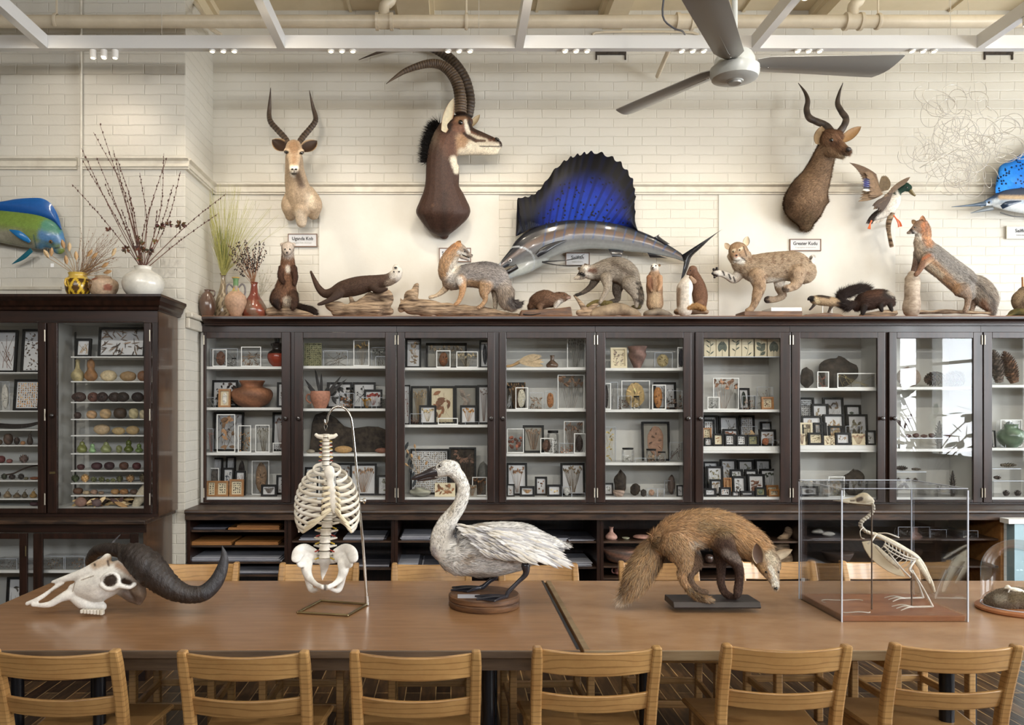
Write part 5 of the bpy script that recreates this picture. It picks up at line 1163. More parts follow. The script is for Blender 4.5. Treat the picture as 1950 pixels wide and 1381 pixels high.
b.ch_([(1518, 520, 18, -.05), (1516, 540, 11, -.06), (1506, 548, 7.5, -.07), (1497, 550, 7.5, -.08)], c=(184, 152, 116), L=.6)
b.ch_([(1484, 532, 12, .04), (1484, 550, 8, .04), (1491, 562, 7.5, .04), (1478, 570, 6, .03), (1462, 571, 7, .03)], c=(150, 126, 98), L=.5)
b.ch_([(1538, 510, 8), (1544, 500, 6.5), (1547, 492, 5.5)], c=(160, 138, 112), L=1.0)
rb = random.Random(4)
for i in range(150):
    x, y = rb.uniform(1405, 1540), rb.uniform(482, 585); b.dab((x, y, x + rb.uniform(-2, 2), y + 3, rb.uniform(1, 2.1), 1.2, (132, 100, 70)))
b.dab((1466, 537, 1490, 539, 7, 4, (222, 212, 196)), (1410, 535, 1425, 535, 8, 5, (196, 180, 160)), (1402, 494, 1412, 497, 6, 2.5, (236, 228, 212)), (1396, 478, 1399, 476, 2.5, 1.5, (226, 206, 170)), (1408, 476, 1413, 473, 2.5, 1.5, (226, 206, 170)), (1402, 486, 1402, 488, 3, 1.5, (190, 130, 100)), (1416, 470, 1422, 488, 1, 1, (70, 50, 36)), (1412, 490, 1420, 497, 1.2, 1, (70, 50, 36)),
      (1376, 516, 1380, 524, 1.6, 1, (50, 38, 32)), (1388, 523, 1392, 532, 1.6, 1, (50, 38, 32)), (1397, 528, 1400, 536, 1.6, 1, (50, 38, 32)), (1358, 514, 1368, 512, 3, 1.5, (70, 52, 42)), (1358, 524, 1366, 526, 3, 1.5, (70, 52, 42)), (1456, 570, 1462, 566, 3.5, 1.5, (70, 54, 44)), (1456, 574, 1464, 575, 3, 1.5, (60, 46, 38)), (1492, 550, 1500, 553, 4, 2, (74, 56, 44)), (1547, 490, 1550, 498, 4, 2, (240, 236, 226)), (1540, 498, 1545, 492, 2, 1.5, (40, 30, 26)))
b.build('body', 'fur', r, vox=.0045, smooth=4, fur=36000, flen=.018, lift=.22, fw=.0026, tip=[(220, 204, 176), (110, 84, 60)], tipmix=.3, dark=.15)
eyes(r, D, (1396.5, 479.5, 2, -.062), (1408.5, 476.5, 2, -.066), m='eyeb'); [MB().ball(P(x, y, on_skin(x, y, D, 0, 2) - .004), .0042, n=10, m=6).build('pupil', 'eye', r, True) for x, y in ((1396.3, 479.5), (1408.2, 476.5))]; nose(r, 1402.5, 486.5, 2.4, D, -.098, .7)
ear('ear', r, (1389, 474), (1380, 463), 5.5, D, -.02, -.02, (170, 130, 90), (206, 184, 156)); ear('ear', r, (1419, 468), (1424, 450), 6.5, D, -.02, -.01, (90, 70, 54), (214, 196, 168))
for i, (x, y) in enumerate(((1359, 513), (1365, 511), (1357, 521), (1361, 528))): MB().ball(P(x, y, D - .045), .009, n=10, m=6).build('paw_pad', 'baseblk', r, True)
MB().box(X(1405, D), X(1513, D), D - .13, D + .05, TOPZ, Z(597, D)).build('plinth', 'basew', r, bevel=.003); MB().box(X(1455, D), X(1512, D), D - .128, D + .048, Z(597, D), Z(590, D)).build('white_block', 'white', r, bevel=.003)
# meadow bird on pins
r = base_thing('bird_mount', 'small tan and black bird held up on two white pins on a dark slab', 'mounted bird', 1575)
b = Body(D); b.ch_([(1539, 571, 2), (1543, 569, 5), (1550, 571, 8), (1562, 572, 10), (1578, 574, 9.5), (1592, 576, 8), (1606, 580, 5), (1616, 583, 2.5)], k=.9, c=(176, 144, 100), L=.8)
b.ch_([(1552, 578, 4), (1547, 585, 2.5), (1542, 590, 2)], c=(50, 40, 34), L=.3); b.ch_([(1584, 582, 4), (1580, 590, 2.5), (1577, 596, 2)], c=(60, 46, 36), L=.3)
b.dab((1537, 571, 1546, 569, 6, 1.5, (40, 36, 36)), (1556, 563, 1578, 566, 3, 2, (60, 44, 30)), (1595, 577, 1614, 582, 3, 2, (90, 66, 44)), (1554, 570, 1556, 576, 4, 2, (214, 190, 140)))
b.build('feathered_body', 'fur', r, vox=.004, smooth=3, fur=5000, flen=.014, fw=.003, lift=.15, dark=.1); eyes(r, D, (1542, 568, 1, -.018))
for x in (1566.5, 1584): MB().tube([P(x, 578, D), (X(x, D), D, TOPZ + .01)], .0028, 8).build('support_pin', 'white', r, True)
MB().prism([(X(1518, D), TOPZ), (X(1592, D), TOPZ), (X(1586, D), TOPZ + .012), (X(1562, D), TOPZ + .022), (X(1522, D), TOPZ + .010)], D - .12, D + .06).build('slab', 'basew', r, bevel=.003)
# skunk / marten with plume tail
r = base_thing('plume_tailed_mount', 'dark brown bushy-tailed small mammal crouching on a low branch', 'mounted animal', 1650)
b = Body(D); SK = (70, 46, 34)
b.ch_([(1632, 585, 9), (1642, 577, 16), (1660, 572, 18), (1678, 569, 17), (1690, 570, 13), (1697, 577, 7)], k=.8, c=SK)
b.ch_([(1636, 578, 7), (1618, 583, 8), (1602, 576, 7), (1604, 564, 8), (1620, 556, 8), (1638, 550, 6), (1652, 549, 3)], k=.8, c=(48, 34, 28), L=2.2)
b.ch_([(1645, 586, 7, -.04), (1643, 597, 4, -.05)], c=(36, 26, 22), L=.5); b.ch_([(1676, 582, 6, -.04), (1679, 592, 3.4, -.04)], c=(40, 30, 24), L=.4); b.ch_([(1694, 580, 5, -.02), (1698, 592, 3, -.02)], c=(40, 30, 24), L=.4)
b.dab((1682, 560, 1696, 562, 7, 3, (60, 50, 44)), (1690, 558, 1698, 562, 3, 2, (190, 176, 156)), (1650, 560, 1670, 558, 8, 5, (96, 62, 42)), (1592, 566, 1594, 572, 5, 3, (60, 48, 40)))
b.build('body', 'fur', r, vox=.0045, smooth=4, fur=17000, flen=.024, lift=.35, jit=.4, dark=.2)
drift(r, D, [[(1640, 602, 4), (1665, 600, 6), (1690, 598, 7), (1707, 597, 4)], [(1700, 598, 4), (1708, 593, 2.5)]], disp=.003)
# grey fox on stump
r = base_thing('gray_fox_mount', 'grey fox rearing with forepaws on a birch stump, long tail down', 'mounted animal', 1810)
b = Body(D)
b.ch_([(1757, 470, 17), (1764, 485, 22), (1778, 500, 25), (1798, 516, 25), (1818, 532, 26), (1836, 547, 26), (1845, 560, 18)], k=.62, c=(172, 162, 150))
b.ch_([(1757, 468, 15), (1758, 452, 14), (1755, 441, 14)], k=.8, c=(196, 130, 72)); b.ch_([(1752, 440, 13, -.01), (1743, 445, 9, -.01), (1735, 449, 5, -.01), (1730, 451, 3, -.01)], k=.85, c=(140, 118, 98), L=.4)
b.ch_([(1752, 490, 12, .03), (1745, 508, 7, .03), (1740, 522, 5, .03), (1738, 528, 4.4, .02)], c=(110, 80, 60), L=.4); b.ch_([(1768, 498, 12, -.05), (1757, 512, 7, -.06), (1750, 524, 5, -.06), (1745, 530, 4.6, -.06)], c=(140, 96, 66), L=.4)
b.ch_([(1832, 560, 16, -.04), (1843, 573, 8, -.05), (1842, 588, 5, -.05), (1838, 599, 4.6, -.05)], c=(150, 118, 88), L=.6); b.ch_([(1845, 560, 14, .04), (1853, 575, 7, .04), (1853, 590, 4.6, .04), (1850, 600, 4.4, .04)], c=(160, 128, 98), L=.6)
b.ch_([(1846, 540, 13), (1862, 552, 19), (1874, 567, 21), (1883, 583, 18), (1888, 597, 9)], k=.8, c=(164, 146, 126), L=1.5)
b.dab((1740, 452, 1750, 460, 5, 2, (236, 228, 214)), (1746, 470, 1752, 490, 9, 4, (200, 178, 150)), (1775, 510, 1820, 556, 10, 5, (196, 148, 98)), (1780, 484, 1850, 540, 9, 6, (146, 140, 134)), (1764, 452, 1768, 470, 8, 4, (200, 132, 70)), (1770, 515, 1790, 530, 6, 4, (224, 200, 166)), (1735, 446, 1740, 452, 3, 1.5, (60, 48, 42)), (1760, 436, 1762, 446, 6, 3, (196, 120, 60)), (1846, 534, 1890, 575, 3, 4, (100, 90, 82)), (1890, 580, 1892, 598, 5, 4, (90, 70, 56)), (1870, 580, 1878, 596, 7, 4, (170, 116, 76)), (1758, 500, 1770, 494, 3, 2, (190, 110, 60)))
b.build('body', 'fur', r, vox=.0045, smooth=4, fur=34000, flen=.022, lift=.22, fw=.0026, tip=[(48, 44, 44), (214, 208, 200), (150, 134, 118)], tipmix=.35, noise=.18, dark=.15)
ear('ear', r, (1757, 434), (1757, 418), 6, D, -.03, -.02, (120, 96, 76), (160, 110, 74)); ear('ear', r, (1744, 434), (1736, 427), 5, D, .02, .02, (120, 96, 76), (170, 140, 110)); eyes(r, D, (1742, 441, 1.7, -.045)); nose(r, 1729, 450.5, 2.2, D)
drift(r, D, [[(1736, 597, 16), (1737, 575, 14.5), (1737, 550, 14), (1737, 537, 13), (1737, 532, 8)]], name='birch_stump', m='birch', disp=.003); drift(r, D, [[(1740, 602, 5), (1770, 603, 3), (1800, 601, 4), (1850, 603, 3), (1885, 604, 2)]], name='ground_base', k=2, disp=.003)
# brown rounded animal at the edge
r = base_thing('quail_mount', 'round brown bird mount cut by the right edge on mossy ground', 'mounted bird', 1950)
b = Body(D); b.ch_([(1950, 560, 12), (1946, 572, 18), (1950, 585, 17), (1956, 595, 10)], k=.9, c=(150, 124, 92)); b.dab((1940, 562, 1936, 575, 6, 4, (176, 148, 110)), (1950, 580, 1956, 585, 6, 4, (100, 76, 54)))
b.build('feathered_body', 'fur', r, vox=.005, smooth=4, fur=6000, flen=.014, fw=.003, lift=.15)
MB().tube([P(1948, 562, D), P(1947, 530, D)], [.008, .006], 10).build('neck_post', 'tray', r, True)
drift(r, D, [[(1918, 604, 3), (1935, 598, 7), (1955, 597, 9), (1985, 602, 5)]], name='mossy_base', m=mat('moss_ground', rgb(70, 72, 44), rgb(120, 104, 60), .9, nscale=20, bump=.6), k=1.8)
# ---------------------------------------------------------------- on the tables
# horned skull
D = 3.48; r = thing('horned_skull', 'white bone skull with black curling buffalo-like horns lying on the left table', 'skull', (X(200, D), D, TZ))
b = Body(D); BN = (238, 235, 226)
b.ch_([(100, 1112, 3), (122, 1106, 6), (148, 1099, 9), (175, 1090, 13), (196, 1078, 13), (204, 1066, 9)], k=.9, c=BN)
b.ch_([(140, 1124, 10), (160, 1122, 22), (185, 1120, 30), (208, 1108, 30), (230, 1096, 27), (250, 1090, 18)], k=.8, c=BN)
b.ch_([(138, 1140, 8), (158, 1149, 14), (178, 1159, 12), (194, 1158, 9)], k=.8, c=BN)
b.ch_([(52, 1153, 4.5, -.02), (75, 1143, 4.5, -.02), (98, 1127, 4, -.01), (118, 1113, 5)], k=.8, c=BN); b.ch_([(62, 1156, 3.5, -.03), (92, 1155, 6, -.03), (115, 1143, 8, -.02), (140, 1132, 12)], k=.8, c=BN)
b.ch_([(193, 1117, 5, -.085), (203, 1124, 5, -.09), (215, 1124, 5, -.09), (226, 1119, 5, -.09), (245, 1121, 5, -.08), (256, 1116, 5, -.06)], k=1, c=BN); b.ch_([(196, 1106, 5, -.08), (203, 1098, 5, -.085), (215, 1096, 5, -.085), (224, 1102, 5, -.085), (226, 1117, 5, -.085)], k=1, c=BN)
b.ch_([(246, 1098, 16), (258, 1116, 15), (266, 1134, 13), (264, 1148, 8)], k=.9, c=(140, 116, 92))
b.ch_([(232, 1128, 10), (250, 1142, 9), (258, 1148, 6)], k=.8, c=(120, 98, 78))
b.dab((208, 1110, 212, 1108, 11, 2, (74, 58, 46)), (236, 1110, 246, 1113, 6, 2.5, (60, 44, 34)), (102, 1134, 122, 1122, 6, 3, (150, 118, 80)), (180, 1080, 215, 1068, 8, 5, (196, 168, 134)), (225, 1080, 258, 1100, 7, 5, (176, 138, 104)), (240, 1135, 264, 1146, 8, 4, (104, 80, 62)), (150, 1165, 190, 1166, 3, 2, (120, 96, 70)), (180, 1078, 181, 1080, 2, 1.5, (60, 46, 36)), (205, 1072, 207, 1080, 2, 1.5, (90, 66, 50)), (155, 1108, 178, 1100, .8, .6, (150, 130, 106)), (143, 1112, 138, 1130, .8, .6, (160, 140, 116)))  # darkest dabs paint the shade inside eye socket and temporal hollow onto the bone
b.build('cranium', 'bonev', r, vox=.0042, smooth=3, disp=.0015, noise=.05)
for i in range(7):
    x = 156 + i * 6.2; MB().box(X(x, D - .05), X(x + 5.8, D - .05), D - .07, D - .045, TZ + (6 - i) * .0012, Z(1164, D - .06)).build('tooth', 'bone', r, bevel=.003)
def rough_horn(pts, D, nm='horn'):
    rows = [[*P(p[0], p[1], D + (p[3] if len(p) > 3 else 0)), p[2] * D / F] for p in pts]
    q = crm(rows, 14); rs = np.random.RandomState(2); m = len(q); n = 22; vs = []; cl = []; T = np.gradient(q[:, :3], axis=0); pe = None
    ph = rs.uniform(0, 6, (8, 3))
    for i in range(m):
        e1, e2 = ring_frame(T[i])
        if pe is not None and np.dot(pe, e1) < 0: e1 = -e1; e2 = -e2
        pe = e1; u = i / (m - 1); am = .10 * max(0, 1 - u * 1.5)
        for j in range(n):
            a = 2 * PI * j / n; w = sum(math.sin((k + 2) * a + ph[k, 0] + i * (.3 + .25 * k)) for k in range(6)) / 6
            R = q[i, 3] * (1 + am * w * 1.6 + .02 * math.sin(i * 1.9) * (u < .6)); vs.append(q[i, :3] + e1 * R * math.cos(a) + e2 * R * .9 * math.sin(a))
            cl.append(rgb(*mix((34, 27, 24), (58, 50, 46), .5 + .5 * w) if u < .6 else mix((44, 42, 44), (70, 70, 74), (u - .6) * 2)))
    fs = [(i * n + j, i * n + (j + 1) % n, (i + 1) * n + (j + 1) % n, (i + 1) * n + j) for i in range(m - 1) for j in range(n)] + [tuple(range(n - 1, -1, -1)), tuple((m - 1) * n + j for j in range(n))]
    return MB().add(vs, fs, cl).build(nm, hornm, r, True)
hornm = mat('rough_black_horn', vcol=True, rough=.38, nscale=55, namt=.7, bump=.7, stretch=(1, 1, .5))
rough_horn([(236, 1064, 16, .02), (254, 1062, 25, -.01), (276, 1078, 31, -.03), (302, 1103, 28, -.04), (328, 1124, 22, -.04), (357, 1135, 17.5, -.03), (387, 1133, 15.5, -.02), (410, 1113, 14, 0), (423, 1086, 11, .01), (427, 1062, 6.5, .01), (423, 1043, .8, .01)], D)
rough_horn([(250, 1058, 17, .04), (228, 1052, 14, .08), (200, 1049, 12, .12), (180, 1056, 11, .17), (172, 1074, 10, .24), (180, 1080, 8, .32), (198, 1060, 6, .40), (214, 1038, 3.5, .44), (229, 1021, .8, .45)], D)
# torso skeleton on its stand
D = 3.55; st = thing('skeleton_stand', 'thin chrome stand with hooked arm and square rod foot on the table', 'stand', (X(635, D), D, TZ))
foot = [(567, 3.465), (662, 3.415), (699, 3.61), (611, 3.68)]; zf = TZ + .0055
fp = [Vector((X(x, d), d, zf)) for x, d in foot]; mb = MB()
for i in range(4): mb.tube([fp[i], fp[(i + 1) % 4]], .005, 10); mb.ball(fp[i], .0058, n=10, m=6)
mb.build('foot_frame', 'brass', st, True)
MB().tube([P(699.5, 1152, 3.61), P(691, 1031, 3.59), P(685.8, 978, 3.58)], .0065, 12).build('lower_rod', 'chrome', st, True)
MB().tube([P(699.5, 1152, 3.61), P(698.5, 1136, 3.61)], .009, 12).build('foot_socket', 'chrome', st, True)
MB().tube([P(685.8, 980, 3.58), P(680, 903, 3.57), P(674, 840, 3.56), P(669, 799, D), P(660, 781, D), P(645, 774, D), P(632, 780, D), P(625, 792, D), P(623, 803, D), P(619, 806, D), P(617.5, 799, D)], .005, 10, sub=5).build('hooked_rod', 'chrome', st, True)
mb = MB().tube([P(686, 954, 3.58), P(692, 954, 3.58)], .004, 8); mb.ball(P(694, 954, 3.58), .008, .008, .013, 12, 8); mb.build('clamp_knob', 'chrome', st, True)
r = thing('torso_skeleton', 'plastic human spine with rib cage and pelvis hanging from the chrome hook', 'skeleton model', (X(622, D), D, Z(1122, D)))
MB().tube([P(620, 806, D), P(617, 812, D), P(620, 820, D), P(623, 812, D), P(620, 806, D)], .0018, 6, sub=3).build('hanging_link', 'chrome', r, True)
vb = M['bone']; spine = [(621, 826), (620.5, 840), (620.5, 860), (620.5, 880), (622, 900), (625, 930), (627, 960), (624, 990), (620, 1015), (618, 1040), (618, 1064)]
sq = crm([(x, y, [0, .005, .01, .02, .05, .07, .07, .05, .03, .02, .03][i]) for i, (x, y) in enumerate(spine)], 20)
ln = np.concatenate([[0], np.cumsum(np.hypot(np.diff(sq[:, 0]), np.diff(sq[:, 1])))])
hts = [7.0] * 7 + [9.2] * 12 + [14.0] * 5; pos = 0
tot = sum(hts); sc_ = (ln[-1]) / tot; col_sp = []
for i, h in enumerate(hts):
    h *= sc_; s = pos + h / 2; pos += h; x = np.interp(s, ln, sq[:, 0]); y = np.interp(s, ln, sq[:, 1]); dd = D + np.interp(s, ln, sq[:, 2])
    w = (6.8 + i * .18 if i < 7 else 7 + (i - 7) * .22) if i < 19 else 11.0; c = P(x, y, dd); k = dd / F; hh = h * k; w *= k; mb = MB()
    mb.lathe((c.x, c.y), [(w * .86, c.z - hh * .42), (w, c.z - hh * .36), (w * .82, c.z), (w, c.z + hh * .36), (w * .86, c.z + hh * .42)], 14, sy=.85)
    tl = w * (1.55 if i < 7 else 1.5 if i < 19 else 2.0)
    for s_ in (-1, 1): mb.tube([(c.x + s_ * w * .7, c.y + w * .6, c.z), (c.x + s_ * tl, c.y + w * 1.0, c.z + hh * (.2 if i < 19 else .1))], [w * .28, w * .14], 6)
    mb.tube([(c.x, c.y + w * .7, c.z), (c.x, c.y + w * 2.0, c.z - hh * .5)], [w * .25, w * .14], 6); mb.build('vertebra', 'bone', r, True)
    if i < 7 or i > 18:
        for s_ in (-1, 1): MB(col=rgb(*((190, 160, 60) if i % 2 else (150, 60, 50)))).tube([(c.x + s_ * w * .9, c.y + w * .2, c.z - hh * .4), (c.x + s_ * w * 1.7, c.y - w * .1, c.z - hh * .6)], w * .13, 6).build('nerve_root', 'gloss', r, True)
mb = MB(); c = P(620.5, 833, D)
for s_ in (-1, 1): mb.tube([(c.x + s_ * .01, c.y, c.z), (c.x + s_ * .035, c.y + .005, c.z + .004), (c.x + s_ * .046, c.y + .01, c.z + .012)], [.012, .009, .007], 8)
mb.build('atlas_bone', 'bone', r, True)
b = Body(D - .085); b.ch_([(627, 896, 10), (628, 905, 10), (629, 915, 7), (631, 930, 8), (633, 942, 8), (635, 955, 9), (636, 965, 7), (637, 975, 4)], k=.4, c=(236, 228, 210)); b.build('sternum', 'bonev', r, vox=.003, smooth=2, noise=.03)
SX, SXf = 622, 632
def rib(k, s_):
    w = [26, 38, 47, 53, 57, 60, 61, 61, 60, 57, 52, 44][k]; ys = 884 + k * 9.5; yf = [905, 918, 931, 944, 957, 970, 984, 997, 1007, 1013, 1012, 1008][k]
    cx = 621 + (1.5 if k < 10 else 0); th1 = [PI * .93] * 7 + [PI * .80, PI * .76, PI * .72, PI * .55, PI * .42]; th1 = th1[k]; dep = [.05, .07, .085, .095, .10, .10, .10, .10, .095, .09, .085, .08][k]
    pts = []
    for t in np.linspace(.10, 1, 22):
        th = th1 * t; x = cx + s_ * w * math.sin(th) ** .85 + (9 if th > 2.2 else 0) * max(0, (th - 2.2) / (PI - 2.2)); d = D + .015 + dep * math.cos(th) * .92; y = ys + (yf - ys) * (1 - math.cos(th)) / (1 - math.cos(th1)) 
        pts.append(P(x, y, d))
    rr = [.0042] * 22; return pts, rr
for k in range(12):
    for s_ in (-1, 1):
        pts, rr = rib(k, s_); mb = MB(); mb.tube(pts, rr, 8, k=1.9, ref=(0, 0, 1)); o = mb.build('rib', 'bone', r, True)
        if k >= 2 and k < 10:
            e = pts[-1]; ax, ay = (634 + s_ * 5, min(972, 908 + k * 10.2)); tgt = P(ax, ay, D - .088); mid = (e + tgt) / 2 + Vector((s_ * .012, -.012, -.014 if k > 6 else 0))
            MB().tube([e, mid, tgt], [.0045, .0045, .0042], 8, k=1.5, sub=5, ref=(0, 0, 1)).build('costal_cartilage', 'cream', r, True)
b = Body(D)
for s_ in (-1, 1):
    f = lambda x: 618 + s_ * (x - 618) + (2 if s_ > 0 else 0)
    b.ch_([(f(638), 1052, 8, .04), (f(655), 1046, 11, .03), (f(667), 1052, 12, .0), (f(672), 1064, 10, -.03)], k=.45, c=BN); b.ch_([(f(640), 1062, 10, .04), (f(655), 1066, 13, .02), (f(665), 1074, 9, -.02)], k=.45, c=BN)
    b.ch_([(f(652), 1072, 12, .02), (f(652), 1088, 10, .0), (f(645), 1103, 7, -.01), (f(634), 1113, 5, -.05), (f(624), 1118, 5, -.08)], k=.7, c=BN)
    b.ch_([(f(650), 1096, 8, .01), (f(648), 1112, 6, .02), (f(642), 1124, 6, .01), (f(632), 1124, 4, -.03), (f(624), 1120, 4, -.07)], k=.8, c=BN)
b.ch_([(608, 1119, 5, -.05), (619, 1119, 5.5, -.075), (630, 1119, 5, -.05)], k=1, c=BN); b.ch_([(618, 1068, 12, .05), (617, 1082, 8, .07), (615, 1094, 5, .08), (614, 1104, 2, .07)], k=.5, c=BN); b.ch_([(600, 1066, 8, .06), (636, 1066, 8, .06)], k=.6, c=BN)
b.dab((619, 1112, 619, 1124, 2.5, 1.2, (110, 100, 90)))
b.build('pelvis', 'bonev', r, vox=.0035, smooth=3, noise=.03)
# swan
D = 3.6; r = thing('swan_mount', 'white and grey young swan standing on a round wooden base on the table', 'mounted bird', (X(922, D), D, TZ))
b = Body(D); SW = (230, 228, 222)
b.ch_([(846, 1042, 24), (866, 1056, 37), (892, 1052, 48), (925, 1048, 52), (960, 1044, 50), (995, 1040, 44), (1022, 1040, 33), (1046, 1040, 21), (1064, 1040, 11), (1076, 1040, 4)], k=.82, c=SW)
b.ch_([(843, 1046, 24), (842, 1024, 22), (849, 1002, 18.5), (860, 984, 15.5), (873, 966, 13.5), (881, 946, 12.5), (882, 928, 12), (876, 912, 12), (866, 900, 13.5)], k=.85, c=(222, 217, 206), L=.5)
b.ch_([(862, 893, 15.5), (850, 892, 16), (839, 897, 13.5), (831, 903, 9)], k=.85, c=(220, 216, 206), L=.4)
b.dab((870, 1020, 1030, 1020, 16, 8, (172, 168, 166)), (930, 1030, 1010, 1028, 10, 6, (186, 181, 175)), (1000, 1030, 1062, 1050, 8, 5, (116, 118, 126)), (880, 1060, 1040, 1062, 16, 8, (222, 220, 216)), (880, 1068, 890, 1062, 7, 4, (170, 150, 124)), (890, 1095, 930, 1098, 6, 5, (186, 172, 154)), (868, 925, 856, 985, 4, 6, (170, 156, 132)), (905, 1004, 930, 1015, 6, 5, (176, 160, 136)), (826, 1050, 830, 1070, 5, 5, (190, 184, 186)), (828, 898, 832, 908, 3, 2, (120, 114, 106)), (842, 884, 838, 888, 2.5, 2, (90, 84, 80)))
b.build('feathered_body', 'fur', r, vox=.0045, smooth=4, fur=17000, flen=.034, fw=.0065, lift=.07, jit=.18, droop=.05, noise=.07, tip=[(236, 236, 236), (150, 148, 150), (226, 222, 214)], tipmix=.35)
mb = MB()
for row in range(11):
    for i in range(22):
        u = i / 21; x = 878 + u * 150 + row * 5 + random.uniform(-3, 3); y = 1004 + row * 5.6 + u * 14 + random.uniform(-3, 3); dd = D - .150 + abs(u - .45) * .09 - row * .004 + (.05 * (1 - row / 3) if row < 3 else 0)
        g = random.choice([(196, 193, 190), (218, 215, 210), (176, 174, 176), (230, 228, 225), (206, 199, 186)])
        mb.leaf(P(x, y, dd), (.93, .12 + random.uniform(-.1, .1), -.26 - row * .02 + random.uniform(-.08, .08)), (0, -1, .25), .062 + .03 * u, .013, rgb(*g), th=.002, seg=4)
mb.build('wing_feathers', 'fur', r, True)
mb = MB()
for i in range(9):
    u = i / 8; mb.leaf(P(1030 + 14 * u, 1040 + u * 22, D - .10 + .02 * u), (.95, .1, -.30 - .1 * u), (0, -1, .1), .13, .030, rgb(*mix((110, 112, 122), (210, 208, 206), u)), th=.003, seg=5)
for i in range(5): mb.leaf(P(1052, 1030 + i * 3, D - .01 + i * .01), (.9, .1, -.32), (0, -1, .3), .12, .034, rgb(206, 200, 186), th=.003, seg=5)
mb.build('tail_feathers', 'fur', r, True)
BD = rgb(48, 42, 44); mb = MB(col=BD); mb.tube([P(832, 899, D), P(822, 901, D), P(806, 906, D), P(792, 910, D), P(785, 912, D)], [.026, .023, .015, .011, .006], 14, k=.8, sub=4, round_=True); mb.build('upper_bill', 'gloss', r, True)
mb = MB(col=rgb(60, 50, 48)); mb.tube([P(830, 909, D), P(812, 912, D), P(796, 916, D)], [.010, .008, .004], 10, k=1, sub=4, round_=True); mb.build('lower_bill', 'gloss', r, True)
eyes(r, D, (837.5, 888, 2.7, -.030)); LG_ = rgb(40, 40, 48)
ZB_ = TZ + .056
def zy(z, d): return CY + (CZ - z) * F / d
for (hip, ank, dd, toes) in (((1001, 1086), (969, 1127), 3.49, [(-.125, -.03), (-.13, .03), (-.055, -.065)]), ((944, 1090), (920, 1118), 3.66, [(-.13, -.02), (-.125, .035), (-.06, -.055)])):
    b = Body(dd); b.ch_([(hip[0], hip[1] - 8, 9), (hip[0], hip[1] + 8, 5.6), ((hip[0] + ank[0]) / 2 + 1, (hip[1] + ank[1]) / 2 + 3, 4.2), (ank[0], ank[1], 4.6), (ank[0] - 4, zy(ZB_ + .012, dd), 4.5)], k=.9, c=(44, 44, 54)); b.build('leg', 'gloss', r, vox=.003, smooth=2)
    a = Vector((X(ank[0] - 4, dd), dd, ZB_ + .010)); mb = MB(col=LG_); tp = [a + Vector((dx, dy, -.006)) for dx, dy in toes]
    for q in tp: mb.tube([a, (a + q) / 2 + Vector((0, 0, .004)), q], [.0075, .006, .004], 8, sub=3, round_=True)
    w = [a + Vector((.01, 0, 0))] + [tp[2], (tp[2] + tp[0]) / 2 * .96 + a * .04, tp[0], (tp[0] + tp[1]) / 2 * .96 + a * .04, tp[1]]
    mb.add([v + Vector((0, 0, .001)) for v in w] + [v + Vector((0, 0, -.0025)) for v in w], [(0, 1, 2, 3, 4, 5), (11, 10, 9, 8, 7, 6)] + [(i, i + 6, (i + 1) % 6 + 6, (i + 1) % 6) for i in range(6)])
    mb.build('webbed_foot', 'gloss', r, True)
cx, cyy = X(922, 3.6), 3.6
MB().lathe((cx, cyy), [(.148, TZ), (.153, TZ + .006), (.153, TZ + .024), (.149, TZ + .028), (.153, TZ + .032), (.153, TZ + .050), (.147, ZB_)], 48).build('round_base', 'basew', r, True)
mb = MB().box(cx - .115, cx - .02, cyy - .10, cyy - .03, ZB_, ZB_ + .001); o = mb.build('paper_label', 'paper', r); 
# red fox
D = 3.56; r = thing('red_fox_mount', 'red fox with long grey-tipped brush stooping on a dark board on the table', 'mounted animal', (X(1365, D), D, TZ))
b = Body(D); FX = (196, 146, 92)
b.ch_([(1262, 1040, 26), (1282, 1030, 33), (1305, 1022, 36), (1332, 1016, 35), (1360, 1014, 33), (1388, 1021, 32), (1415, 1035, 30), (1438, 1050, 27), (1452, 1064, 21)], k=.66, c=FX, L=1.15)
b.ch_([(1285, 1045, 30, -.04), (1298, 1066, 24, -.05), (1303, 1086, 15, -.06), (1299, 1103, 9.5, -.06), (1304, 1120, 7, -.06), (1316, 1137, 6.5, -.06), (1328, 1146, 7, -.07), (1342, 1150, 6.5, -.08), (1352, 1151, 5, -.085)], k=.7, c=(156, 118, 78), L=.6)
b.ch_([(1312, 1060, 20, .05), (1326, 1082, 12, .05), (1315, 1104, 7, .04), (1318, 1120, 6, .03), (1330, 1133, 6, .01), (1341, 1137, 6, 0)], k=.7, c=(140, 110, 84), L=.5)
b.ch_([(1375, 1040, 24, -.05), (1388, 1063, 17, -.06), (1402, 1082, 11, -.06), (1408, 1100, 8.6, -.06), (1407, 1120, 8, -.06), (1405, 1135, 8.4, -.07), (1403, 1141, 7, -.085)], k=.75, c=(70, 46, 34), L=.4)
b.ch_([(1372, 1050, 16, .04), (1373, 1080, 10, .03), (1373, 1102, 8, .02), (1373, 1120, 7.5, .01), (1380, 1137, 7, -.01), (1392, 1145, 6.5, -.02), (1398, 1146, 5, -.03)], k=.75, c=(84, 58, 44), L=.4)
b.ch_([(1454, 1066, 24, -.02), (1462, 1080, 24, -.04), (1466, 1093, 20, -.06), (1471, 1106, 13, -.08), (1475, 1117, 9, -.09), (1477, 1127, 6.5, -.10)], k=.8, c=(196, 172, 140), L=.4)
b.ch_([(1262, 1038, 20, .02), (1247, 1055, 23, .03), (1232, 1078, 25, .02), (1218, 1100, 24, .0), (1206, 1120, 19, -.02), (1196, 1134, 13, -.03), (1188, 1142, 6, -.03)], k=.85, c=(150, 116, 78), L=1.7)
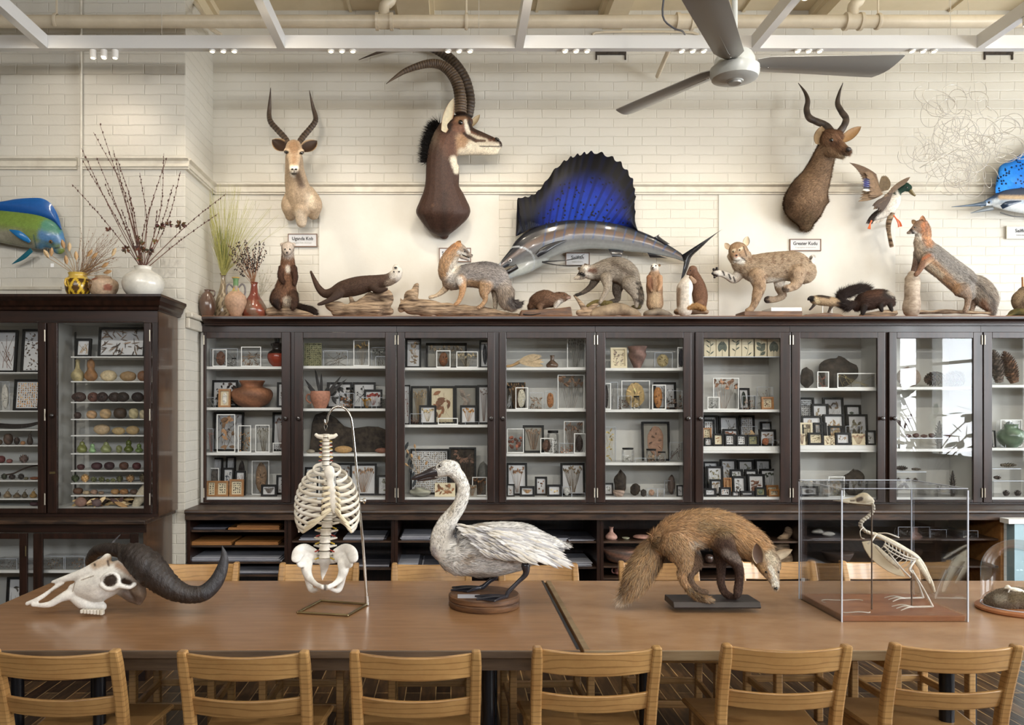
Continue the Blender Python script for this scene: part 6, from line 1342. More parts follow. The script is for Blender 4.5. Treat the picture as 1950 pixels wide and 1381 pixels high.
b.dab((1300, 985, 1390, 988, 10, 8, (186, 142, 90)), (1330, 1010, 1380, 1018, 12, 8, (140, 112, 74)), (1400, 1015, 1450, 1048, 8, 7, (206, 150, 84)), (1320, 1044, 1345, 1062, 7, 5, (206, 196, 180)), (1270, 1060, 1250, 1090, 8, 6, (110, 82, 58)), (1380, 1060, 1420, 1078, 7, 5, (128, 112, 100)), (1300, 1102, 1306, 1125, 5, 3, (176, 126, 76)), (1310, 1130, 1335, 1150, 6, 3, (64, 46, 36)), (1345, 1152, 1354, 1152, 4, 2, (160, 140, 116)), (1203, 1112, 1196, 1126, 10, 5, (96, 70, 52)), (1190, 1138, 1186, 1146, 7, 4, (214, 200, 180)), (1240, 1050, 1250, 1040, 8, 6, (110, 88, 62)),
      (1466, 1090, 1477, 1120, 6, 3, (232, 224, 206)), (1452, 1080, 1464, 1105, 5, 4, (196, 154, 104)), (1462, 1062, 1472, 1076, 7, 4, (216, 200, 170)), (1440, 1085, 1452, 1095, 7, 4, (206, 160, 96)), (1472, 1112, 1470, 1130, 2, 1.5, (230, 216, 190)))
b.build('body', 'fur', r, vox=.0045, smooth=4, fur=60000, flen=.032, fw=.0022, lift=.30, jit=.3, droop=.35, tip=[(226, 176, 110), (96, 70, 48), (214, 190, 150)], tipmix=.45, noise=.16, dark=.25)
eyes(r, D, (1459, 1099, 2.6, -.108), (1482, 1099, 2.4, -.112)); b = MB(); nose(r, 1477.5, 1130, 4, D, -.105)
ear('ear', r, (1447, 1082), (1440, 1044), 12, D, -.085, -.095, (206, 184, 150), (96, 76, 64), face=(.1, -1, 0), curl=.5); ear('ear', r, (1468, 1074), (1509, 1056), 11, D, -.06, -.08, (200, 186, 160), (226, 214, 190), face=(.1, -.9, -.3), curl=.5)
fb = MB(); fb.prismx([(3.47, TZ), (3.465, TZ + .006), (3.478, TZ + .026), (3.62, TZ + .026), (3.625, TZ)], X(1283, 3.47), X(1449, 3.47)); fb.build('plinth_board', 'baseblk', r, bevel=.002)
# acrylic case with bird skeleton
x0, x1, y0, y1, zt_ = 1.556, 2.06, 3.33, 3.74, Z(934, 3.33)
cs = thing('acrylic_case', 'clear acrylic display case on a red-brown board standing on the right table', 'display case', ((x0 + x1) / 2, 3.53, TZ))
MB().box(x0 + .006, x1 - .006, y0 + .006, y1 - .006, TZ, TZ + .024).build('base_board', 'basered', cs, bevel=.003)
for nm, bx in (('front_panel', (x0, x1, y0, y0 + .005, TZ, zt_)), ('rear_panel', (x0, x1, y1 - .005, y1, TZ, zt_)), ('side_panel', (x0, x0 + .005, y0 + .0055, y1 - .0055, TZ, zt_)), ('side_panel', (x1 - .005, x1, y0 + .0055, y1 - .0055, TZ, zt_)), ('top_panel', (x0, x1, y0, y1, zt_ + .0005, zt_ + .006))):
    MB().box(*bx).build(nm, 'acryl', cs)
ed = MB()
for xx in (x0, x1): 
    for yy in (y0, y1): cs_ = MB().box(xx - .0025, xx + .0025, yy - .0025, yy + .0025, TZ, zt_).build('edge_strip', 'acredge', cs)
for yy in (y0, y1): MB().box(x0, x1, yy - .002, yy + .002, zt_ + .0062, zt_ + .0082).build('edge_strip', 'acredge', cs)
for xx in (x0, x1): MB().box(xx - .002, xx + .002, y0 + .0025, y1 - .0025, zt_ + .0062, zt_ + .0082).build('edge_strip', 'acredge', cs)
D = 3.53; ZBB = TZ + .024; r = thing('bird_skeleton', 'cream skeleton of a long-billed upright bird inside the acrylic case', 'skeleton', (X(1690, D), D, ZBB))
b = Body(D); b.ch_([(1656, 952, 7), (1646, 949, 11), (1634, 951, 8)], k=.8, c=(222, 206, 168)); b.ch_([(1660, 955, 5), (1650, 959, 5), (1630, 958, 4), (1610, 955.5, 3), (1596, 954, 1.4), (1586, 953.5, .6)], k=.9, c=(226, 212, 178)); b.ch_([(1634, 949, 4), (1618, 951, 2.6), (1600, 953, 1.2)], k=.9, c=(226, 212, 178))
b.dab((1634, 952, 1640, 950, 4, 1.5, (90, 70, 52)), (1620, 954, 1626, 954, 1.6, 1, (120, 96, 70))); b.build('skull', 'bonev', r, vox=.0025, smooth=1, noise=.04)
nk = crm([(1659, 956), (1663, 966), (1660, 976), (1653, 984), (1643, 991), (1638, 999), (1643, 1007), (1650, 1013), (1664, 1017)], 2)
for i in range(1, len(nk)):
    a, c = nk[i - 1], nk[i]; m_ = P((a[0] + c[0]) / 2, (a[1] + c[1]) / 2, D); mb = MB(); mb.tube([P(a[0] * .85 + c[0] * .15, a[1] * .85 + c[1] * .15, D), P(a[0] * .15 + c[0] * .85, a[1] * .15 + c[1] * .85, D)], [.0085, .0075], 8, k=1.2); mb.box(m_.x - .003, m_.x + .003, m_.y - .014, m_.y + .014, m_.z - .004, m_.z + .002); mb.build('neck_vertebra', 'bone', r, True)
b = Body(D); b.ch_([(1664, 1018, 5), (1680, 1024, 5), (1700, 1034, 5), (1722, 1047, 6), (1742, 1063, 8), (1756, 1080, 7), (1766, 1098, 5), (1773, 1112, 4), (1778, 1126, 3)], k=1.2, c=(224, 208, 172)); b.ch_([(1745, 1066, 6, -.03), (1760, 1090, 5, -.035), (1770, 1110, 3, -.03)], k=.6, c=(224, 208, 172)); b.build('back_and_pelvis', 'bonev', r, vox=.003, smooth=1, disp=.002)
keel = [(1641, 1032), (1646, 1046), (1656, 1062), (1672, 1076), (1690, 1088), (1708, 1096), (1724, 1099), (1716, 1086), (1698, 1070), (1680, 1052), (1668, 1038), (1655, 1030)]
MB().prism([(X(a, D), Z(c, D)) for a, c in keel], D - .003, D + .003).build('breastbone', 'cream', r, bevel=.002)
b = Body(D); b.ch_([(1668, 1040, 3, -.035), (1690, 1062, 5, -.045), (1712, 1082, 3, -.035)], k=.5, c=(232, 218, 184)); b.ch_([(1668, 1040, 3, .035), (1690, 1062, 5, .045), (1712, 1082, 3, .035)], k=.5, c=(232, 218, 184)); b.build('sternum_plate', 'bonev', r, vox=.003, smooth=1)
for i in range(8):
    u = i / 7; a = (1684 + u * 52, 1026 + u * 30); e = (1676 + u * 42, 1046 + u * 40)
    for s_ in (-1, 1): MB().tube([P(a[0], a[1], D + s_ * .008), P((a[0] + e[0]) / 2 + 6, (a[1] + e[1]) / 2 + 2, D + s_ * .052), P(e[0], e[1], D + s_ * .04)], .0018, 6, sub=4).build('rib', 'bone', r, True)
for s_ in (-1, 1):
    dd = D + s_ * .055
    for nm, pts, rr in (('coracoid', [(1668, 1018), (1660, 1030), (1652, 1036)], .004), ('humerus', [(1670, 1020), (1700, 1036), (1730, 1052), (1749, 1064)], .0045), ('ulna', [(1749, 1066), (1725, 1060), (1700, 1046), (1684, 1036)], .0035), ('radius', [(1748, 1069), (1722, 1064), (1698, 1052), (1682, 1040)], .0026), ('wing_hand', [(1684, 1038), (1700, 1062), (1718, 1084), (1734, 1100)], .0035), ('shoulder_blade', [(1672, 1016), (1690, 1016), (1712, 1024)], .003)):
        MB().tube([P(a, c, dd + (0 if i else -s_ * .03)) for i, (a, c) in enumerate(pts)], rr, 8, sub=3, k=.9).build(nm, 'bone', r, True)
MB().tube([P(1644, 1004, D - .01), P(1638, 1012, D - .03), P(1640, 1024, D - .02), P(1646, 1026, D)], .002, 6, sub=3).build('wishbone', 'bone', r, True)
for (kn, an, dd, s2) in (((1746, 1078), (1776, 0), 3.44, -.28), ((1736, 1088), (1758, 0), 3.60, -.30)):
    za = ZBB + .012; A = Vector((X(an[0], dd), dd, za)); MB().tube([P(1742, 1068, (D + dd) / 2), P(1732, 1084, dd), P(1738, 1092, dd)], .0042, 8, sub=3).build('femur', 'bone', r, True)
    MB().tube([P(1736, 1086, dd), (P(1736, 1086, dd) + A) / 2 + Vector((.004, 0, 0)), A], [.0055, .0036, .0052], 8, sub=3).build('shin_bone', 'bone', r, True)
    B_ = A + Vector((-.08, 0, -.002)); MB().tube([A, B_], [.0045, .004], 8).build('foot_bone', 'bone', r, True)
    for dy in (-.035, 0, .035): MB().tube([B_, B_ + Vector((-.035, dy * .7, .004)), B_ + Vector((-.07, dy, -.006))], [.0034, .003, .0016], 7, sub=3).build('toe', 'bone', r, True)
ps = M['basew']
for px, ytop, dd in ((1602, 957, 3.58), (1660, 963, 3.44), (1736, 1090, 3.50)): MB().tube([P(px, ytop, dd), (X(px, dd), dd, ZBB)], .0032, 8).build('support_rod', 'edge', r, True)
MB().tube([P(1602, 957, 3.58), P(1624, 960, 3.5), P(1660, 963, 3.44)], .0028, 8).build('support_rod', 'edge', r, True)
for k_, (ax, ay, ww) in enumerate(((1605, 3.57, .09), (1628, 3.40, .06))):
    c0 = Vector((X(ax, ay), ay, ZBB + .004)); MB().tube([c0 + Vector((ww * math.cos(a), .03 * math.sin(a), .003 * math.sin(3 * a))) for a in np.linspace(.2 + k_ * 3.4, 3.6 + k_ * 2.4, 14)], .0022, 6).build('loose_rib', 'bone', r, True)
MB().box(x0 + .0065, x0 + .022, y1 - .0085, y1 - .0065, .83, .845).build('small_tag', 'white', cs)
# glass dome
D = 3.52; cxd = X(1938, D); r = thing('glass_dome', 'clear glass bell dome on a round orange-brown base at the right edge', 'glass dome', (cxd, D, TZ))
MB().lathe((cxd, D), [(.150, TZ), (.156, TZ + .006), (.156, TZ + .014), (.148, TZ + .020)], 48).build('round_base', 'basered', r, True)
prof = [(.134, TZ + .0205), (.134, .90)] + [(.134 * math.cos(a), .915 + .134 * math.sin(a)) for a in np.linspace(.05, PI / 2 - .03, 12)]
dm = MB(); n = 40; vs = [(cxd + q * math.cos(2 * PI * j / n), D + q * math.sin(2 * PI * j / n), z) for q, z in prof for j in range(n)]
dm.add(vs, [(i * n + j, i * n + (j + 1) % n, (i + 1) * n + (j + 1) % n, (i + 1) * n + j) for i in range(len(prof) - 1) for j in range(n)] + [tuple((len(prof) - 1) * n + j for j in range(n))]); dm.build('glass_bell', 'dome', r, True)
mb = MB(); mb.tube([(cxd + .134 * math.cos(a), D + .134 * math.sin(a), TZ + .022) for a in np.linspace(0, 2 * PI, 40)], .0022, 6, caps=False); mb.build('glass_rim', 'acredge', r, True)
q = Body(D); q.ch_([(1895, 1148, 16), (1915, 1142, 20), (1945, 1143, 22), (1972, 1148, 16)], k=1.6, c=(120, 104, 84), L=1); q.dab((1900, 1140, 1910, 1140, 8, 4, (160, 150, 130)), (1930, 1140, 1950, 1138, 10, 5, (110, 92, 60)))
m_ = thing('moss_mound', 'brown dried moss mound under the glass dome', 'moss', (cxd, D, TZ + .021)); q.build('moss_bed', 'fur', m_, vox=.005, smooth=2, fur=5000, flen=.010, lift=1.2, jit=1, disp=.006, tip=[(196, 176, 140), (80, 66, 44)])
sk = thing('tiny_bird_skeleton', 'tiny white bird skeleton crouching on the moss under the dome', 'skeleton', (cxd - .03, D, Z(1125, D)))
b = Body(D - .03); b.ch_([(1914, 1120, 2), (1919, 1118, 4), (1924, 1121, 3), (1934, 1124, 5), (1946, 1128, 5), (1954, 1136, 2)], k=.8, c=(230, 222, 200)); b.ch_([(1922, 1123, 1.6), (1918, 1134, 1.4), (1912, 1138, 1.4)], c=BN); b.ch_([(1938, 1126, 1.6), (1942, 1136, 1.4), (1936, 1142, 1.4)], c=BN); b.build('bones', 'bonev', sk, vox=.002, smooth=1, disp=.001)
# ---------------------------------------------------------------- vases, dried plants, name plates, wire sculpture
LD = 5.15; LZb = LTOP
def vase(name, label, cx, D, z0, prof, colf, m='gloss', n=40, extra=None, cat='vase', group=None):
    """prof: (half width px, py) from the bottom up; colf(theta, t) -> rgb."""
    c = P(cx, 700, D); rows = crm([(w * D / F, Z(y, D)) for w, y in prof], 5); rows[:, 1] += z0 - rows[0, 1]; m_ = len(rows); vs = []; cl = []
    for i, (q, z) in enumerate(rows):
        for j in range(n):
            a = 2 * PI * j / n; vs.append((c.x + q * math.cos(a), D + q * math.sin(a), z)); cl.append(rgb(*colf(a, i / (m_ - 1))))
    # inner wall of the neck
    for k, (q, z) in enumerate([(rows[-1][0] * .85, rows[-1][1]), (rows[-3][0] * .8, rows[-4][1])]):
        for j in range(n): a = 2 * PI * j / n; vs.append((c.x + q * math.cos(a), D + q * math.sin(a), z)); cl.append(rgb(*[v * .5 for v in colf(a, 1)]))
    fs = [(i * n + j, i * n + (j + 1) % n, (i + 1) * n + (j + 1) % n, (i + 1) * n + j) for i in range(m_ + 1) for j in range(n)] + [tuple(range(n - 1, -1, -1)), tuple((m_ + 1) * n + j for j in range(n))]
    if extra:
        t = thing(name, label, cat, (c.x, D, z0), group); MB().add(vs, fs, cl).build('body', m, t, True); extra(t); return t
    o = MB().add(vs, fs, cl).build(name, m, None, True, origin=(c.x, D, z0)); return tag(o, label, cat, group)
def handle(t, pts, D, r, col, m='gloss'):
    MB(col=rgb(*col)).tube([P(x, y, D) for x, y in pts], r * D / F, 10, sub=5).build('handle', m, t, True)
def lattice(a, t):
    if t > .62: return (214, 180, 84)
    d = abs(((a * 7 / (2 * PI) + t * 1.6) % 1) - .5); e = abs(((a * 7 / (2 * PI) - t * 1.6) % 1) - .5)
    return (226, 186, 60) if min(d, e) < .13 else (84, 58, 26)
vase('glazed_pot', 'yellow and brown lattice glazed pot on the left cabinet', 148.5, 5.12, LZb, [(14, 568), (21, 558), (23.5, 545), (21, 534), (16.5, 527), (18, 521)], lattice, n=70,
     extra=lambda t: (handle(t, [(129, 546), (124, 540), (126, 531), (133, 531)], 5.06, 2, (220, 180, 80)), handle(t, [(168, 548), (173, 541), (171, 534), (164, 533)], 5.06, 2, (96, 66, 34))))
vase('clay_pot', 'pinkish beige squat clay pot with reddish blotches next to yellow pot', 197, 5.14, LZb, [(13, 568), (22, 559), (27, 547), (25.5, 536), (16, 530), (14.5, 527)], lambda a, t: (150, 92, 70) if (math.sin(a * 3 + 1) * math.cos(t * 9) > .55 and .25 < t < .75) else (196, 168, 140), m='pt')
vase('white_vase', 'large round white glazed vase holding tall budded twigs', 272.5, 5.13, LZb, [(23, 568), (34, 556), (38.5, 541), (34, 527), (20, 517), (15.5, 514), (15.5, 510), (17, 508)], lambda a, t: (226, 222, 210))
RD = 5.70; RZ = TOPZ
vase('brown_jug', 'small dark brown glazed jug, first on the long cabinet', 395, 5.72, RZ, [(10, 605), (15, 590), (15.5, 575), (10, 561), (5.5, 556), (6, 552)], lambda a, t: (92, 70, 58), extra=lambda t: handle(t, [(401, 553), (408, 555), (408, 563), (404, 566)], 5.72, 1.6, (84, 64, 52)), cat='jug')
def marb(a, t): v = math.sin(a * 5 + t * 22 + math.sin(t * 30) * 1.5); return (132, 116, 92) if v > .3 else (86, 72, 58) if v > -.4 else (176, 160, 132)
vase('bottle_vase', 'tall grey-brown marbled bottle vase full of green grass', 425, 5.86, RZ, [(14, 605), (17.5, 590), (14, 570), (8, 550), (4.5, 532), (4.5, 522), (6.5, 517)], marb)
def amph(a, t): return (222, 180, 60) if t > .95 else (96, 130, 84) if .74 < t < .93 else (150, 150, 100) if .5 < t < .62 and math.sin(a * 3) > .1 else (204, 164, 60) if .56 < t < .68 and math.sin(a * 3 + 2) > .4 else (148, 134, 122) if t > .55 else (176, 142, 116)
vase('painted_amphora', 'pinkish two-handled painted vase with yellow rim and grey handles', 449, 5.68, RZ, [(8, 605), (13, 597), (20, 580), (19, 567), (11, 558), (6, 554), (5, 545), (5, 535), (7.5, 530)], amph, m='pt',
     extra=lambda t: [handle(t, [(449 + s * 5, 548), (449 + s * 12, 541), (449 + s * 17, 546), (449 + s * 18, 556), (449 + s * 16, 564)], 5.68, 1.7, (110, 104, 104), 'pt') for s in (-1, 1)])
vase('red_vase', 'red-brown long-necked vase holding dark seed stalks', 484, 5.76, RZ, [(19, 605), (24, 596), (24, 586), (17, 573), (9, 560), (6.5, 548), (6, 541), (7.5, 537)], lambda a, t: (118, 58, 46) if t > .45 else (118, 92, 76) if math.sin(a * 4 + t * 9) > 0 else (128, 70, 52))
def stalks(name, label, base, D, tips, r, col, beads=0, bcol=None, bend=.12, m='pt', seed=0, cat='dried plant', dys=.1, bsz=.004):
    rs = random.Random(seed); t = thing(name, label, cat, P(base[0], base[1], D)); mb = MB(col=rgb(*col)); bb = MB(col=rgb(*(bcol or col)))
    for k, tp in enumerate(tips):
        dy = rs.uniform(-dys, dys) if len(tp) < 3 else tp[2]; a = P(base[0] + rs.uniform(-4, 4), base[1] + 6, D + rs.uniform(-.012, .012)); b_ = P(tp[0], tp[1], D + dy)
        mid = (a + b_) / 2 + Vector((rs.uniform(-1, 1), rs.uniform(-1, 1) * .3, rs.uniform(0, 1))) * bend * (b_ - a).length; mid.z = max(mid.z, min(a.z, b_.z) + .35 * abs(b_.z - a.z))
        q = crm([tuple(a), tuple(mid), tuple(b_)], 6); mb.tube(q, list(np.linspace(r, r * .45, len(q))), 5)
        for i in range(beads):
            u = .35 + .65 * (i + rs.random()) / beads; f = u * (len(q) - 1); p = q[int(f)] + (q[min(int(f) + 1, len(q) - 1)] - q[int(f)]) * (f % 1); s_ = bsz * rs.uniform(.7, 1.2)
            bb.ball((p[0] + rs.uniform(-1, 1) * bsz, p[1], p[2]), s_, s_, s_ * 1.7, 6, 4)
    mb.build('stems', m, t, True)
    if beads: bb.build('buds', m, t, True)
    return t
tw = stalks('twig_bunch', 'tall bunch of reddish budded twigs standing in the white vase', (272, 508), 5.13,
       [(190, 236), (178, 252), (184, 300), (155, 282), (157, 305), (137, 351), (216, 286), (222, 300), (266, 329), (245, 362), (312, 292), (318, 300), (344, 326), (294, 374), (200, 352), (232, 400), (430, 369, .0), (415, 407, .0), (252, 430), (300, 400), (330, 352)], .0028, (108, 70, 54), 16, (84, 52, 42), bend=.06, seed=3, dys=.12)
mb = MB(); rs = random.Random(8)
for (x, y, s_, c) in ((305, 430, 13, (96, 70, 50)), (322, 427, 11, (110, 74, 58)), (344, 428, 15, (112, 78, 58)), (268, 468, 18, (110, 80, 52)), (240, 475, 12, (96, 66, 44)), (285, 478, 12, (88, 60, 42)), (262, 453, 8, (120, 92, 48)), (296, 460, 8, (140, 110, 66)), (206, 436, 8, (110, 64, 48)), (266, 492, 9, (120, 96, 60))):
    for i in range(26): v = Vector((rs.gauss(0, 1), rs.gauss(0, 1), rs.gauss(0, 1))).normalized(); mb.leaf(P(x, y, 5.12) + v * s_ * .0014, v, (v.y, -v.x, .3), s_ * .0022, s_ * .0009, rgb(*[k * rs.uniform(.7, 1.25) for k in c]), th=.0015, seg=3)
mb.build('dried_flower_heads', 'pt', tw, True)
rs = random.Random(2)
stalks('dried_sprays', 'fine brown dried sprays spreading from the yellow lattice pot', (152, 524), 5.12, [(rs.uniform(150, 235), rs.uniform(432, 512)) for _ in range(70)], .0011, (146, 112, 84), 3, (150, 116, 88), bend=.1, seed=4, bsz=.0022)
pd = thing('dried_pod_bunch', 'pale split seed pods on stiff stems in the yellow lattice pot', 'dried plant', P(140, 522, 5.1)); mb = MB(col=rgb(176, 146, 106))
for (x, y, ang) in ((88, 483, 120), (98, 480, 80), (120, 465, 100), (132, 470, 85), (126, 495, 95), (145, 487, 90), (171, 482, 50), (180, 487, 40), (200, 505, 30), (217, 480, 60), (205, 518, 10)):
    mb.tube([P(143, 524, 5.1), P((143 + x) / 2 + 3, (524 + y) / 2 + 4, 5.08), P(x, y + 6, 5.06)], [.0022, .0018, .0016], 6, sub=4); a = math.radians(ang)
    MB().leaf(P(x, y, 5.05), (math.cos(a), -.15, math.sin(a)), (0, -1, .2), .060, .026, rgb(*rs.choice([(206, 168, 120), (186, 146, 100), (214, 184, 140)])), th=.008, seg=6).build('seed_pod', 'pt', pd, True)
mb.build('stems', 'pt', pd, True)
MB().box(X(97, 5.05), X(103, 5.05), 5.045, 5.047, Z(509, 5.05), Z(502, 5.05)).build('paper_tag', 'white', pd)
rs = random.Random(6); tips = []
for i in range(150):
    a = rs.gauss(0, .40); L_ = rs.uniform(110, 170); tips.append((max(399, 426 + L_ * math.sin(a) * .95 + rs.uniform(-3, 3)), 518 - L_ * math.cos(a) + abs(a) * 16))
gr = stalks('grass_bunch', 'fan of fine yellow-green grass standing in the tall bottle vase', (426, 518), 5.84, tips, .0013, (168, 164, 92), bend=.04, seed=7, dys=.10)
mb = MB(col=rgb(112, 124, 62))
for i in range(60): mb.tube([P(426 + rs.uniform(-4, 4), 522, 5.84), P(426 + rs.uniform(-12, 12), rs.uniform(430, 470), 5.84 + rs.uniform(-.03, .03))], [.0018, .001], 5)
mb.build('lower_stems', 'pt', gr, True)
sg = thing('seed_stalks', 'dark seed-laden stalks rising from the red-brown vase', 'dried plant', P(482, 538, 5.74)); mb = MB(col=rgb(150, 104, 70)); m2 = MB(col=rgb(48, 36, 34))
for i in range(24):
    tx, ty = (440 + i * 3.1 + rs.uniform(-4, 4)) if i < 22 else (438, 512)[i - 22], rs.uniform(458, 512); 
    if i >= 22: tx, ty = ((432, 462), (437, 485))[i - 22]
    if i < 22 and abs(tx - 482) < 26: ty = rs.uniform(455, 490)
    a = P(482 + rs.uniform(-3, 3), 541, 5.74); b_ = P(tx, ty, 5.72 + rs.uniform(-.06, .06)); mb.tube([a, (a + b_) / 2 + Vector((0, 0, .01)), b_], [.0018, .0015, .001], 5, sub=3)
    for k in range(16): u = .45 + .55 * rs.random(); p = a + (b_ - a) * u; m2.ball((p.x + rs.gauss(0, .006), p.y + rs.gauss(0, .006), p.z + rs.gauss(0, .004)), .0038, .0038, .0055, 6, 4)
mb.build('stems', 'pt', sg, True); m2.build('seed_clusters', 'pt', sg, True)
stalks('pale_spray', 'pale silvery feathery spray standing behind the red-brown vase', (494, 560), 5.86, [(rs.uniform(492, 522), rs.uniform(508, 556)) for _ in range(14)], .0013, (196, 190, 170), 6, (206, 200, 180), seed=9, dys=.02, bsz=.003)
# name plates
def lettering(txt, cx, z, y, h, parent, w=None, m='blackf', name='lettering', ox=0):
    cu = bpy.data.curves.new('t', 'FONT'); cu.body = txt; cu.size = h; cu.extrude = .0004; cu.align_x = 'CENTER'; cu.align_y = 'CENTER'; cu.offset = ox
    o = bpy.data.objects.new('t', cu); COL.objects.link(o); dg = bpy.context.evaluated_depsgraph_get(); me = bpy.data.meshes.new_from_object(o.evaluated_get(dg))
    V = np.empty(len(me.vertices) * 3); me.vertices.foreach_get('co', V); V = V.reshape(-1, 3); fs = [tuple(p.vertices) for p in me.polygons]
    if w and len(V): V[:, 0] *= w / max(1e-6, V[:, 0].max() - V[:, 0].min())
    W_ = np.column_stack([V[:, 0] + cx, np.full(len(V), y) - V[:, 2], V[:, 1] + z]); bpy.data.objects.remove(o)
    return npmesh(name, W_, fs, None, parent, M[m], False)
fm = mat('brown_plate_frame', rgb(116, 84, 62), None, .4)
for x0, y0, x1, y1, txt, sub, lab, bw in ((548, 445, 604, 470, 'Uganda Kob', 'Kobus kob thomasi', 'framed Uganda Kob name plate under the tan antelope', 40), (836, 472, 897, 499, 'Sable Antelope', 'Hippotragus niger', 'framed name plate half hidden by the orange-necked fox', 50), (1077, 481, 1123, 506, 'Sailfish', 'Istiophorus platypterus', 'framed Sailfish name plate under the dark sailfish belly', 24), (1504, 455, 1564, 478, 'Greater Kudu', 'Tragelaphus strepsiceros', 'framed Greater Kudu name plate above the bobcat', 46), (1917, 430, 1975, 455, 'Sailfish', 'Istiophorus platypterus', 'pale framed Sailfish name plate cut by the right edge', 24)):
    D = 6.03; a0, a1, z0, z1 = X(x0, D), X(x1, D), Z(y1, D), Z(y0, D); t = thing('name_plate', lab, 'name plate', ((a0 + a1) / 2, D, z0), 'framed name plates on the wall'); e = .006
    mb = MB(); [mb.box(*b_) for b_ in ((a0, a1, D, WALL_Y - .0085, z0, z0 + e), (a0, a1, D, WALL_Y - .0085, z1 - e, z1), (a0, a0 + e, D, WALL_Y - .0085, z0 + e, z1 - e), (a1 - e, a1, D, WALL_Y - .0085, z0 + e, z1 - e))]
    mb.build('frame', fm if x0 < 1900 else M['trim'], t); MB().box(a0 + e, a1 - e, D + .004, WALL_Y - .0085, z0 + e, z1 - e).build('plate', 'card', t)
    k = D / F; lettering(txt, (a0 + a1) / 2, z0 + (z1 - z0) * .62, D + .0035, .034, t, bw * k, ox=.0006); lettering(sub, (a0 + a1) / 2, z0 + (z1 - z0) * .30, D + .0035, .012, t, bw * .85 * k, 'grey')
# wire sculpture
D = 5.6; t = thing('wire_sculpture', 'tangled hanging cloud of shiny looped wire on the right', 'wire sculpture', P(1840, 275, D)); mb = MB(); rs = random.Random(12)
cc = [(1800, 205, 38), (1870, 205, 45), (1905, 250, 40), (1760, 285, 40), (1810, 260, 45), (1860, 270, 50), (1800, 315, 45), (1860, 320, 45), (1830, 340, 30), (1920, 290, 30)]
for i in range(105):
    c = rs.choice(cc); c0 = P(c[0] + rs.gauss(0, c[2] * .33), c[1] + rs.gauss(0, c[2] * .3), D + rs.gauss(0, .09)); R = rs.uniform(.04, .13)
    u = Vector((rs.gauss(0, 1), rs.gauss(0, .7), rs.gauss(0, 1))).normalized(); v = u.cross(Vector((rs.gauss(0, .5), 1, rs.gauss(0, .5)))).normalized(); a0 = rs.uniform(0, 6); sp_ = rs.uniform(3.2, 6.6); dr = Vector((rs.gauss(0, .02), rs.gauss(0, .02), rs.gauss(0, .02)))
    mb.tube([c0 + u * R * math.cos(a0 + q * sp_) * (1 - .25 * q) + v * R * math.sin(a0 + q * sp_) + dr * q for q in np.linspace(0, 1, 18)], .0019, 4)
mb.build('wire_loops', 'wire', t, True)
MB().tube([P(1800, 200, D), (X(1811, 5.3), 5.3, CEIL)], .0008, 4).build('hanging_thread', 'wire', t); MB().tube([P(1858, 195, D), (X(1836, 5.3), 5.3, CEIL)], .0008, 4).build('hanging_thread', 'wire', t)
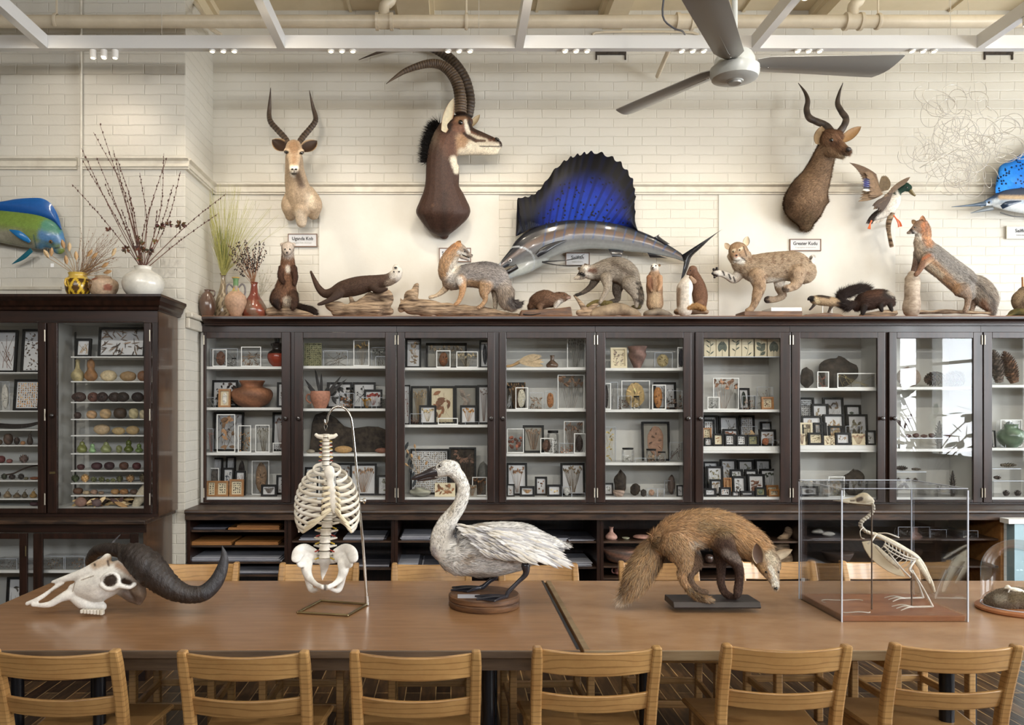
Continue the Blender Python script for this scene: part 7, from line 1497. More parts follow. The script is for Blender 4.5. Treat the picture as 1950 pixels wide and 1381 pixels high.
# ---------------------------------------------------------------- the collection on the shelves
ORD = ['first', 'second', 'third', 'fourth', 'fifth', 'sixth', 'seventh', 'eighth', 'ninth', 'tenth', 'eleventh', 'twelfth', 'thirteenth', 'fourteenth', 'fifteenth', 'sixteenth', 'seventeenth', 'eighteenth', 'nineteenth', 'twentieth', 'twenty-first', 'twenty-second']
CN = dict(lf='pressed leaves', tw='dry twigs', sd='seed specimens', fl='dried flowers', gs='dried grasses', big='one large pod', bl='a dense clump', cur='curled husks', fea='feathers', cot='white cotton', dk='dark material', dot='round discs')
RS = random.Random(21)
def jc(c, a=.25):
    g = sum(c) / 3; c = [k * .78 + g * .22 for k in c]; f = RS.uniform(1 - a, 1 + a); return rgb(*[min(255, k * f) for k in c])
def spec(mb, kind, x0, x1, z0, z1, y, c, depth=.0):
    w, h = x1 - x0, z1 - z0; s = min(w, h); U = RS.uniform
    if kind == 'lf':
        n = max(4, min(16, int(w * h / .0006)))
        for i in range(n):
            a = U(0, 2 * PI); L = s * U(.25, .5); mb.leaf((U(x0 + L * .4, x1 - L * .4), y - U(.001, .004 + depth), U(z0 + L * .4, z1 - L * .4)), (math.cos(a), 0, math.sin(a)), (0, -1, 0), L, L * U(.3, .55), jc(c), th=.0012, seg=4)
            mb.tube([(U(x0, x1), y - .001, z0 + h * U(.1, .6)), (U(x0, x1), y - .001, z0 + h * U(.4, .9))], .0006, 3, col=jc(c))
    elif kind == 'sd':
        nx = max(2, int(w / .013)); nz = max(2, int(h / .014))
        for i in range(nx):
            for j in range(nz):
                a = U(-1, 1) + PI / 2; q = min(.011, w / nx * .95); mb.leaf((x0 + (i + .5 + U(-.15, .15)) * w / nx, y - .003, z0 + (j + .5 + U(-.15, .15)) * h / nz), (math.cos(a), 0, math.sin(a)), (0, -1, 0), q * U(.8, 1.4), q * U(.4, .8), jc(c, .5), th=.002, seg=3)
    elif kind in ('fl', 'gs'):
        n = 8 if kind == 'fl' else 24; bx = (x0 + x1) / 2
        for i in range(n):
            tx = x0 + w * (i + .5) / n; tz = z1 - h * U(.02, .25); b0 = bx + (tx - bx) * U(.1, .35)
            mb.tube([(b0, y - .002, z0 + .002), ((b0 + tx) / 2, y - .004 - depth * U(0, 1), (z0 + tz) / 2), (tx, y - .003 - depth * U(0, 1), tz)], .0008, 4, col=jc(c), sub=2)
            for k in range(5 if kind == 'fl' else 2):
                a = U(0, 2 * PI); L = s * (.13 if kind == 'fl' else .09); mb.leaf((tx + U(-.3, .3) * L, y - .004 - depth * U(0, 1), tz + U(-1, .3) * L), (math.cos(a), 0, math.sin(a)) if kind == 'fl' else (.2 * (tx - bx) / w, 0, 1), (0, -1, 0), L * 1.5, L * .6, jc(c, .4), th=.0015, seg=3)
    elif kind == 'tw':
        for i in range(9):
            a = (U(x0, x1), y - .003, z0 + h * U(0, .3)); b_ = (U(x0, x1), y - .003 - depth * U(0, 1), z0 + h * U(.4, .97)); mb.tube([a, ((a[0] + b_[0]) / 2 + U(-.1, .1) * w, y - .003, (a[2] + b_[2]) / 2), b_], [.0014, .001, .0006], 4, col=jc(c), sub=3)
            mb.leaf(b_, (U(-1, 1), 0, 1), (0, -1, 0), s * .14, s * .06, jc(c, .4), seg=3)
    elif kind in ('big', 'cot', 'dk'):
        mb.ball(((x0 + x1) / 2, y - .004 - depth * .4, (z0 + z1) / 2), w * .36, .006 + depth * .3, h * .44, 14, 8, jc(c, .05), jit=.08)
        for i in range(14): a = U(0, 2 * PI); mb.leaf(((x0 + x1) / 2 + w * .3 * math.cos(a) * U(.2, 1), y - .010 - depth * .7, (z0 + z1) / 2 + h * .38 * math.sin(a) * U(.2, 1)), (math.cos(a), 0, math.sin(a)), (0, -1, 0), s * .22, s * .07, jc(c, .45), th=.002, seg=3)
    elif kind in ('bl', 'cur', 'dot', 'fea'):
        if kind == 'dot':
            for i in range(int(w * h / .0007) + 3): r_ = s * U(.07, .14); mb.ball((U(x0 + r_, x1 - r_), y - .004, U(z0 + r_, z1 - r_)), r_, .003, r_, 10, 4, jc(c, .4))
        else:
            n = 46
            for i in range(n):
                zz = z0 + h * U(0, 1) ** (1.1); a = U(0, 2 * PI); b_ = U(-1, 1); L = s * (U(.10, .26) if kind != 'fea' else U(.3, .5))
                mb.leaf((U(x0 + .002, x1 - .002), y - .002 - max(depth, .006) * U(0, 1), zz), (math.cos(a), b_ * .6, math.sin(a)), (U(-.4, .4), -1, U(-.4, .4)), L, L * (U(.25, .6) if kind != 'fea' else .12), jc(c, .45), th=L * .12 if kind == 'bl' else .0012, seg=3)
def rect_frame(mb, x0, x1, z0, z1, y0, y1, e):
    mb.box(x0, x1, y0, y1, z0, z0 + e); mb.box(x0, x1, y0, y1, z1 - e, z1); mb.box(x0, x0 + e, y0, y1, z0 + e, z1 - e); mb.box(x1 - e, x1, y0, y1, z0 + e, z1 - e); return mb
GROUPS = {}
def lean(t, ang):
    t.rotation_euler = (ang, 0, 0)
def item_frame(lab, x0, x1, z0, z1, y, cont, c, fm_='blackf', card='card', cat='framed specimen', tilt=-.10, grp='framed specimens in the cabinets', rz=0):
    e = min(.0135, (x1 - x0) * .15); t = thing('shadow_box', lab, cat, ((x0 + x1) / 2, y, z0), grp)
    rect_frame(MB(), x0, x1, z0, z1, y - .010, y + .010, e).build('frame', fm_, t); MB().box(x0 + e, x1 - e, y + .004, y + .009, z0 + e, z1 - e).build('backing_card', card, t)
    mb = MB(); spec(mb, cont, x0 + e * 1.5, x1 - e * 1.5, z0 + e * 1.5, z1 - e * 1.5, y + .004, c); mb.build('specimen', 'pt', t, True)
    t.rotation_euler = (tilt, rz, 0); return t
def item_box(lab, x0, x1, z0, z1, y, cont, c, white=True, dp=.05, cat='specimen box', grp='clear specimen boxes in the cabinets'):
    t = thing('specimen_box', lab, cat, ((x0 + x1) / 2, y, z0), grp); e = .006
    if white:
        rect_frame(MB(), x0, x1, z0, z1, y - dp / 2, y - dp / 2 + .005, e).build('front_rim', 'white', t)
    MB().box(x0 + .001, x1 - .001, y - dp / 2 + .006, y + dp / 2, z0, z1 - .001).build('clear_case', 'acryl', t)
    if not white:
        m_ = MB(); [m_.box(a - .0009, a + .0009, y - dp / 2 + .0045, y - dp / 2 + .006, z0, z1) for a in (x0 + .001, x1 - .001)]; m_.box(x0, x1, y - dp / 2 + .0045, y - dp / 2 + .006, z1 - .002, z1); m_.build('case_edge', 'acredge', t)
    h = z1 - z0; zt2 = z1 - .006 if cont in ('gs', 'fl', 'tw', 'big', 'cot', 'dk', 'lf') else z0 + h * .72
    mb = MB(); spec(mb, cont, x0 + .006, x1 - .006, z0 + .003, zt2, y + dp * .25, c, depth=dp * .55); mb.build('specimen', 'pt', t, True)
    return t
def pot_prof(kind, w, h):
    return {'wide': [(.42, 0), (.8, .16), (1, .45), (.9, .66), (.55, .76), (.52, .84), (.62, .97), (.6, 1)], 'flare': [(.35, 0), (.55, .2), (.85, .5), (.92, .62), (.85, .75), (.88, .86), (1, 1)],
            'round': [(.4, 0), (.8, .2), (1, .48), (.85, .72), (.5, .84), (.5, 1)], 'cup': [(.5, 0), (.62, .1), (.9, .5), (.95, .8), (.9, 1)], 'bottle': [(.8, 0), (1, .12), (.95, .3), (.5, .52), (.32, .62), (.32, .9), (.42, 1)],
            'jar': [(.95, 0), (1, .04), (1, .78), (.8, .84), (.8, .9)], 'pear': [(.5, 0), (.9, .12), (1, .34), (.75, .58), (.5, .74), (.45, .88), (.2, 1)], 'snow': [(.4, 0), (.95, .14), (1, .32), (.55, .54), (.62, .72), (.5, .9), (.15, 1)],
            'long': [(.6, 0), (1, .2), (.9, .38), (.4, .56), (.3, .8), (.34, .95), (.1, 1)], 'ball': [(.3, 0), (.8, .15), (1, .5), (.8, .85), (.3, 1)], 'bowl': [(.4, 0), (.7, .2), (.95, .75), (1, 1)]}[kind]
def pot(name, lab, cat, cx, y, z0, w, h, kind, c, m='pt', c2=None, grp=None, stem=None, mot=.0):
    ds = lambda c: [k * .8 + sum(c) / 15 for k in c]; c = ds(c); c2 = ds(c2) if c2 else c
    rows = crm([(a * w / 2, b_ * h) for a, b_ in pot_prof(kind, w, h)], 4); n = 26; mb = MB(); vs = []; cl = []; ph = RS.uniform(0, 6)
    for r_, z in rows:
        for j in range(n):
            a = 2 * PI * j / n; k = 1 + mot * math.sin(a * 5 + ph) * .3; vs.append((cx + r_ * k * math.cos(a), y + r_ * k * math.sin(a), z0 + z)); q = .5 + .5 * math.sin(a * 3 + ph + z / h * 11); cl.append(rgb(*mix(c, c2 or c, q)))
    m_ = len(rows); fs = [(i * n + j, i * n + (j + 1) % n, (i + 1) * n + (j + 1) % n, (i + 1) * n + j) for i in range(m_ - 1) for j in range(n)] + [tuple(range(n - 1, -1, -1)), tuple((m_ - 1) * n + j for j in range(n))]
    mb.add(vs, fs, cl)
    if stem:
        t = thing(name, lab, cat, (cx, y, z0), grp); mb.build('body', m, t, True); z1 = z0 + h
        MB(col=rgb(*stem)).tube([(cx, y, z1 - .004), (cx + .004, y, z1 + .010), (cx + .012, y, z1 + .014)], .0018, 6, sub=3).build('stem', 'pt', t, True); return t
    o = mb.build(name, m, None, True, origin=(cx, y, z0)); return tag(o, lab, cat, grp)
def cone(lab, p0, p1, r_, c, n=90):
    """pine cone from base p0 to tip p1."""
    p0, p1 = Vector(p0), Vector(p1); ax = p1 - p0; L = ax.length; ax.normalize(); u = ax.orthogonal().normalized(); v = ax.cross(u); mb = MB()
    mb.tube([p0, p0 + ax * L * .5, p1], [r_ * .5, r_ * .6, r_ * .1], 8, col=jc(c, .1))
    for i in range(n):
        t_ = (i + .5) / n; a = i * 2.399; rr = r_ * math.sin(PI * min(1, .12 + t_ * .86)) ** .6; d = (u * math.cos(a) + v * math.sin(a)); q = p0 + ax * L * t_ + d * rr * .66
        mb.leaf(q, d * .8 + ax * .65, ax, rr * .85, rr * .5, jc(c, .35), th=rr * .07, seg=3)
    o = mb.build('pine_cone', 'pt', None, True); return tag(o, lab, 'pine cone', 'pine cones in the cabinets')
ROWY = [5.775, 5.845, 5.915, 5.965]
def clumpy(name, lab, cat, cx, y, z0, w, h, c, jit=.12, disp=0, grp=None, n=14, dy=None):
    mb = MB(); mb.ball((cx, y, z0 + h / 2), w / 2, dy or min(w, h) / 2, h / 2, n, 9, jc(c, .05), jit=jit)
    o = mb.build(name, 'bark' if name == 'bark_lump' else 'pt', None, True); m_ = o.modifiers.new('s', 'SUBSURF'); m_.levels = 1; m_.render_levels = 1; o.location.z += 0; return tag(o, lab, cat, grp)
DATA = {}
# door: list of shelves (top first); item = row kind x0 x1 y0 content r,g,b [y1]
DATA[0] = ["""0 W 407 434 666 big 130,84,60|1 C 402 454 664 tw 120,110,100|0 J 441 450 682 lf 90,90,90|0 W 461 499 661 fea 150,110,70|0 P:round 509 546 644 x 140,60,46""",
 """2 F 403 452 724 bl 60,44,38|0 O 416 439 741 cot 236,232,222|0 C 395 412 757 tw 150,150,146|1 P:wide 441 519 725 x 178,112,74|2 F 527 550 728 lf 110,100,90""",
 """2 F 406 463 785 tw 120,100,90|0 W 415 450 789 lf 178,128,84|0 W 455 480 810 cur 190,130,66|0 W 488 515 809 gs 150,140,120|0 C 395 408 816 fl 196,130,120|2 F 518 550 785 fl 130,90,74|0 W 521 545 843 lf 150,146,140""",
 """3 F 404 423 872 tw 150,110,90|3 F 429 447 870 tw 80,90,110|3 K:grey 449 470 874 dk 60,46,40|2 W 396 419 891 dk 110,100,90|2 F 423 445 891 lf 60,70,90|1 F 447 467 897 tw 160,120,110|0 O 394 412 916 sd 40,36,34|0 O 411 435 916 sd 40,36,34|0 O 437 464 913 sd 30,36,40|2 W 481 514 877 big 150,116,84|0 F 497 527 923 gs 120,110,104|2 F 526 548 905 lf 120,110,100"""]
DATA[1] = ["""0 K:moss 579 612 653 sd 90,90,60|0 C 617 663 668 tw 120,100,76|0 W 674 704 648 fl 150,120,70|2 C 708 736 662 fl 150,150,140|0 C 716 736 679 tw 130,120,110""",
 """0 P:cup 590 630 745 x 186,130,106|2 F 622 670 728 lf 60,60,60|2 F 671 715 728 tw 70,66,60|0 C 646 675 749 bl 176,110,62|0 C 688 709 757 fl 216,150,40|1 F 693 728 742 fl 150,50,40|0 C 717 736 757 bl 90,84,84|1 J 658 674 738 tw 90,80,70""",
 """0 G:pod 636 672 849 x 206,156,90|0 N 714 740 853 x 140,84,62|0 N 583 600 856 x 150,140,120""",
 """1 F 666 717 883 gs 170,130,96|1 F 718 740 905 lf 110,110,80|2 F 640 676 882 fl 140,110,90|1 F 580 606 890 tw 120,110,96|0 W 608 640 900 lf 150,120,90"""]
DATA[2] = ["""1 F 772 802 644 lf 170,140,104|2 F:grey 811 889 653 fl 150,130,100|0 W 831 858 668 big 140,84,48|0 W 869 910 670 fl 206,184,140|1 F 913 934 648 dk 60,60,66""",
 """1 F 768 781 733 lf 140,60,44|2 F:grey 782 817 735 gs 170,138,90|2 F:cream 818 866 735 lf 156,96,56|2 F:grey 866 909 734 lf 140,124,110|1 F 909 934 733 fl 140,110,96|0 F 798 831 772 fl 196,170,120|0 F 876 908 772 fl 206,140,60|0 C 781 805 788 tw 140,84,60|0 W 834 872 796 bl 206,176,130|0 C 886 912 803 bl 176,160,130""",
 """2 F 781 855 855 sd 110,90,60|1 F:dark 855 907 852 fl 110,76,56|0 K:grey 890 908 924 fl 150,110,70|1 W 899 927 908 fl 150,100,60|0 P:round 779 821 928 x 190,190,168|0 K:cream 828 867 920 lf 160,100,56|2 N 908 934 880 x 116,116,110"""]
DATA[3] = ["""0 H 966 1035 653 x 206,176,132|0 P:bottle 1040 1063 677 x 130,100,80|1 W 1079 1114 643 gs 150,146,138""",
 """2 K:dark 966 1001 728 gs 150,110,70|0 J 965 975 735 tw 190,190,190|0 W 981 1005 738 big 230,222,196|0 C 1008 1033 748 fea 160,120,84|0 C 1037 1059 745 big 190,120,66|1 W 1061 1112 714 fl 134,98,70""",
 """1 W:cream 965 997 816 dot 170,90,64|1 F:grey 996 1036 810 gs 150,120,96|0 W 1028 1053 834 dk 110,76,60|0 J 1042 1064 820 bl 60,60,60|1 W 1073 1111 802 gs 150,110,84|0 C 1064 1092 844 bl 190,110,60|0 W 1092 1114 825 dk 60,44,40""",
 """1 F 965 1004 882 fl 150,104,70|1 F 1068 1114 882 gs 140,116,84|0 F 965 980 922 lf 180,130,90|0 F 990 1018 926 gs 196,150,96|1 F 1019 1042 908 dot 130,84,54|0 F 1042 1069 923 dot 210,170,110|0 C 1070 1088 926 cot 226,226,220|0 C 1088 1113 938 dot 140,100,90"""]
DATA[4] = ["""0 O:cream 1163 1194 662 bl 150,130,116|0 P:flare 1195 1232 660 x 150,110,98|0 C 1245 1279 672 big 170,150,100|0 W 1288 1306 662 dk 70,70,80""",
 """0 W 1146 1162 730 dk 60,50,50|1 W 1182 1236 725 big 206,170,104|0 C 1161 1175 728 x 0,0,0|0 C 1176 1201 754 bl 100,70,52|0 J 1206 1218 754 lf 190,180,160|0 W 1240 1266 733 big 206,130,60|2 F 1246 1288 728 tw 90,90,90|0 C 1267 1300 744 bl 120,90,70""",
 """1 C 1151 1172 813 lf 210,180,90|0 J 1184 1207 853 tw 150,150,140|2 F:grey 1223 1276 803 big 170,124,96|0 J 1230 1250 855 bl 190,140,90|0 J 1252 1268 860 bl 150,130,110|1 C 1274 1299 842 tw 110,80,70|0 C 1208 1229 872 bl 190,180,150""",
 """1 N 1168 1194 897 x 64,46,38|1 N 1199 1220 921 x 100,78,56|0 N 1219 1231 932 x 44,32,28|0 P:cup 1167 1190 934 x 200,170,150|0 C 1231 1250 930 cot 206,160,130|0 C 1251 1263 930 bl 190,170,150|2 N 1271 1286 905 x 104,84,74|0 F 1289 1301 924 lf 60,56,56|1 F 1150 1168 920 lf 110,110,90|2 C 1264 1282 915 tw 200,200,200"""]
DATA[5] = ["""""",
 """1 W 1356 1405 720 fl 190,134,96|0 W 1345 1368 756 bl 120,120,114|0 C 1411 1437 754 bl 150,120,100|2 F 1406 1428 739 dk 50,60,50|1 C 1440 1470 737 tw 170,150,130|0 O 1450 1473 756 cur 120,84,60""",
 """3 F 1339 1368 791 sd 110,100,80|3 F 1370 1407 792 tw 110,100,90|3 F 1409 1438 791 sd 120,100,80|3 F 1449 1471 803 lf 70,80,60|2 F 1339 1362 799 sd 110,90,70|2 F 1377 1407 817 fl 150,90,60|2 C 1410 1440 812 lf 200,160,110|1 F 1446 1478 818 lf 150,110,80|1 O 1338 1355 815 sd 140,120,80|0 F 1341 1356 834 sd 140,100,70|0 F:cream 1358 1378 826 lf 150,96,56|0 F 1380 1400 827 sd 70,60,50|0 F 1402 1422 828 sd 70,70,60|0 F:moss 1423 1445 828 lf 70,80,70|0 C 1447 1468 832 big 180,100,60|0 C 1469 1484 838 dot 150,90,60""",
 """3 F 1340 1370 879 lf 120,130,140|3 F 1373 1404 875 lf 150,130,100|3 F 1406 1437 876 lf 110,110,90|3 F 1439 1470 875 tw 110,110,100|2 F 1346 1378 888 lf 140,130,90|2 F 1391 1416 894 fl 110,110,90|2 F 1419 1444 894 lf 110,100,90|2 F 1448 1480 893 fl 70,80,60|1 F 1352 1376 913 fl 150,120,80|1 O:tan 1378 1393 910 dk 170,120,70|1 F 1395 1421 907 lf 84,70,60|1 F 1424 1457 903 lf 130,80,56|1 O 1459 1482 924 sd 110,80,50|0 F 1341 1364 930 lf 60,56,44|0 F 1370 1392 928 sd 150,100,60|0 F 1394 1408 936 lf 150,90,60|0 F 1410 1436 935 tw 150,130,100|0 F:moss 1438 1459 928 big 110,130,110|0 O 1464 1484 932 sd 120,90,60"""]
DATA[6] = ["""2 N 1557 1636 681 x 70,56,50|1 N 1523 1549 700 x 74,60,54|0 W 1553 1575 708 cur 150,80,56|0 W 1591 1664 711 tw 170,150,90""",
 """3 F 1524 1553 757 sd 90,90,80|3 F 1570 1609 757 lf 110,90,70|3 F 1612 1642 771 lf 90,100,80|2 F 1548 1580 769 lf 150,130,100|1 F 1569 1609 789 lf 176,140,96|2 F 1614 1654 789 lf 130,120,90|1 F 1527 1567 792 lf 170,150,130|1 F 1550 1575 805 lf 160,150,140|1 F 1578 1606 811 dot 150,130,90|1 C 1608 1636 811 bl 190,160,130|1 O:cream 1524 1547 805 fl 120,110,90|0 F:cream 1539 1568 824 bl 120,100,60|0 F 1591 1620 824 lf 150,110,60|0 K:cream 1570 1590 830 cur 150,120,90|0 K:cream 1623 1648 826 fl 190,150,120|0 F 1650 1668 820 lf 90,84,60|0 K:cream 1521 1534 826 fl 170,140,120""",
 """1 N 1604 1648 896 x 84,84,48|0 W 1574 1605 907 bl 206,190,150|0 C 1560 1573 925 bl 150,130,110|0 F 1523 1558 926 dk 60,50,46"""]
DATA[7] = ["""0 N 1706 1754 699 x 124,104,86""", """0 S 1779 1799 801 x 60,50,44|0 N 1706 1722 846 x 70,56,46""", """0 S 1807 1821 896 x 50,40,36"""]
DATA[8] = ["""""", """0 P:round 1901 1949 808 x 120,150,120|2 W 1901 1942 799 dk 70,80,76|0 C 1910 1932 840 x 0,0,0|0 F 1888 1896 820 lf 60,60,66""", """"""]
KN = dict(F='black-framed', W='white-rimmed box of', C='clear box of', O='wood-framed', K='card of', J='glass jar of')
def xz(tok, di, zb, y, y0, z1min=.01): return max(Z(y0, y), zb + z1min)
def place(di, si, items, zb, rowy, doorname, shname):
    its = [q.split() for q in items.strip().split('|') if q.strip()]; order = sorted(range(len(its)), key=lambda i: (int(its[i][2]) + int(its[i][3])) / 2)
    rank = {i: k for k, i in enumerate(order)}
    for i, q in enumerate(its):
        row = int(q[0]); kd, _, sub = q[1].partition(':'); x0p, x1p, y0p = float(q[2]), float(q[3]), float(q[4]); cont = q[5]; c = tuple(int(v) for v in q[6].split(','))
        y = rowy[row]; x0, x1 = X(x0p, y), X(x1p, y); z1 = Z(y0p, y); z0 = zb + .0005; w = x1 - x0; h = max(z1 - z0, .02); z1 = z0 + h; cx = (x0 + x1) / 2
        pos = '%s from left on the %s, %s' % (ORD[rank[i]], shname, doorname)
        if kd in 'FKO':
            card = {'': 'card', 'grey': 'grey', 'cream': 'cream', 'moss': 'mossc', 'dark': 'bark', 'tan': 'tray'}[sub]
            if kd == 'F': item_frame('black-framed %s, %s' % (CN[cont], pos), x0, x1, z0, z1, y, cont, c, card=card)
            elif kd == 'O': item_frame('wood-framed %s, %s' % (CN[cont], pos), x0, x1, z0, z1, y, cont, c, 'tray' if sub != 'cream' else 'cream', 'cream' if sub != 'tan' else 'tray', tilt=-.08)
            else:
                t = thing('specimen_card', 'card of %s, %s' % (CN[cont], pos), 'specimen card', (cx, y, z0), 'specimen cards in the cabinets'); MB().box(x0, x1, y, y + .006, z0, z1).build('card', card, t)
                mb = MB(); spec(mb, cont, x0 + .003, x1 - .003, z0 + .003, z1 - .003, y, c); mb.build('specimen', 'pt', t, True); t.rotation_euler = (-.08, 0, 0)
        elif kd in 'WC':
            if cont == 'x': cont = 'tw'; c = (190, 190, 190)
            item_box('%s %s, %s' % ('white-rimmed box of' if kd == 'W' else 'clear box of', CN[cont], pos), x0, x1, z0, z1, y, cont, c, kd == 'W', dp=.05 if row else .06)
        elif kd == 'J':
            t = thing('glass_jar', 'glass jar of %s, %s' % (CN[cont], pos), 'jar', (cx, y, z0), 'glass jars in the cabinets'); r_ = w / 2
            MB().lathe((cx, y), [(r_ * .96, z0), (r_, z0 + .003), (r_, z1 - h * .18), (r_ * .8, z1 - h * .12)], 20).build('jar_glass', 'acryl', t, True); MB().lathe((cx, y), [(r_ * .92, z1 - h * .11), (r_ * .92, z1)], 20).build('lid', 'blackf', t, True)
            mb = MB(); spec(mb, cont, x0 + r_ * .3, x1 - r_ * .3, z0 + .003, z0 + h * .6, y + r_ * .3, c, depth=r_ * .6); mb.build('contents', 'pt', t, True)
        elif kd == 'P':
            nm = {'wide': 'squat terracotta jar', 'round': 'round glazed pot', 'cup': 'small clay cup', 'flare': 'pinkish flared clay pot', 'bottle': 'small mottled glass bottle'}[sub]
            gl = sub in ('round', 'bottle'); c2 = [int(k * .72) for k in c]
            if sub == 'round' and di == 0:
                t = thing('lidded_pot', 'red and black glazed lidded pot, ' + pos, 'pot', (cx, y, z0)); rows = [(a * w / 2, z0 + b_ * h * .7) for a, b_ in pot_prof('round', 1, 1)]; rows = [tuple(v) for v in crm(rows, 4)]
                MB().lathe((cx, y), rows, 26, cols=[rgb(*((150, 64, 46) if i < len(rows) * .5 else (34, 28, 26))) for i in range(len(rows))]).build('body', 'gloss', t, True)
                MB(col=rgb(34, 28, 26)).lathe((cx, y), [(w * .3, z0 + h * .7), (w * .33, z0 + h * .8), (w * .12, z0 + h * .86), (w * .14, z0 + h), (.002, z0 + h)], 20).build('lid', 'gloss', t, True)
            elif sub == 'cup' and di == 1:
                t = thing('clay_jug', 'pinkish clay jug with loop handle, ' + pos, 'jug', (cx, y, z0)); rows = [tuple(v) for v in crm([(a * w / 2, z0 + b_ * h) for a, b_ in pot_prof('cup', 1, 1)], 4)]
                MB(col=rgb(*c)).lathe((cx, y), rows, 26).build('body', 'pt', t, True); MB(col=rgb(*c)).tube([(cx - w * .44, y, z0 + h * .8), (cx - w * .62, y, z0 + h * .78), (cx - w * .66, y, z0 + h * .5), (cx - w * .44, y, z0 + h * .3)], .006, 8, sub=4).build('handle', 'pt', t, True)
            else: pot(('clay_pot', 'glazed_pot')[gl], nm + ', ' + pos, 'pot', cx, y, z0, w, h, sub, c, 'gloss' if gl else 'pt', c2)
        elif kd == 'N':
            nm = 'dark rounded bark lump' if sum(c) < 240 else 'rounded brown stone-like lump'; dy = min(w, h, .10) / 2; yy = min(y, 6.0 - dy)
            clumpy('bark_lump' if sum(c) < 240 else 'stone_lump', nm + ', ' + pos, 'natural object', cx, yy, z0, w, h, c, dy=dy, jit=.22 if sum(c) < 240 else .1)
        elif kd == 'G': clumpy('gourd_pod', 'yellow ribbed dried pod, ' + pos, 'pod', cx, y, z0, w, h, c, jit=.03)
        elif kd == 'S': cone('small dark upright pine cone, ' + pos, (cx, y, z0), (cx, y, z1), w / 2, c, 50)
        elif kd == 'H':
            t = thing('corn_husk_bundle', 'pale tan bundle of dried husks, ' + pos, 'husk', (cx, y, z0)); mb = MB()
            for k in range(11):
                u = k / 10; ang = -.25 + u * .9; L = w * RS.uniform(.55, .72); b0 = Vector((x0 + w * .30, y + RS.uniform(-.02, .02), z0 + h * .22)); d = Vector((math.cos(ang), RS.uniform(-.15, .15), math.sin(ang) * .62)); mb.leaf(b0 + d * L * .5, d, (0, -1, .3), L, h * .22, jc(c, .12), th=.004, seg=7)
            mb.build('husk_leaves', 'pt', t, True); MB(col=rgb(190, 154, 108)).tube([(x0 - .02, y, z0 + .006), (x0 + w * .15, y, z0 + h * .10), (x0 + w * .34, y, z0 + h * .24)], [.010, .009, .012], 10, sub=3).build('stalk', 'pt', t, True)
M['mossc'] = mat('moss_card', rgb(150, 146, 112), rgb(110, 112, 84), .8, nscale=60)
SHN = {3: ['top shelf', 'second shelf', 'third shelf', 'bottom'], 2: ['top shelf', 'middle shelf', 'bottom']}
for di, shs in DATA.items():
    nsh = len(SHELF[di]); names = {4: ['top shelf', 'second shelf', 'third shelf', 'cabinet floor'], 3: ['top shelf', 'middle shelf', 'cabinet floor']}[len(shs) if di != 5 else 4]
    for si, items in enumerate(shs):
        if not items.strip(): continue
        zb = SHZ[di][si - 1] if di == 5 else SHZ[di][si]
        if (di == 5 and si == 2) or (di == 6 and si == 1):       # raised white board on the shelf
            pass
        place(di, si, items, zb + (.0285 if (di, si) in ((5, 2), (6, 1)) else 0), ROWY, '%s glass door' % ORD[di], names[si])
# extra pieces
t = thing('leafy_dark_plant', 'dark strap-leaved dried plant on the second shelf, second glass door', 'dried plant', (X(612, 5.9), 5.9, SHZ[1][1])); mb = MB()
for (x, y) in ((580, 722), (600, 703), (612, 712), (650, 716), (660, 722), (585, 735), (630, 728), (640, 742)):
    a = Vector((X(612, 5.9), 5.9, SHZ[1][1] + .05)); b_ = P(x, y, 5.88); mb.leaf((a + b_) / 2, b_ - a, (0, -1, .1), (b_ - a).length * 1.05, .022, jc((50, 48, 48), .15), th=.002, seg=6)
mb.tube([(X(612, 5.9), 5.9, SHZ[1][1]), (X(612, 5.9), 5.9, SHZ[1][1] + .06)], .004, 6, col=rgb(50, 46, 44)); mb.build('strap_leaves', 'pt', t, True)
outline = [(589, 864), (592, 830), (594, 806), (600, 790), (618, 784), (640, 797), (655, 812), (672, 816), (700, 812), (720, 813), (734, 818), (738, 864)]
o = MB().prism([(X(a, 5.93), max(Z(c, 5.93), SHZ[1][2])) for a, c in outline], 5.92, 5.955).build('bark_slab', 'bark', None, False, bevel=.008); tag(o, 'large dark pointed bark slab on the third shelf, second glass door', 'bark')
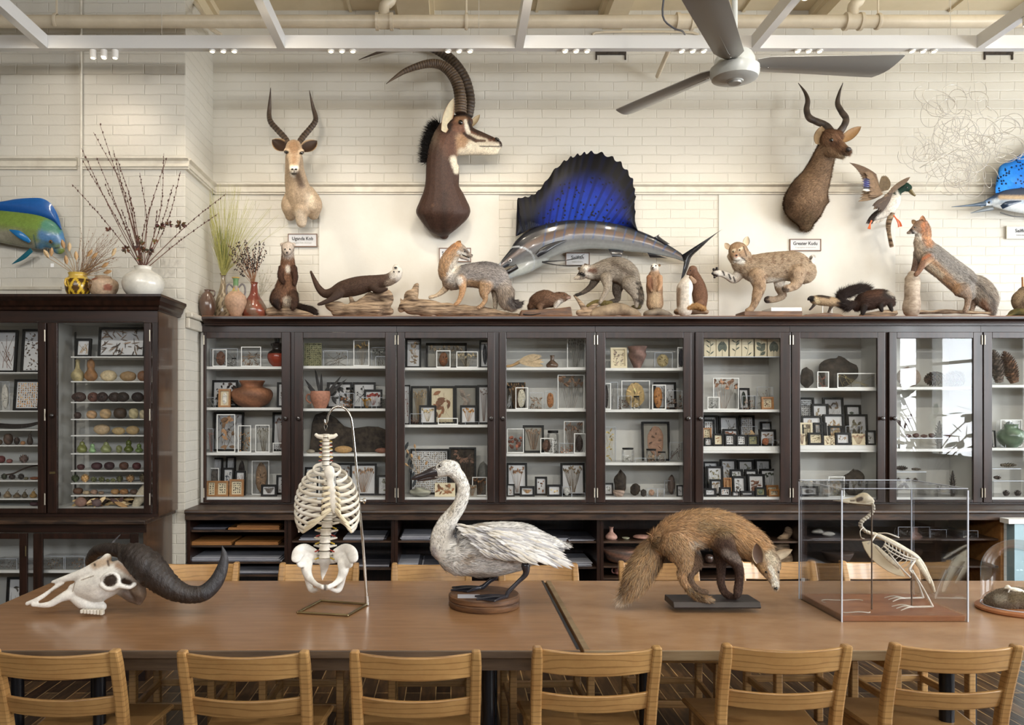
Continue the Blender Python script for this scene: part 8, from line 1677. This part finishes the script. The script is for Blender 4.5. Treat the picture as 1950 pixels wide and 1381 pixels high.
# six photographs on the glass shelf of the sixth door
zgs = wz(679); xg0, xg1 = X(1334, 5.76), X(1496, 5.76)
t = thing('glass_shelf', 'small glass shelf holding six leaf prints behind the sixth door', 'shelf', ((xg0 + xg1) / 2, 5.85, zgs - .005)); MB().box(X(1336, 5.73), X(1487, 5.73), 5.735, 6.02, zgs - .005, zgs - .0005).build('glass_plate', 'acryl', t); MB().box(X(1336, 5.73), X(1487, 5.73), 5.732, 5.7345, zgs - .005, zgs - .0005).build('glass_edge', 'acredge', t)
pcs = ['drooping flower', 'heart-shaped leaf', 'branching stem', 'thin single stalk', 'broad leaf cluster', 'round rough leaf']
for i, (a, b_) in enumerate(((1341, 1363), (1364, 1387), (1390, 1412), (1413, 1435), (1438, 1460), (1462, 1485))):
    y = 5.78; x0, x1 = X(a, y), X(b_, y); z1 = Z(646, y); cx = (x0 + x1) / 2; zc = (zgs + z1) / 2
    t = thing('leaf_print', 'cream card with grey %s, upright on the glass shelf, sixth door' % pcs[i], 'print', (cx, y, zgs), 'leaf prints on the glass shelf'); MB().box(x0, x1, y, y + .012, zgs, z1).build('card', 'cream', t)
    mb = MB(); g = (92, 100, 84); w = x1 - x0; h = z1 - zgs
    if i in (1, 5):
        for s_ in ((-1, 1) if i == 1 else (-1, 0, 1)): mb.leaf((cx + s_ * w * .16, y - .001, zc + h * .08), (s_ * -.25, 0, 1), (0, -1, 0), h * .62, w * .42, jc(g, .1), th=.0008, seg=6)
        mb.tube([(cx, y - .001, zgs + .004), (cx, y - .001, zc)], .0012, 4, col=rgb(*g))
    else:
        mb.tube([(cx - w * .1, y - .001, zgs + .006), (cx + w * .05, y - .001, zc), (cx, y - .001, z1 - .012)], .001, 4, col=rgb(*g), sub=3)
        for k in range({0: 7, 2: 8, 3: 3, 4: 9}[i]): u = RS.uniform(.15, .95); s_ = RS.choice((-1, 1)); mb.leaf((cx + s_ * w * .17, y - .001, zgs + h * u), (s_, 0, .8), (0, -1, 0), w * (.42 if i != 4 else .55), w * (.10 if i != 4 else .3), jc(g, .2), th=.0008, seg=4)
    mb.build('plant_image', 'pt', t, True)
# thick boards on which the small frames stand
for di, py, lab in ((5, 851, 'thick white board under the small frames, sixth glass door'), (6, 846, 'thick white board under the small frames, seventh glass door')):
    s0 = SHZ[di][1 if di == 5 else 0 + 1]; s0 = SHZ[5][1] if di == 5 else SHZ[6][1]
    o = MB().box(X(PANES[di][0] + 1, 5.74), X(PANES[di][1] + 10, 5.74), 5.735, 6.02, s0 + .0005, s0 + .028).build('white_board', 'shelf', None, bevel=.002); tag(o, lab, 'board')
# pine cones, seed pods and clear stands of the eighth and ninth doors
z = SHZ[7][0]
cone('large brown pine cone lying left of its twin, top shelf, eighth glass door', (X(1798, 5.8), 5.80, z + .068), (X(1760, 5.8), 5.79, z + .05), .055, (96, 70, 54), 130)
cone('large reddish pine cone lying right of its twin, top shelf, eighth glass door', (X(1845, 5.86), 5.88, z + .062), (X(1800, 5.86), 5.87, z + .062), .062, (104, 66, 50), 140)
z = SHZ[8][0]
cone('tall greyish pine cone standing left, top shelf, ninth glass door', (X(1903, 5.82), 5.82, z + .02), (X(1892, 5.82), 5.82, z + .25), .05, (110, 92, 80), 170)
cone('tall brown pine cone leaning right, top shelf, ninth glass door', (X(1932, 5.84), 5.84, z + .02), (X(1912, 5.84), 5.84, z + .24), .055, (120, 80, 54), 170)
def stand(lab, x0p, x1p, py, zb, y0=5.745, y1=5.86):
    x0, x1 = X(x0p, 5.76), X(x1p, 5.76); zt_ = Z(py, 5.76); t = thing('acrylic_riser', lab, 'display riser', ((x0 + x1) / 2, 5.8, zb), 'clear acrylic risers')
    MB().box(x0, x1, y0, y1, zt_ - .005, zt_).build('riser_top', 'acryl', t); MB().box(x0, x1, y0 - .002, y0 - .0005, zt_ - .005, zt_).build('riser_edge', 'acredge', t)
    for xx in (x0, x1 - .004): MB().box(xx, xx + .004, y0, y1, zb + .0005, zt_ - .0055).build('riser_leg', 'acryl', t)
    return zt_
zt1 = stand('long clear riser holding red-brown pods, middle shelf, eighth door', 1706, 1818, 834, SHZ[7][1])
for i in range(6):
    x = X(1731 + i * 15, 5.78); o = clumpy('seed_pod', 'dark red-brown seed pod, %s from left on the long clear riser, eighth door' % ORD[i], 'seed pod', x, 5.79, zt1 + .0005, .05, .022 + .008 * (i % 2), (84, 48, 40), jit=.25, grp='pods on the long clear riser')
zt2 = stand('upper clear riser with two dark cones, cabinet floor, eighth door', 1706, 1770, 899, SHZ[7][2], 5.80, 5.92); cone('long dark cone lying on the upper clear riser, eighth glass door', (X(1708, 5.84), 5.85, zt2 + .022), (X(1730, 5.84), 5.85, zt2 + .02), .021, (60, 48, 42), 60); cone('short thin cone lying on the upper clear riser, eighth glass door', (X(1738, 5.84), 5.85, zt2 + .014), (X(1756, 5.84), 5.85, zt2 + .012), .013, (80, 66, 50), 40)
zt3 = stand('lower clear riser with three small cones, cabinet floor, eighth door', 1706, 1783, 921, SHZ[7][2], 5.74, 5.79)
for i, (px, lb) in enumerate(((1711, 'left'), (1729, 'middle'), (1743, 'right'))): x = X(px, 5.765); cone('small open pine cone, %s one of three on the lower clear riser' % lb, (x, 5.765, zt3 + .006), (x, 5.765, zt3 + .04), .020, (74, 60, 50), 40)
zt4 = stand('upper clear riser with a dry cone, cabinet floor, ninth door', 1888, 1952, 893, SHZ[8][2], 5.80, 5.92); cone('long dry cone lying on the upper clear riser, ninth glass door', (X(1908, 5.84), 5.85, zt4 + .02), (X(1938, 5.84), 5.85, zt4 + .02), .019, (96, 82, 62), 60)
zt5 = stand('lower clear riser with cone twig, cabinet floor, ninth door', 1888, 1952, 915, SHZ[8][2], 5.74, 5.79); cone('small cone on its twig on the lower clear riser, ninth door', (X(1893, 5.765), 5.765, zt5 + .02), (X(1906, 5.765), 5.765, zt5 + .018), .017, (70, 54, 44), 36)
for i, px in enumerate((1915, 1937)): x = X(px, 5.77); cone('spiky open cone, %s on the cabinet floor, ninth glass door' % ('left one' if i == 0 else 'right one'), (x, 5.765, SHZ[8][2] + .006), (x, 5.765, SHZ[8][2] + .045), .026, (72, 62, 58), 40)
t = thing('bird_wing_specimen', 'striped dark feather wings on a thin stand, eighth glass door', 'wing specimen', (X(1723, 5.77), 5.77, SHZ[7][1])); mb = MB()
for sx, ex, ey in ((-1, 1708, 800), (1, 1736, 788)):
    a = P(1723, 815, 5.77); b_ = P(ex, ey, 5.77); mb.leaf((a + b_) / 2, b_ - a, (0, -1, 0), (b_ - a).length * 1.2, .03, rgb(60, 40, 34), th=.003, seg=6)
mb.build('feathers', 'pt', t, True); MB().tube([P(1723, 815, 5.77), (X(1723, 5.77), 5.77, SHZ[7][1])], .0015, 6).build('stand_rod', 'white', t)
# sprigs in the green-white pot of the third door
t = thing('dried_sprigs', 'dry podded sprigs standing in the green-white pot, third glass door', 'dried plant', (X(800, 5.80), 5.80, Z(930, 5.8))); mb = MB(); yy = 5.80
for (x, y) in ((776, 860), (784, 868), (790, 850), (798, 872), (812, 882), (830, 905), (774, 885)):
    a = Vector((X(799, 5.775), 5.775, Z(905, 5.775))); b_ = P(x, y, 5.76); mb.tube([a, (a + b_) / 2, b_], [.0016, .0014, .001], 5, col=rgb(190, 160, 120)); mb.leaf(b_, b_ - a, (0, -1, 0), .035, .016, rgb(200, 160, 116), th=.004, seg=5)
for k in range(6): b_ = P(774 + k * 3, 850 + k * 14, 5.78); mb.leaf(b_, (.4, 0, 1), (0, -1, 0), .07, .022, rgb(54, 60, 64), th=.002, seg=5)
mb.build('sprigs', 'pt', t, True)
# left cabinet: rows of gourds, nuts and pods
LRY = [5.19, 5.25, 5.31]
def lrow(di, si, lst, shn):
    zb = LSHZ[di][si]
    order = sorted(range(len(lst)), key=lambda i: lst[i][1] + lst[i][2]); rank = {i: k for k, i in enumerate(order)}
    for i, it in enumerate(lst):
        kd, a, b_, y0, c = it[:5]; y = 5.20; x0, x1 = X(a, y), X(b_, y); h = max(Z(y0, y) - zb, .015); w = x1 - x0; cx = (x0 + x1) / 2; door = ('left door', 'right door')[di] + ' of the left cabinet'
        pos = '%s from left, %s, %s' % (ORD[rank[i]], shn, door)
        nm = {'long': ('gourd', 'long-necked dried gourd'), 'snow': ('gourd', 'double-lobed dried gourd'), 'pear': ('gourd', 'pear-shaped gourd'), 'ball': ('dried_fruit', 'round dried fruit'), 'egg': ('gourd', 'mottled egg-shaped gourd lying down'), 'lotus': ('lotus_pod', 'dark pitted lotus pod'), 'arti': ('artichoke_head', 'leafy dried artichoke head')}[kd]
        y_ = min(5.20, 5.15 + w / 2 + .01) if kd != 'lotus' else 5.2 + .03 * (i % 2)
        if kd in ('long', 'snow', 'pear', 'ball'):
            pot(nm[0], nm[1] + ', ' + pos, nm[0].replace('_', ' '), cx, max(y_, 5.15 + w / 2), zb + .0005, w, h, kd, c, 'gloss' if di == 1 and si == 5 else 'pt', [int(k * .82) for k in c], 'dried fruits in the left cabinet', stem=(90, 76, 56) if kd in ('snow', 'pear') else None, mot=.1 if kd == 'ball' else 0)
        elif kd == 'egg':
            clumpy(nm[0], nm[1] + ', ' + pos, 'gourd', cx, 5.22, zb + .0005, w, h, c, jit=.05, grp='dried fruits in the left cabinet')
        elif kd == 'lotus':
            mb = MB(); mb.ball((cx, y_, zb + h * .5), w * .5, .03, h * .5, 16, 8, rgb(*c), jit=.04)
            for k in range(22): an = RS.uniform(0, 2 * PI); q = RS.uniform(0, .8); mb.ball((cx + w * .42 * q * math.cos(an), y_ - .027 * (1 - q * q) ** .5 - .003, zb + h * .5 + h * .42 * q * math.sin(an)), .003, .002, .003, 6, 4, rgb(*[int(v * .4) for v in c]))
            tag(mb.build('lotus_pod', 'pt', None, True), nm[1] + ', ' + pos, 'lotus pod', 'lotus pods in the left cabinet')
        else:
            mb = MB(); r_ = min(w, h) / 2; yc = 5.20; mb.ball((cx, yc, zb + h / 2), w * .40, r_ * .8, h * .42, 12, 7, rgb(*c))
            for k in range(34): an = k * 2.4; ph = math.acos(1 - 2 * (k + .5) / 34); d = Vector((math.sin(ph) * math.cos(an), math.sin(ph) * math.sin(an), math.cos(ph))); mb.leaf((cx + d.x * w * .42, yc + d.y * r_ * .8, zb + h / 2 + d.z * h * .42), Vector((d.x * .3, d.y * .3, 1)), d, r_ * .75, r_ * .5, jc(c, .35), th=.002, seg=3)
            tag(mb.build('artichoke_head', 'pt', None, True), nm[1] + ', ' + pos, 'artichoke', 'artichoke heads in the left cabinet')
item_frame('small black-framed curled root, left on the top shelf, right door of left cabinet', X(140, 5.2), X(170, 5.2), LSHZ[1][0] + .0005, Z(644, 5.2), 5.22, 'tw', (190, 150, 90), tilt=-.15)
item_frame('large black-framed pair of fibrous dried plants, top shelf, left cabinet', X(184, 5.2), X(274, 5.2), LSHZ[1][0] + .0005, Z(622, 5.2), 5.22, 'fea', (120, 96, 76), tilt=-.12)
SHL = ['first shelf', 'second shelf', 'third shelf', 'fourth shelf', 'fifth shelf', 'sixth shelf', 'seventh shelf', 'eighth shelf', 'ninth shelf', 'tenth shelf']
lrow(1, 1, [('long', 136, 160, 684, (196, 176, 120)), ('snow', 162, 185, 684, (170, 116, 66)), ('egg', 188, 221, 705, (206, 184, 140)), ('egg', 225, 258, 707, (166, 130, 84)), ('egg', 259, 280, 706, (140, 92, 60))], SHL[1])
lrow(1, 2, [('lotus', a, b_, 747, c) for a, b_, c in ((137, 164, (70, 52, 46)), (163, 184, (104, 70, 60)), (184, 206, (56, 42, 40)), (203, 226, (60, 46, 42)), (222, 246, (50, 40, 36)), (247, 271, (46, 36, 34)))], SHL[2])
lrow(1, 3, [('ball', 144, 157, 785, (66, 44, 38)), ('ball', 166, 185, 782, (206, 160, 110)), ('ball', 191, 212, 779, (206, 168, 116)), ('ball', 217, 241, 777, (78, 58, 42)), ('ball', 247, 265, 778, (206, 190, 140)), ('ball', 268, 280, 781, (206, 190, 150))], SHL[3])
lrow(1, 4, [('egg', 175, 208, 808, (184, 156, 116)), ('egg', 210, 237, 814, (176, 148, 96)), ('egg', 237, 264, 811, (170, 140, 90))], SHL[4])
lrow(1, 5, [('pear', 148, 167, 841, (132, 138, 66)), ('snow', 172, 185, 845, (150, 196, 130)), ('pear', 193, 213, 842, (150, 160, 100)), ('ball', 224, 235, 848, (140, 146, 90)), ('snow', 238, 255, 838, (96, 110, 40)), ('snow', 260, 274, 845, (110, 136, 66))], SHL[5])
lrow(1, 6, [('ball', 149, 163, 884, (84, 40, 40)), ('ball', 175, 195, 881, (72, 34, 42)), ('ball', 200, 219, 880, (64, 36, 42)), ('ball', 229, 246, 880, (96, 58, 42)), ('ball', 254, 270, 881, (84, 30, 34))], SHL[6])
lrow(1, 7, [('arti', a, b_, y0, c) for a, b_, y0, c in ((135, 152, 904, (66, 78, 44)), (153, 171, 903, (196, 150, 90)), (172, 185, 908, (96, 100, 60)), (187, 200, 908, (90, 92, 50)), (201, 209, 912, (90, 92, 50)), (210, 220, 911, (110, 112, 66)), (221, 235, 906, (84, 84, 50)), (239, 257, 904, (150, 116, 76)), (265, 279, 902, (96, 84, 60)))], SHL[7])
lrow(1, 8, [('ball', 141, 159, 929, (110, 70, 46)), ('ball', 160, 174, 934, (196, 170, 130)), ('ball', 175, 188, 932, (170, 130, 106)), ('ball', 190, 201, 935, (150, 120, 96)), ('ball', 213, 229, 931, (190, 140, 80)), ('ball', 230, 246, 931, (176, 120, 66)), ('ball', 250, 264, 931, (96, 70, 56))], SHL[8])
zb = LSHZ[1][9]
t = thing('husk_pile', 'heap of dried husks, pods and roots on the floor of the left cabinet', 'dried husks', (X(200, 5.2), 5.2, zb)); mb = MB()
for i in range(70): a = RS.uniform(-.5, .9); c = RS.choice([(196, 160, 100), (150, 110, 60), (96, 64, 60), (176, 110, 50), (210, 180, 130)]); mb.leaf((X(RS.uniform(150, 250), 5.2), RS.uniform(5.12, 5.3), zb + .012 + RS.uniform(0, .035)), (math.cos(a), RS.uniform(-.4, .4), math.sin(a)), (RS.uniform(-.5, .5), -1, .5), RS.uniform(.05, .11), RS.uniform(.012, .03), jc(c), th=.004, seg=5)
mb.build('husks', 'pt', t, True)['kind'] = 'stuff'
clumpy('coconut_shell', 'brown half coconut shell in the heap on the left cabinet floor', 'shell', X(183, 5.12), 5.13, zb + .001, .062, .05, (110, 84, 84), jit=.02); clumpy('coconut_shell', 'pinkish brown round shell at the left end of the husk heap', 'shell', X(155, 5.14), 5.13, zb + .001, .075, .06, (140, 100, 84), jit=.04)
b = Body(5.18); b.ch_([(256, 966, 6), (266, 950, 10), (276, 935, 11), (284, 922, 9)], k=.8, c=(206, 192, 160)); o = b.build('bottle_gourd', 'pt', None, vox=.005, smooth=3, noise=.05); tag(o, 'large pale ridged gourd leaning in the lower right of left cabinet', 'gourd')
# left door contents
for (a, b_, y0, si, cont, c, lab) in ((-14, 27, 627, 0, 'tw', (130, 84, 60), 'black-framed reddish dried stems, cut by the left edge'), (36, 76, 625, 0, 'bl', (110, 84, 66), 'black-framed mixed bark and leaves beside the door stile'), (22, 73, 722, 1, 'sd', (206, 140, 60), 'black-framed rows of orange seed stalks, second shelf')):
    item_frame(lab, X(a, 5.2), X(b_, 5.2), LSHZ[0][si] + .0005, Z(y0, 5.2), 5.22, cont, c, tilt=-.12)
item_box('clear box of white cotton pods, second shelf, cut by the left edge', X(-4, 5.2), X(18, 5.2), LSHZ[0][1] + .0005, Z(727, 5.2), 5.22, 'cot', (220, 214, 200), False)
o = MB(col=rgb(40, 34, 34)).tube([P(-20, 809, 5.2), P(20, 812, 5.2), P(50, 811, 5.2), P(72, 806, 5.2)], [.016, .015, .013, .009], 10, k=.5, sub=4, round_=True).build('bean_pod', 'gloss', None, True); tag(o, 'long curved dark bean pod lying on the third shelf, left cabinet', 'pod')
lrow(0, 3, [('ball', -4, 8, 837, (90, 70, 54)), ('ball', 9, 26, 826, (96, 70, 56)), ('arti', 26, 38, 832, (70, 56, 50)), ('ball', 43, 52, 840, (190, 130, 80)), ('pear', 55, 66, 826, (70, 56, 48))], SHL[3])
lrow(0, 4, [('ball', -4, 12, 868, (120, 50, 50)), ('ball', 16, 27, 874, (150, 84, 76)), ('arti', 36, 55, 866, (96, 76, 70))], SHL[4])
o = MB(col=rgb(70, 54, 46)).tube([P(4, 905, 5.2), P(25, 902, 5.2), P(45, 893, 5.2), P(62, 888, 5.2), P(78, 886, 5.2)], .005, 8, sub=4).build('bent_twig', 'pt', None, True); tag(o, 'long bent dark twig across the sixth shelf, left cabinet', 'twig')
lrow(0, 5, [('arti', 2, 14, 902, (56, 60, 44)), ('arti', 16, 30, 903, (64, 50, 48)), ('arti', 34, 46, 902, (60, 52, 48)), ('ball', 50, 58, 908, (110, 100, 70)), ('ball', 60, 76, 908, (150, 84, 50))], SHL[5])
lrow(0, 6, [('ball', -5, 5, 935, (60, 44, 44)), ('pear', 10, 24, 935, (150, 124, 90)), ('pear', 28, 42, 938, (120, 100, 76)), ('pear', 45, 56, 936, (96, 84, 60)), ('pear', 60, 73, 935, (170, 130, 66))], SHL[6])
lrow(0, 7, [('ball', 59, 77, 955, (70, 34, 44))], SHL[7])
# base cabinet contents
for (a, b_, y0, z_, cont, c, lab) in ((86, 127, 1057, 0, 'bl', (150, 120, 84), 'clear box of small tan shells, left one in the left base cabinet'), (129, 166, 1057, 0, 'bl', (130, 96, 70), 'clear box of small brown shells, right one in the left base cabinet'), (0, 38, 1062, 0, 'bl', (100, 80, 66), 'clear box of dark shells behind the leftmost base door')):
    item_box(lab, X(a, 5.02), X(b_, 5.02), LBS + .0005, Z(y0, 5.02), 5.03, cont, c, False, dp=.10)
item_frame('black-framed pressed leaf standing low in the leftmost base cabinet', X(2, 5.05), X(38, 5.05), .1005, Z(1103, 5.05), 5.08, 'lf', (90, 84, 76))
# open shelves: trays, papers, pots
def tray(lab, x0p, x1p, y, z0, th=.022, dp=.30):
    x0, x1 = X(x0p, y), X(x1p, y); t = thing('wooden_tray', lab, 'tray', ((x0 + x1) / 2, y + dp / 2, z0), 'wooden trays on the open shelves'); MB().box(x0, x1, y, y + dp, z0, z0 + th * .5).build('lower_board', 'tray', t, bevel=.001); MB().box(x0 + .003, x1 - .003, y + .003, y + dp - .003, z0 + th * .5 + .0003, z0 + th).build('upper_board', 'tray', t, bevel=.001); return z0 + th
def papers(lab, x0p, x1p, y, z0, n, m='paper', dp=.36):
    x0, x1 = X(x0p, y), X(x1p, y); t = thing('paper_stack', lab, 'papers', ((x0 + x1) / 2, y + .18, z0), 'paper stacks on the open shelves')
    for i in range(n): e = RS.uniform(-.014, .014); f = RS.uniform(0, .02); MB().box(x0 + e, x1 + e, y + f, y + dp, z0 + i * .0045, z0 + i * .0045 + .004).build('sheet', ('paper', 'paperd')[i % 2] if m == 'mix' else m, t)
s1 = LSZ[0][2]
papers('dark portfolio left on the top slat of the first open shelf', 358, 432, 5.47, s1[0] + .0005, 3, 'paperd')
q = tray('broad wooden tray on the top slat of the first open shelf', 434, 532, 5.46, s1[0] + .0005, .014); tray('smaller wooden tray stacked on the broad one, first open shelf', 451, 532, 5.47, q + .0005, .014, .28)
tray('left wooden tray on the second slat, first open shelf', 360, 440, 5.45, s1[1] + .0005); tray('right wooden tray on the second slat, first open shelf', 447, 530, 5.46, s1[1] + .0005, .018)
papers('wide sheaf of grey sheets on the third slat, first open shelf', 356, 532, 5.44, s1[2] + .0005, 5, 'mix'); papers('grey sheets on the lowest slat, first open shelf', 430, 532, 5.46, s1[3] + .0005, 3, 'mix')
for ui, (lst) in {1: [(570, 628, 0, 4), (655, 732, 0, 3), (568, 630, 1, 2), (668, 738, 1, 4)], 2: [(765, 820, 0, 5), (822, 872, 0, 3), (762, 800, 1, 5), (803, 850, 1, 4)], 3: [(1040, 1082, 0, 4), (1084, 1132, 0, 2), (1000, 1036, 0, 3), (1058, 1128, 1, 5)]}.items():
    for k, (a, b_, si, n) in enumerate(lst): papers('stack of grey papers, %s on the %s slat of the %s open shelf' % (ORD[k % 2 if ui != 3 else k % 3], ['upper', 'lower'][si], ORD[ui]), a, b_, 5.46, LSZ[ui][2][si] + .0005, n, 'mix')
z = LSZ[4][2][0] + .0005
pot('clay_vase', 'small pinkish waisted clay vase on the open shelf left of the fox', 'vase', X(1164, 5.52), 5.52, z, .078, .082, 'bottle', (190, 140, 122))
pot('clay_dome', 'pink domed clay dish lying on the open shelf left of the fox', 'lid', X(1224, 5.52), 5.54, z, .12, .026, 'ball', (196, 140, 120)); pot('shell_dish', 'small pale shell dish between clay vase and domed lid', 'dish', X(1193, 5.5), 5.52, z, .05, .012, 'bowl', (190, 186, 150)); pot('glass_bowl', 'pale translucent bowl half hidden behind the fox rump', 'bowl', X(1256, 5.5), 5.54, z, .09, .035, 'bowl', (150, 160, 150), 'gloss')
z = LSZ[4][2][1] + .0005
pot('clay_bowl', 'wide smoke-stained clay bowl with uneven rim on the lower open shelf', 'bowl', X(1182, 5.52), 5.56, z, .235, .092, 'bowl', (150, 100, 76), 'pt', (84, 70, 64)); pot('teapot', 'dark round pot between the red fox legs on the lower open shelf', 'pot', X(1352, 5.52), 5.54, z, .06, .06, 'ball', (70, 50, 42), 'gloss')
b = Body(5.56); b.ch_([(1478, 1076, 12), (1484, 1055, 16), (1490, 1035, 14), (1497, 1020, 9), (1500, 1012, 7)], k=.8, c=(104, 84, 68)); b.ch_([(1484, 1050, 14), (1496, 1066, 15)], k=.8, c=(120, 100, 80)); o = b.build('gnarled_stump', 'drift', None, vox=.005, smooth=2, disp=.006); tag(o, 'gnarled brown root stump on the open shelf behind the fox neck', 'stump')
t = thing('clay_cup', 'pink clay cup with handle low on the open shelf behind the fox tail', 'cup', (X(1182, 5.5), 5.52, .50)); MB(col=rgb(176, 120, 110)).lathe((X(1182, 5.5), 5.52), [(.02, .50), (.036, .515), (.036, .545), (.03, .56)], 22).build('body', 'pt', t, True); MB(col=rgb(186, 130, 120)).tube([(X(1182, 5.5) - .034, 5.52, .55), (X(1182, 5.5) - .052, 5.52, .545), (X(1182, 5.5) - .052, 5.52, .522), (X(1182, 5.5) - .034, 5.52, .515)], .004, 8, sub=3).build('handle', 'pt', t, True)
MBs = MB().box(LSZ[4][0] + .023, LSZ[4][1] - .023, 5.44, 5.99, .488, .4995); tag(MBs.build('loose_shelf_board', 'worn'), 'low dark board carrying the pink cup in the fox-side open shelf', 'board')
z = LSZ[5][2][0] + .0005
b = Body(5.54); b.ch_([(1548, 1013, 3), (1560, 1012, 5), (1566, 1014, 2)], k=1.5, c=(190, 184, 170)); o = b.build('pale_shell', 'bonev', None, vox=.003, smooth=1); tag(o, 'small pale shell at the left end of the cased-side open shelf', 'shell')
clumpy('white_shell', 'flat white shell on the open shelf behind the case front edge', 'shell', X(1580, 5.52), 5.54, z, .09, .030, (206, 200, 186), jit=.08)
for i, (a, b_, y0) in enumerate(((1708, 1735, 1003), (1736, 1768, 1003), (1769, 1800, 1008), (1832, 1860, 1010))): item_box('clear empty-looking box, %s from left on the upper right open shelf' % ORD[i], X(a, 5.5), X(b_, 5.5), z, Z(y0, 5.5), 5.52, 'tw', (130, 130, 130), False, dp=.08)
for lo, mx in ((LSZ[5][2][1] + .0005, 0),):
    pot('clay_bowl', 'dark shallow bowl on the lower right open shelf behind the case', 'bowl', X(1600, 5.52), 5.56, lo, .2, .07, 'bowl', (90, 70, 60), 'pt', (60, 50, 48))
# ---- let the grounded mounts rest exactly on what carries them
bpy.context.view_layer.update()
def settle(o, z):
    lo = 1e9
    for c in o.children_recursive:
        if c.type == 'MESH':
            n = len(c.data.vertices)
            if n: V = np.empty(n * 3, np.float32); c.data.vertices.foreach_get('co', V); lo = min(lo, V.reshape(-1, 3)[:, 2].min() + o.location.z)
    if lo < 1e8: o.location.z += z - lo
for o in list(SC.objects):
    if o.parent is None and o.type == 'EMPTY' and abs(o.location.z - TOPZ) < 1e-4 and o.get('category') in ('mounted animal', 'mounted bird'): settle(o, TOPZ + .0005)
    if o.parent is None and o.type == 'EMPTY' and o.name.split('.')[0] in ('horned_skull', 'red_fox_mount', 'swan_mount'): settle(o, TZ + .0008)
for o in SC.objects:
    if o.name.split('.')[0] in ('buds', 'dried_flower_heads', 'seed_clusters', 'specimen', 'contents', 'fur', 'feathers', 'mane', 'wing_feathers', 'wire_loops', 'stems', 'lower_stems'): o['kind'] = 'stuff' if o.name.split('.')[0] in ('buds', 'dried_flower_heads', 'seed_clusters', 'fur', 'feathers', 'mane') else o.get('kind', '')
    if o.get('kind') == '': del o['kind']
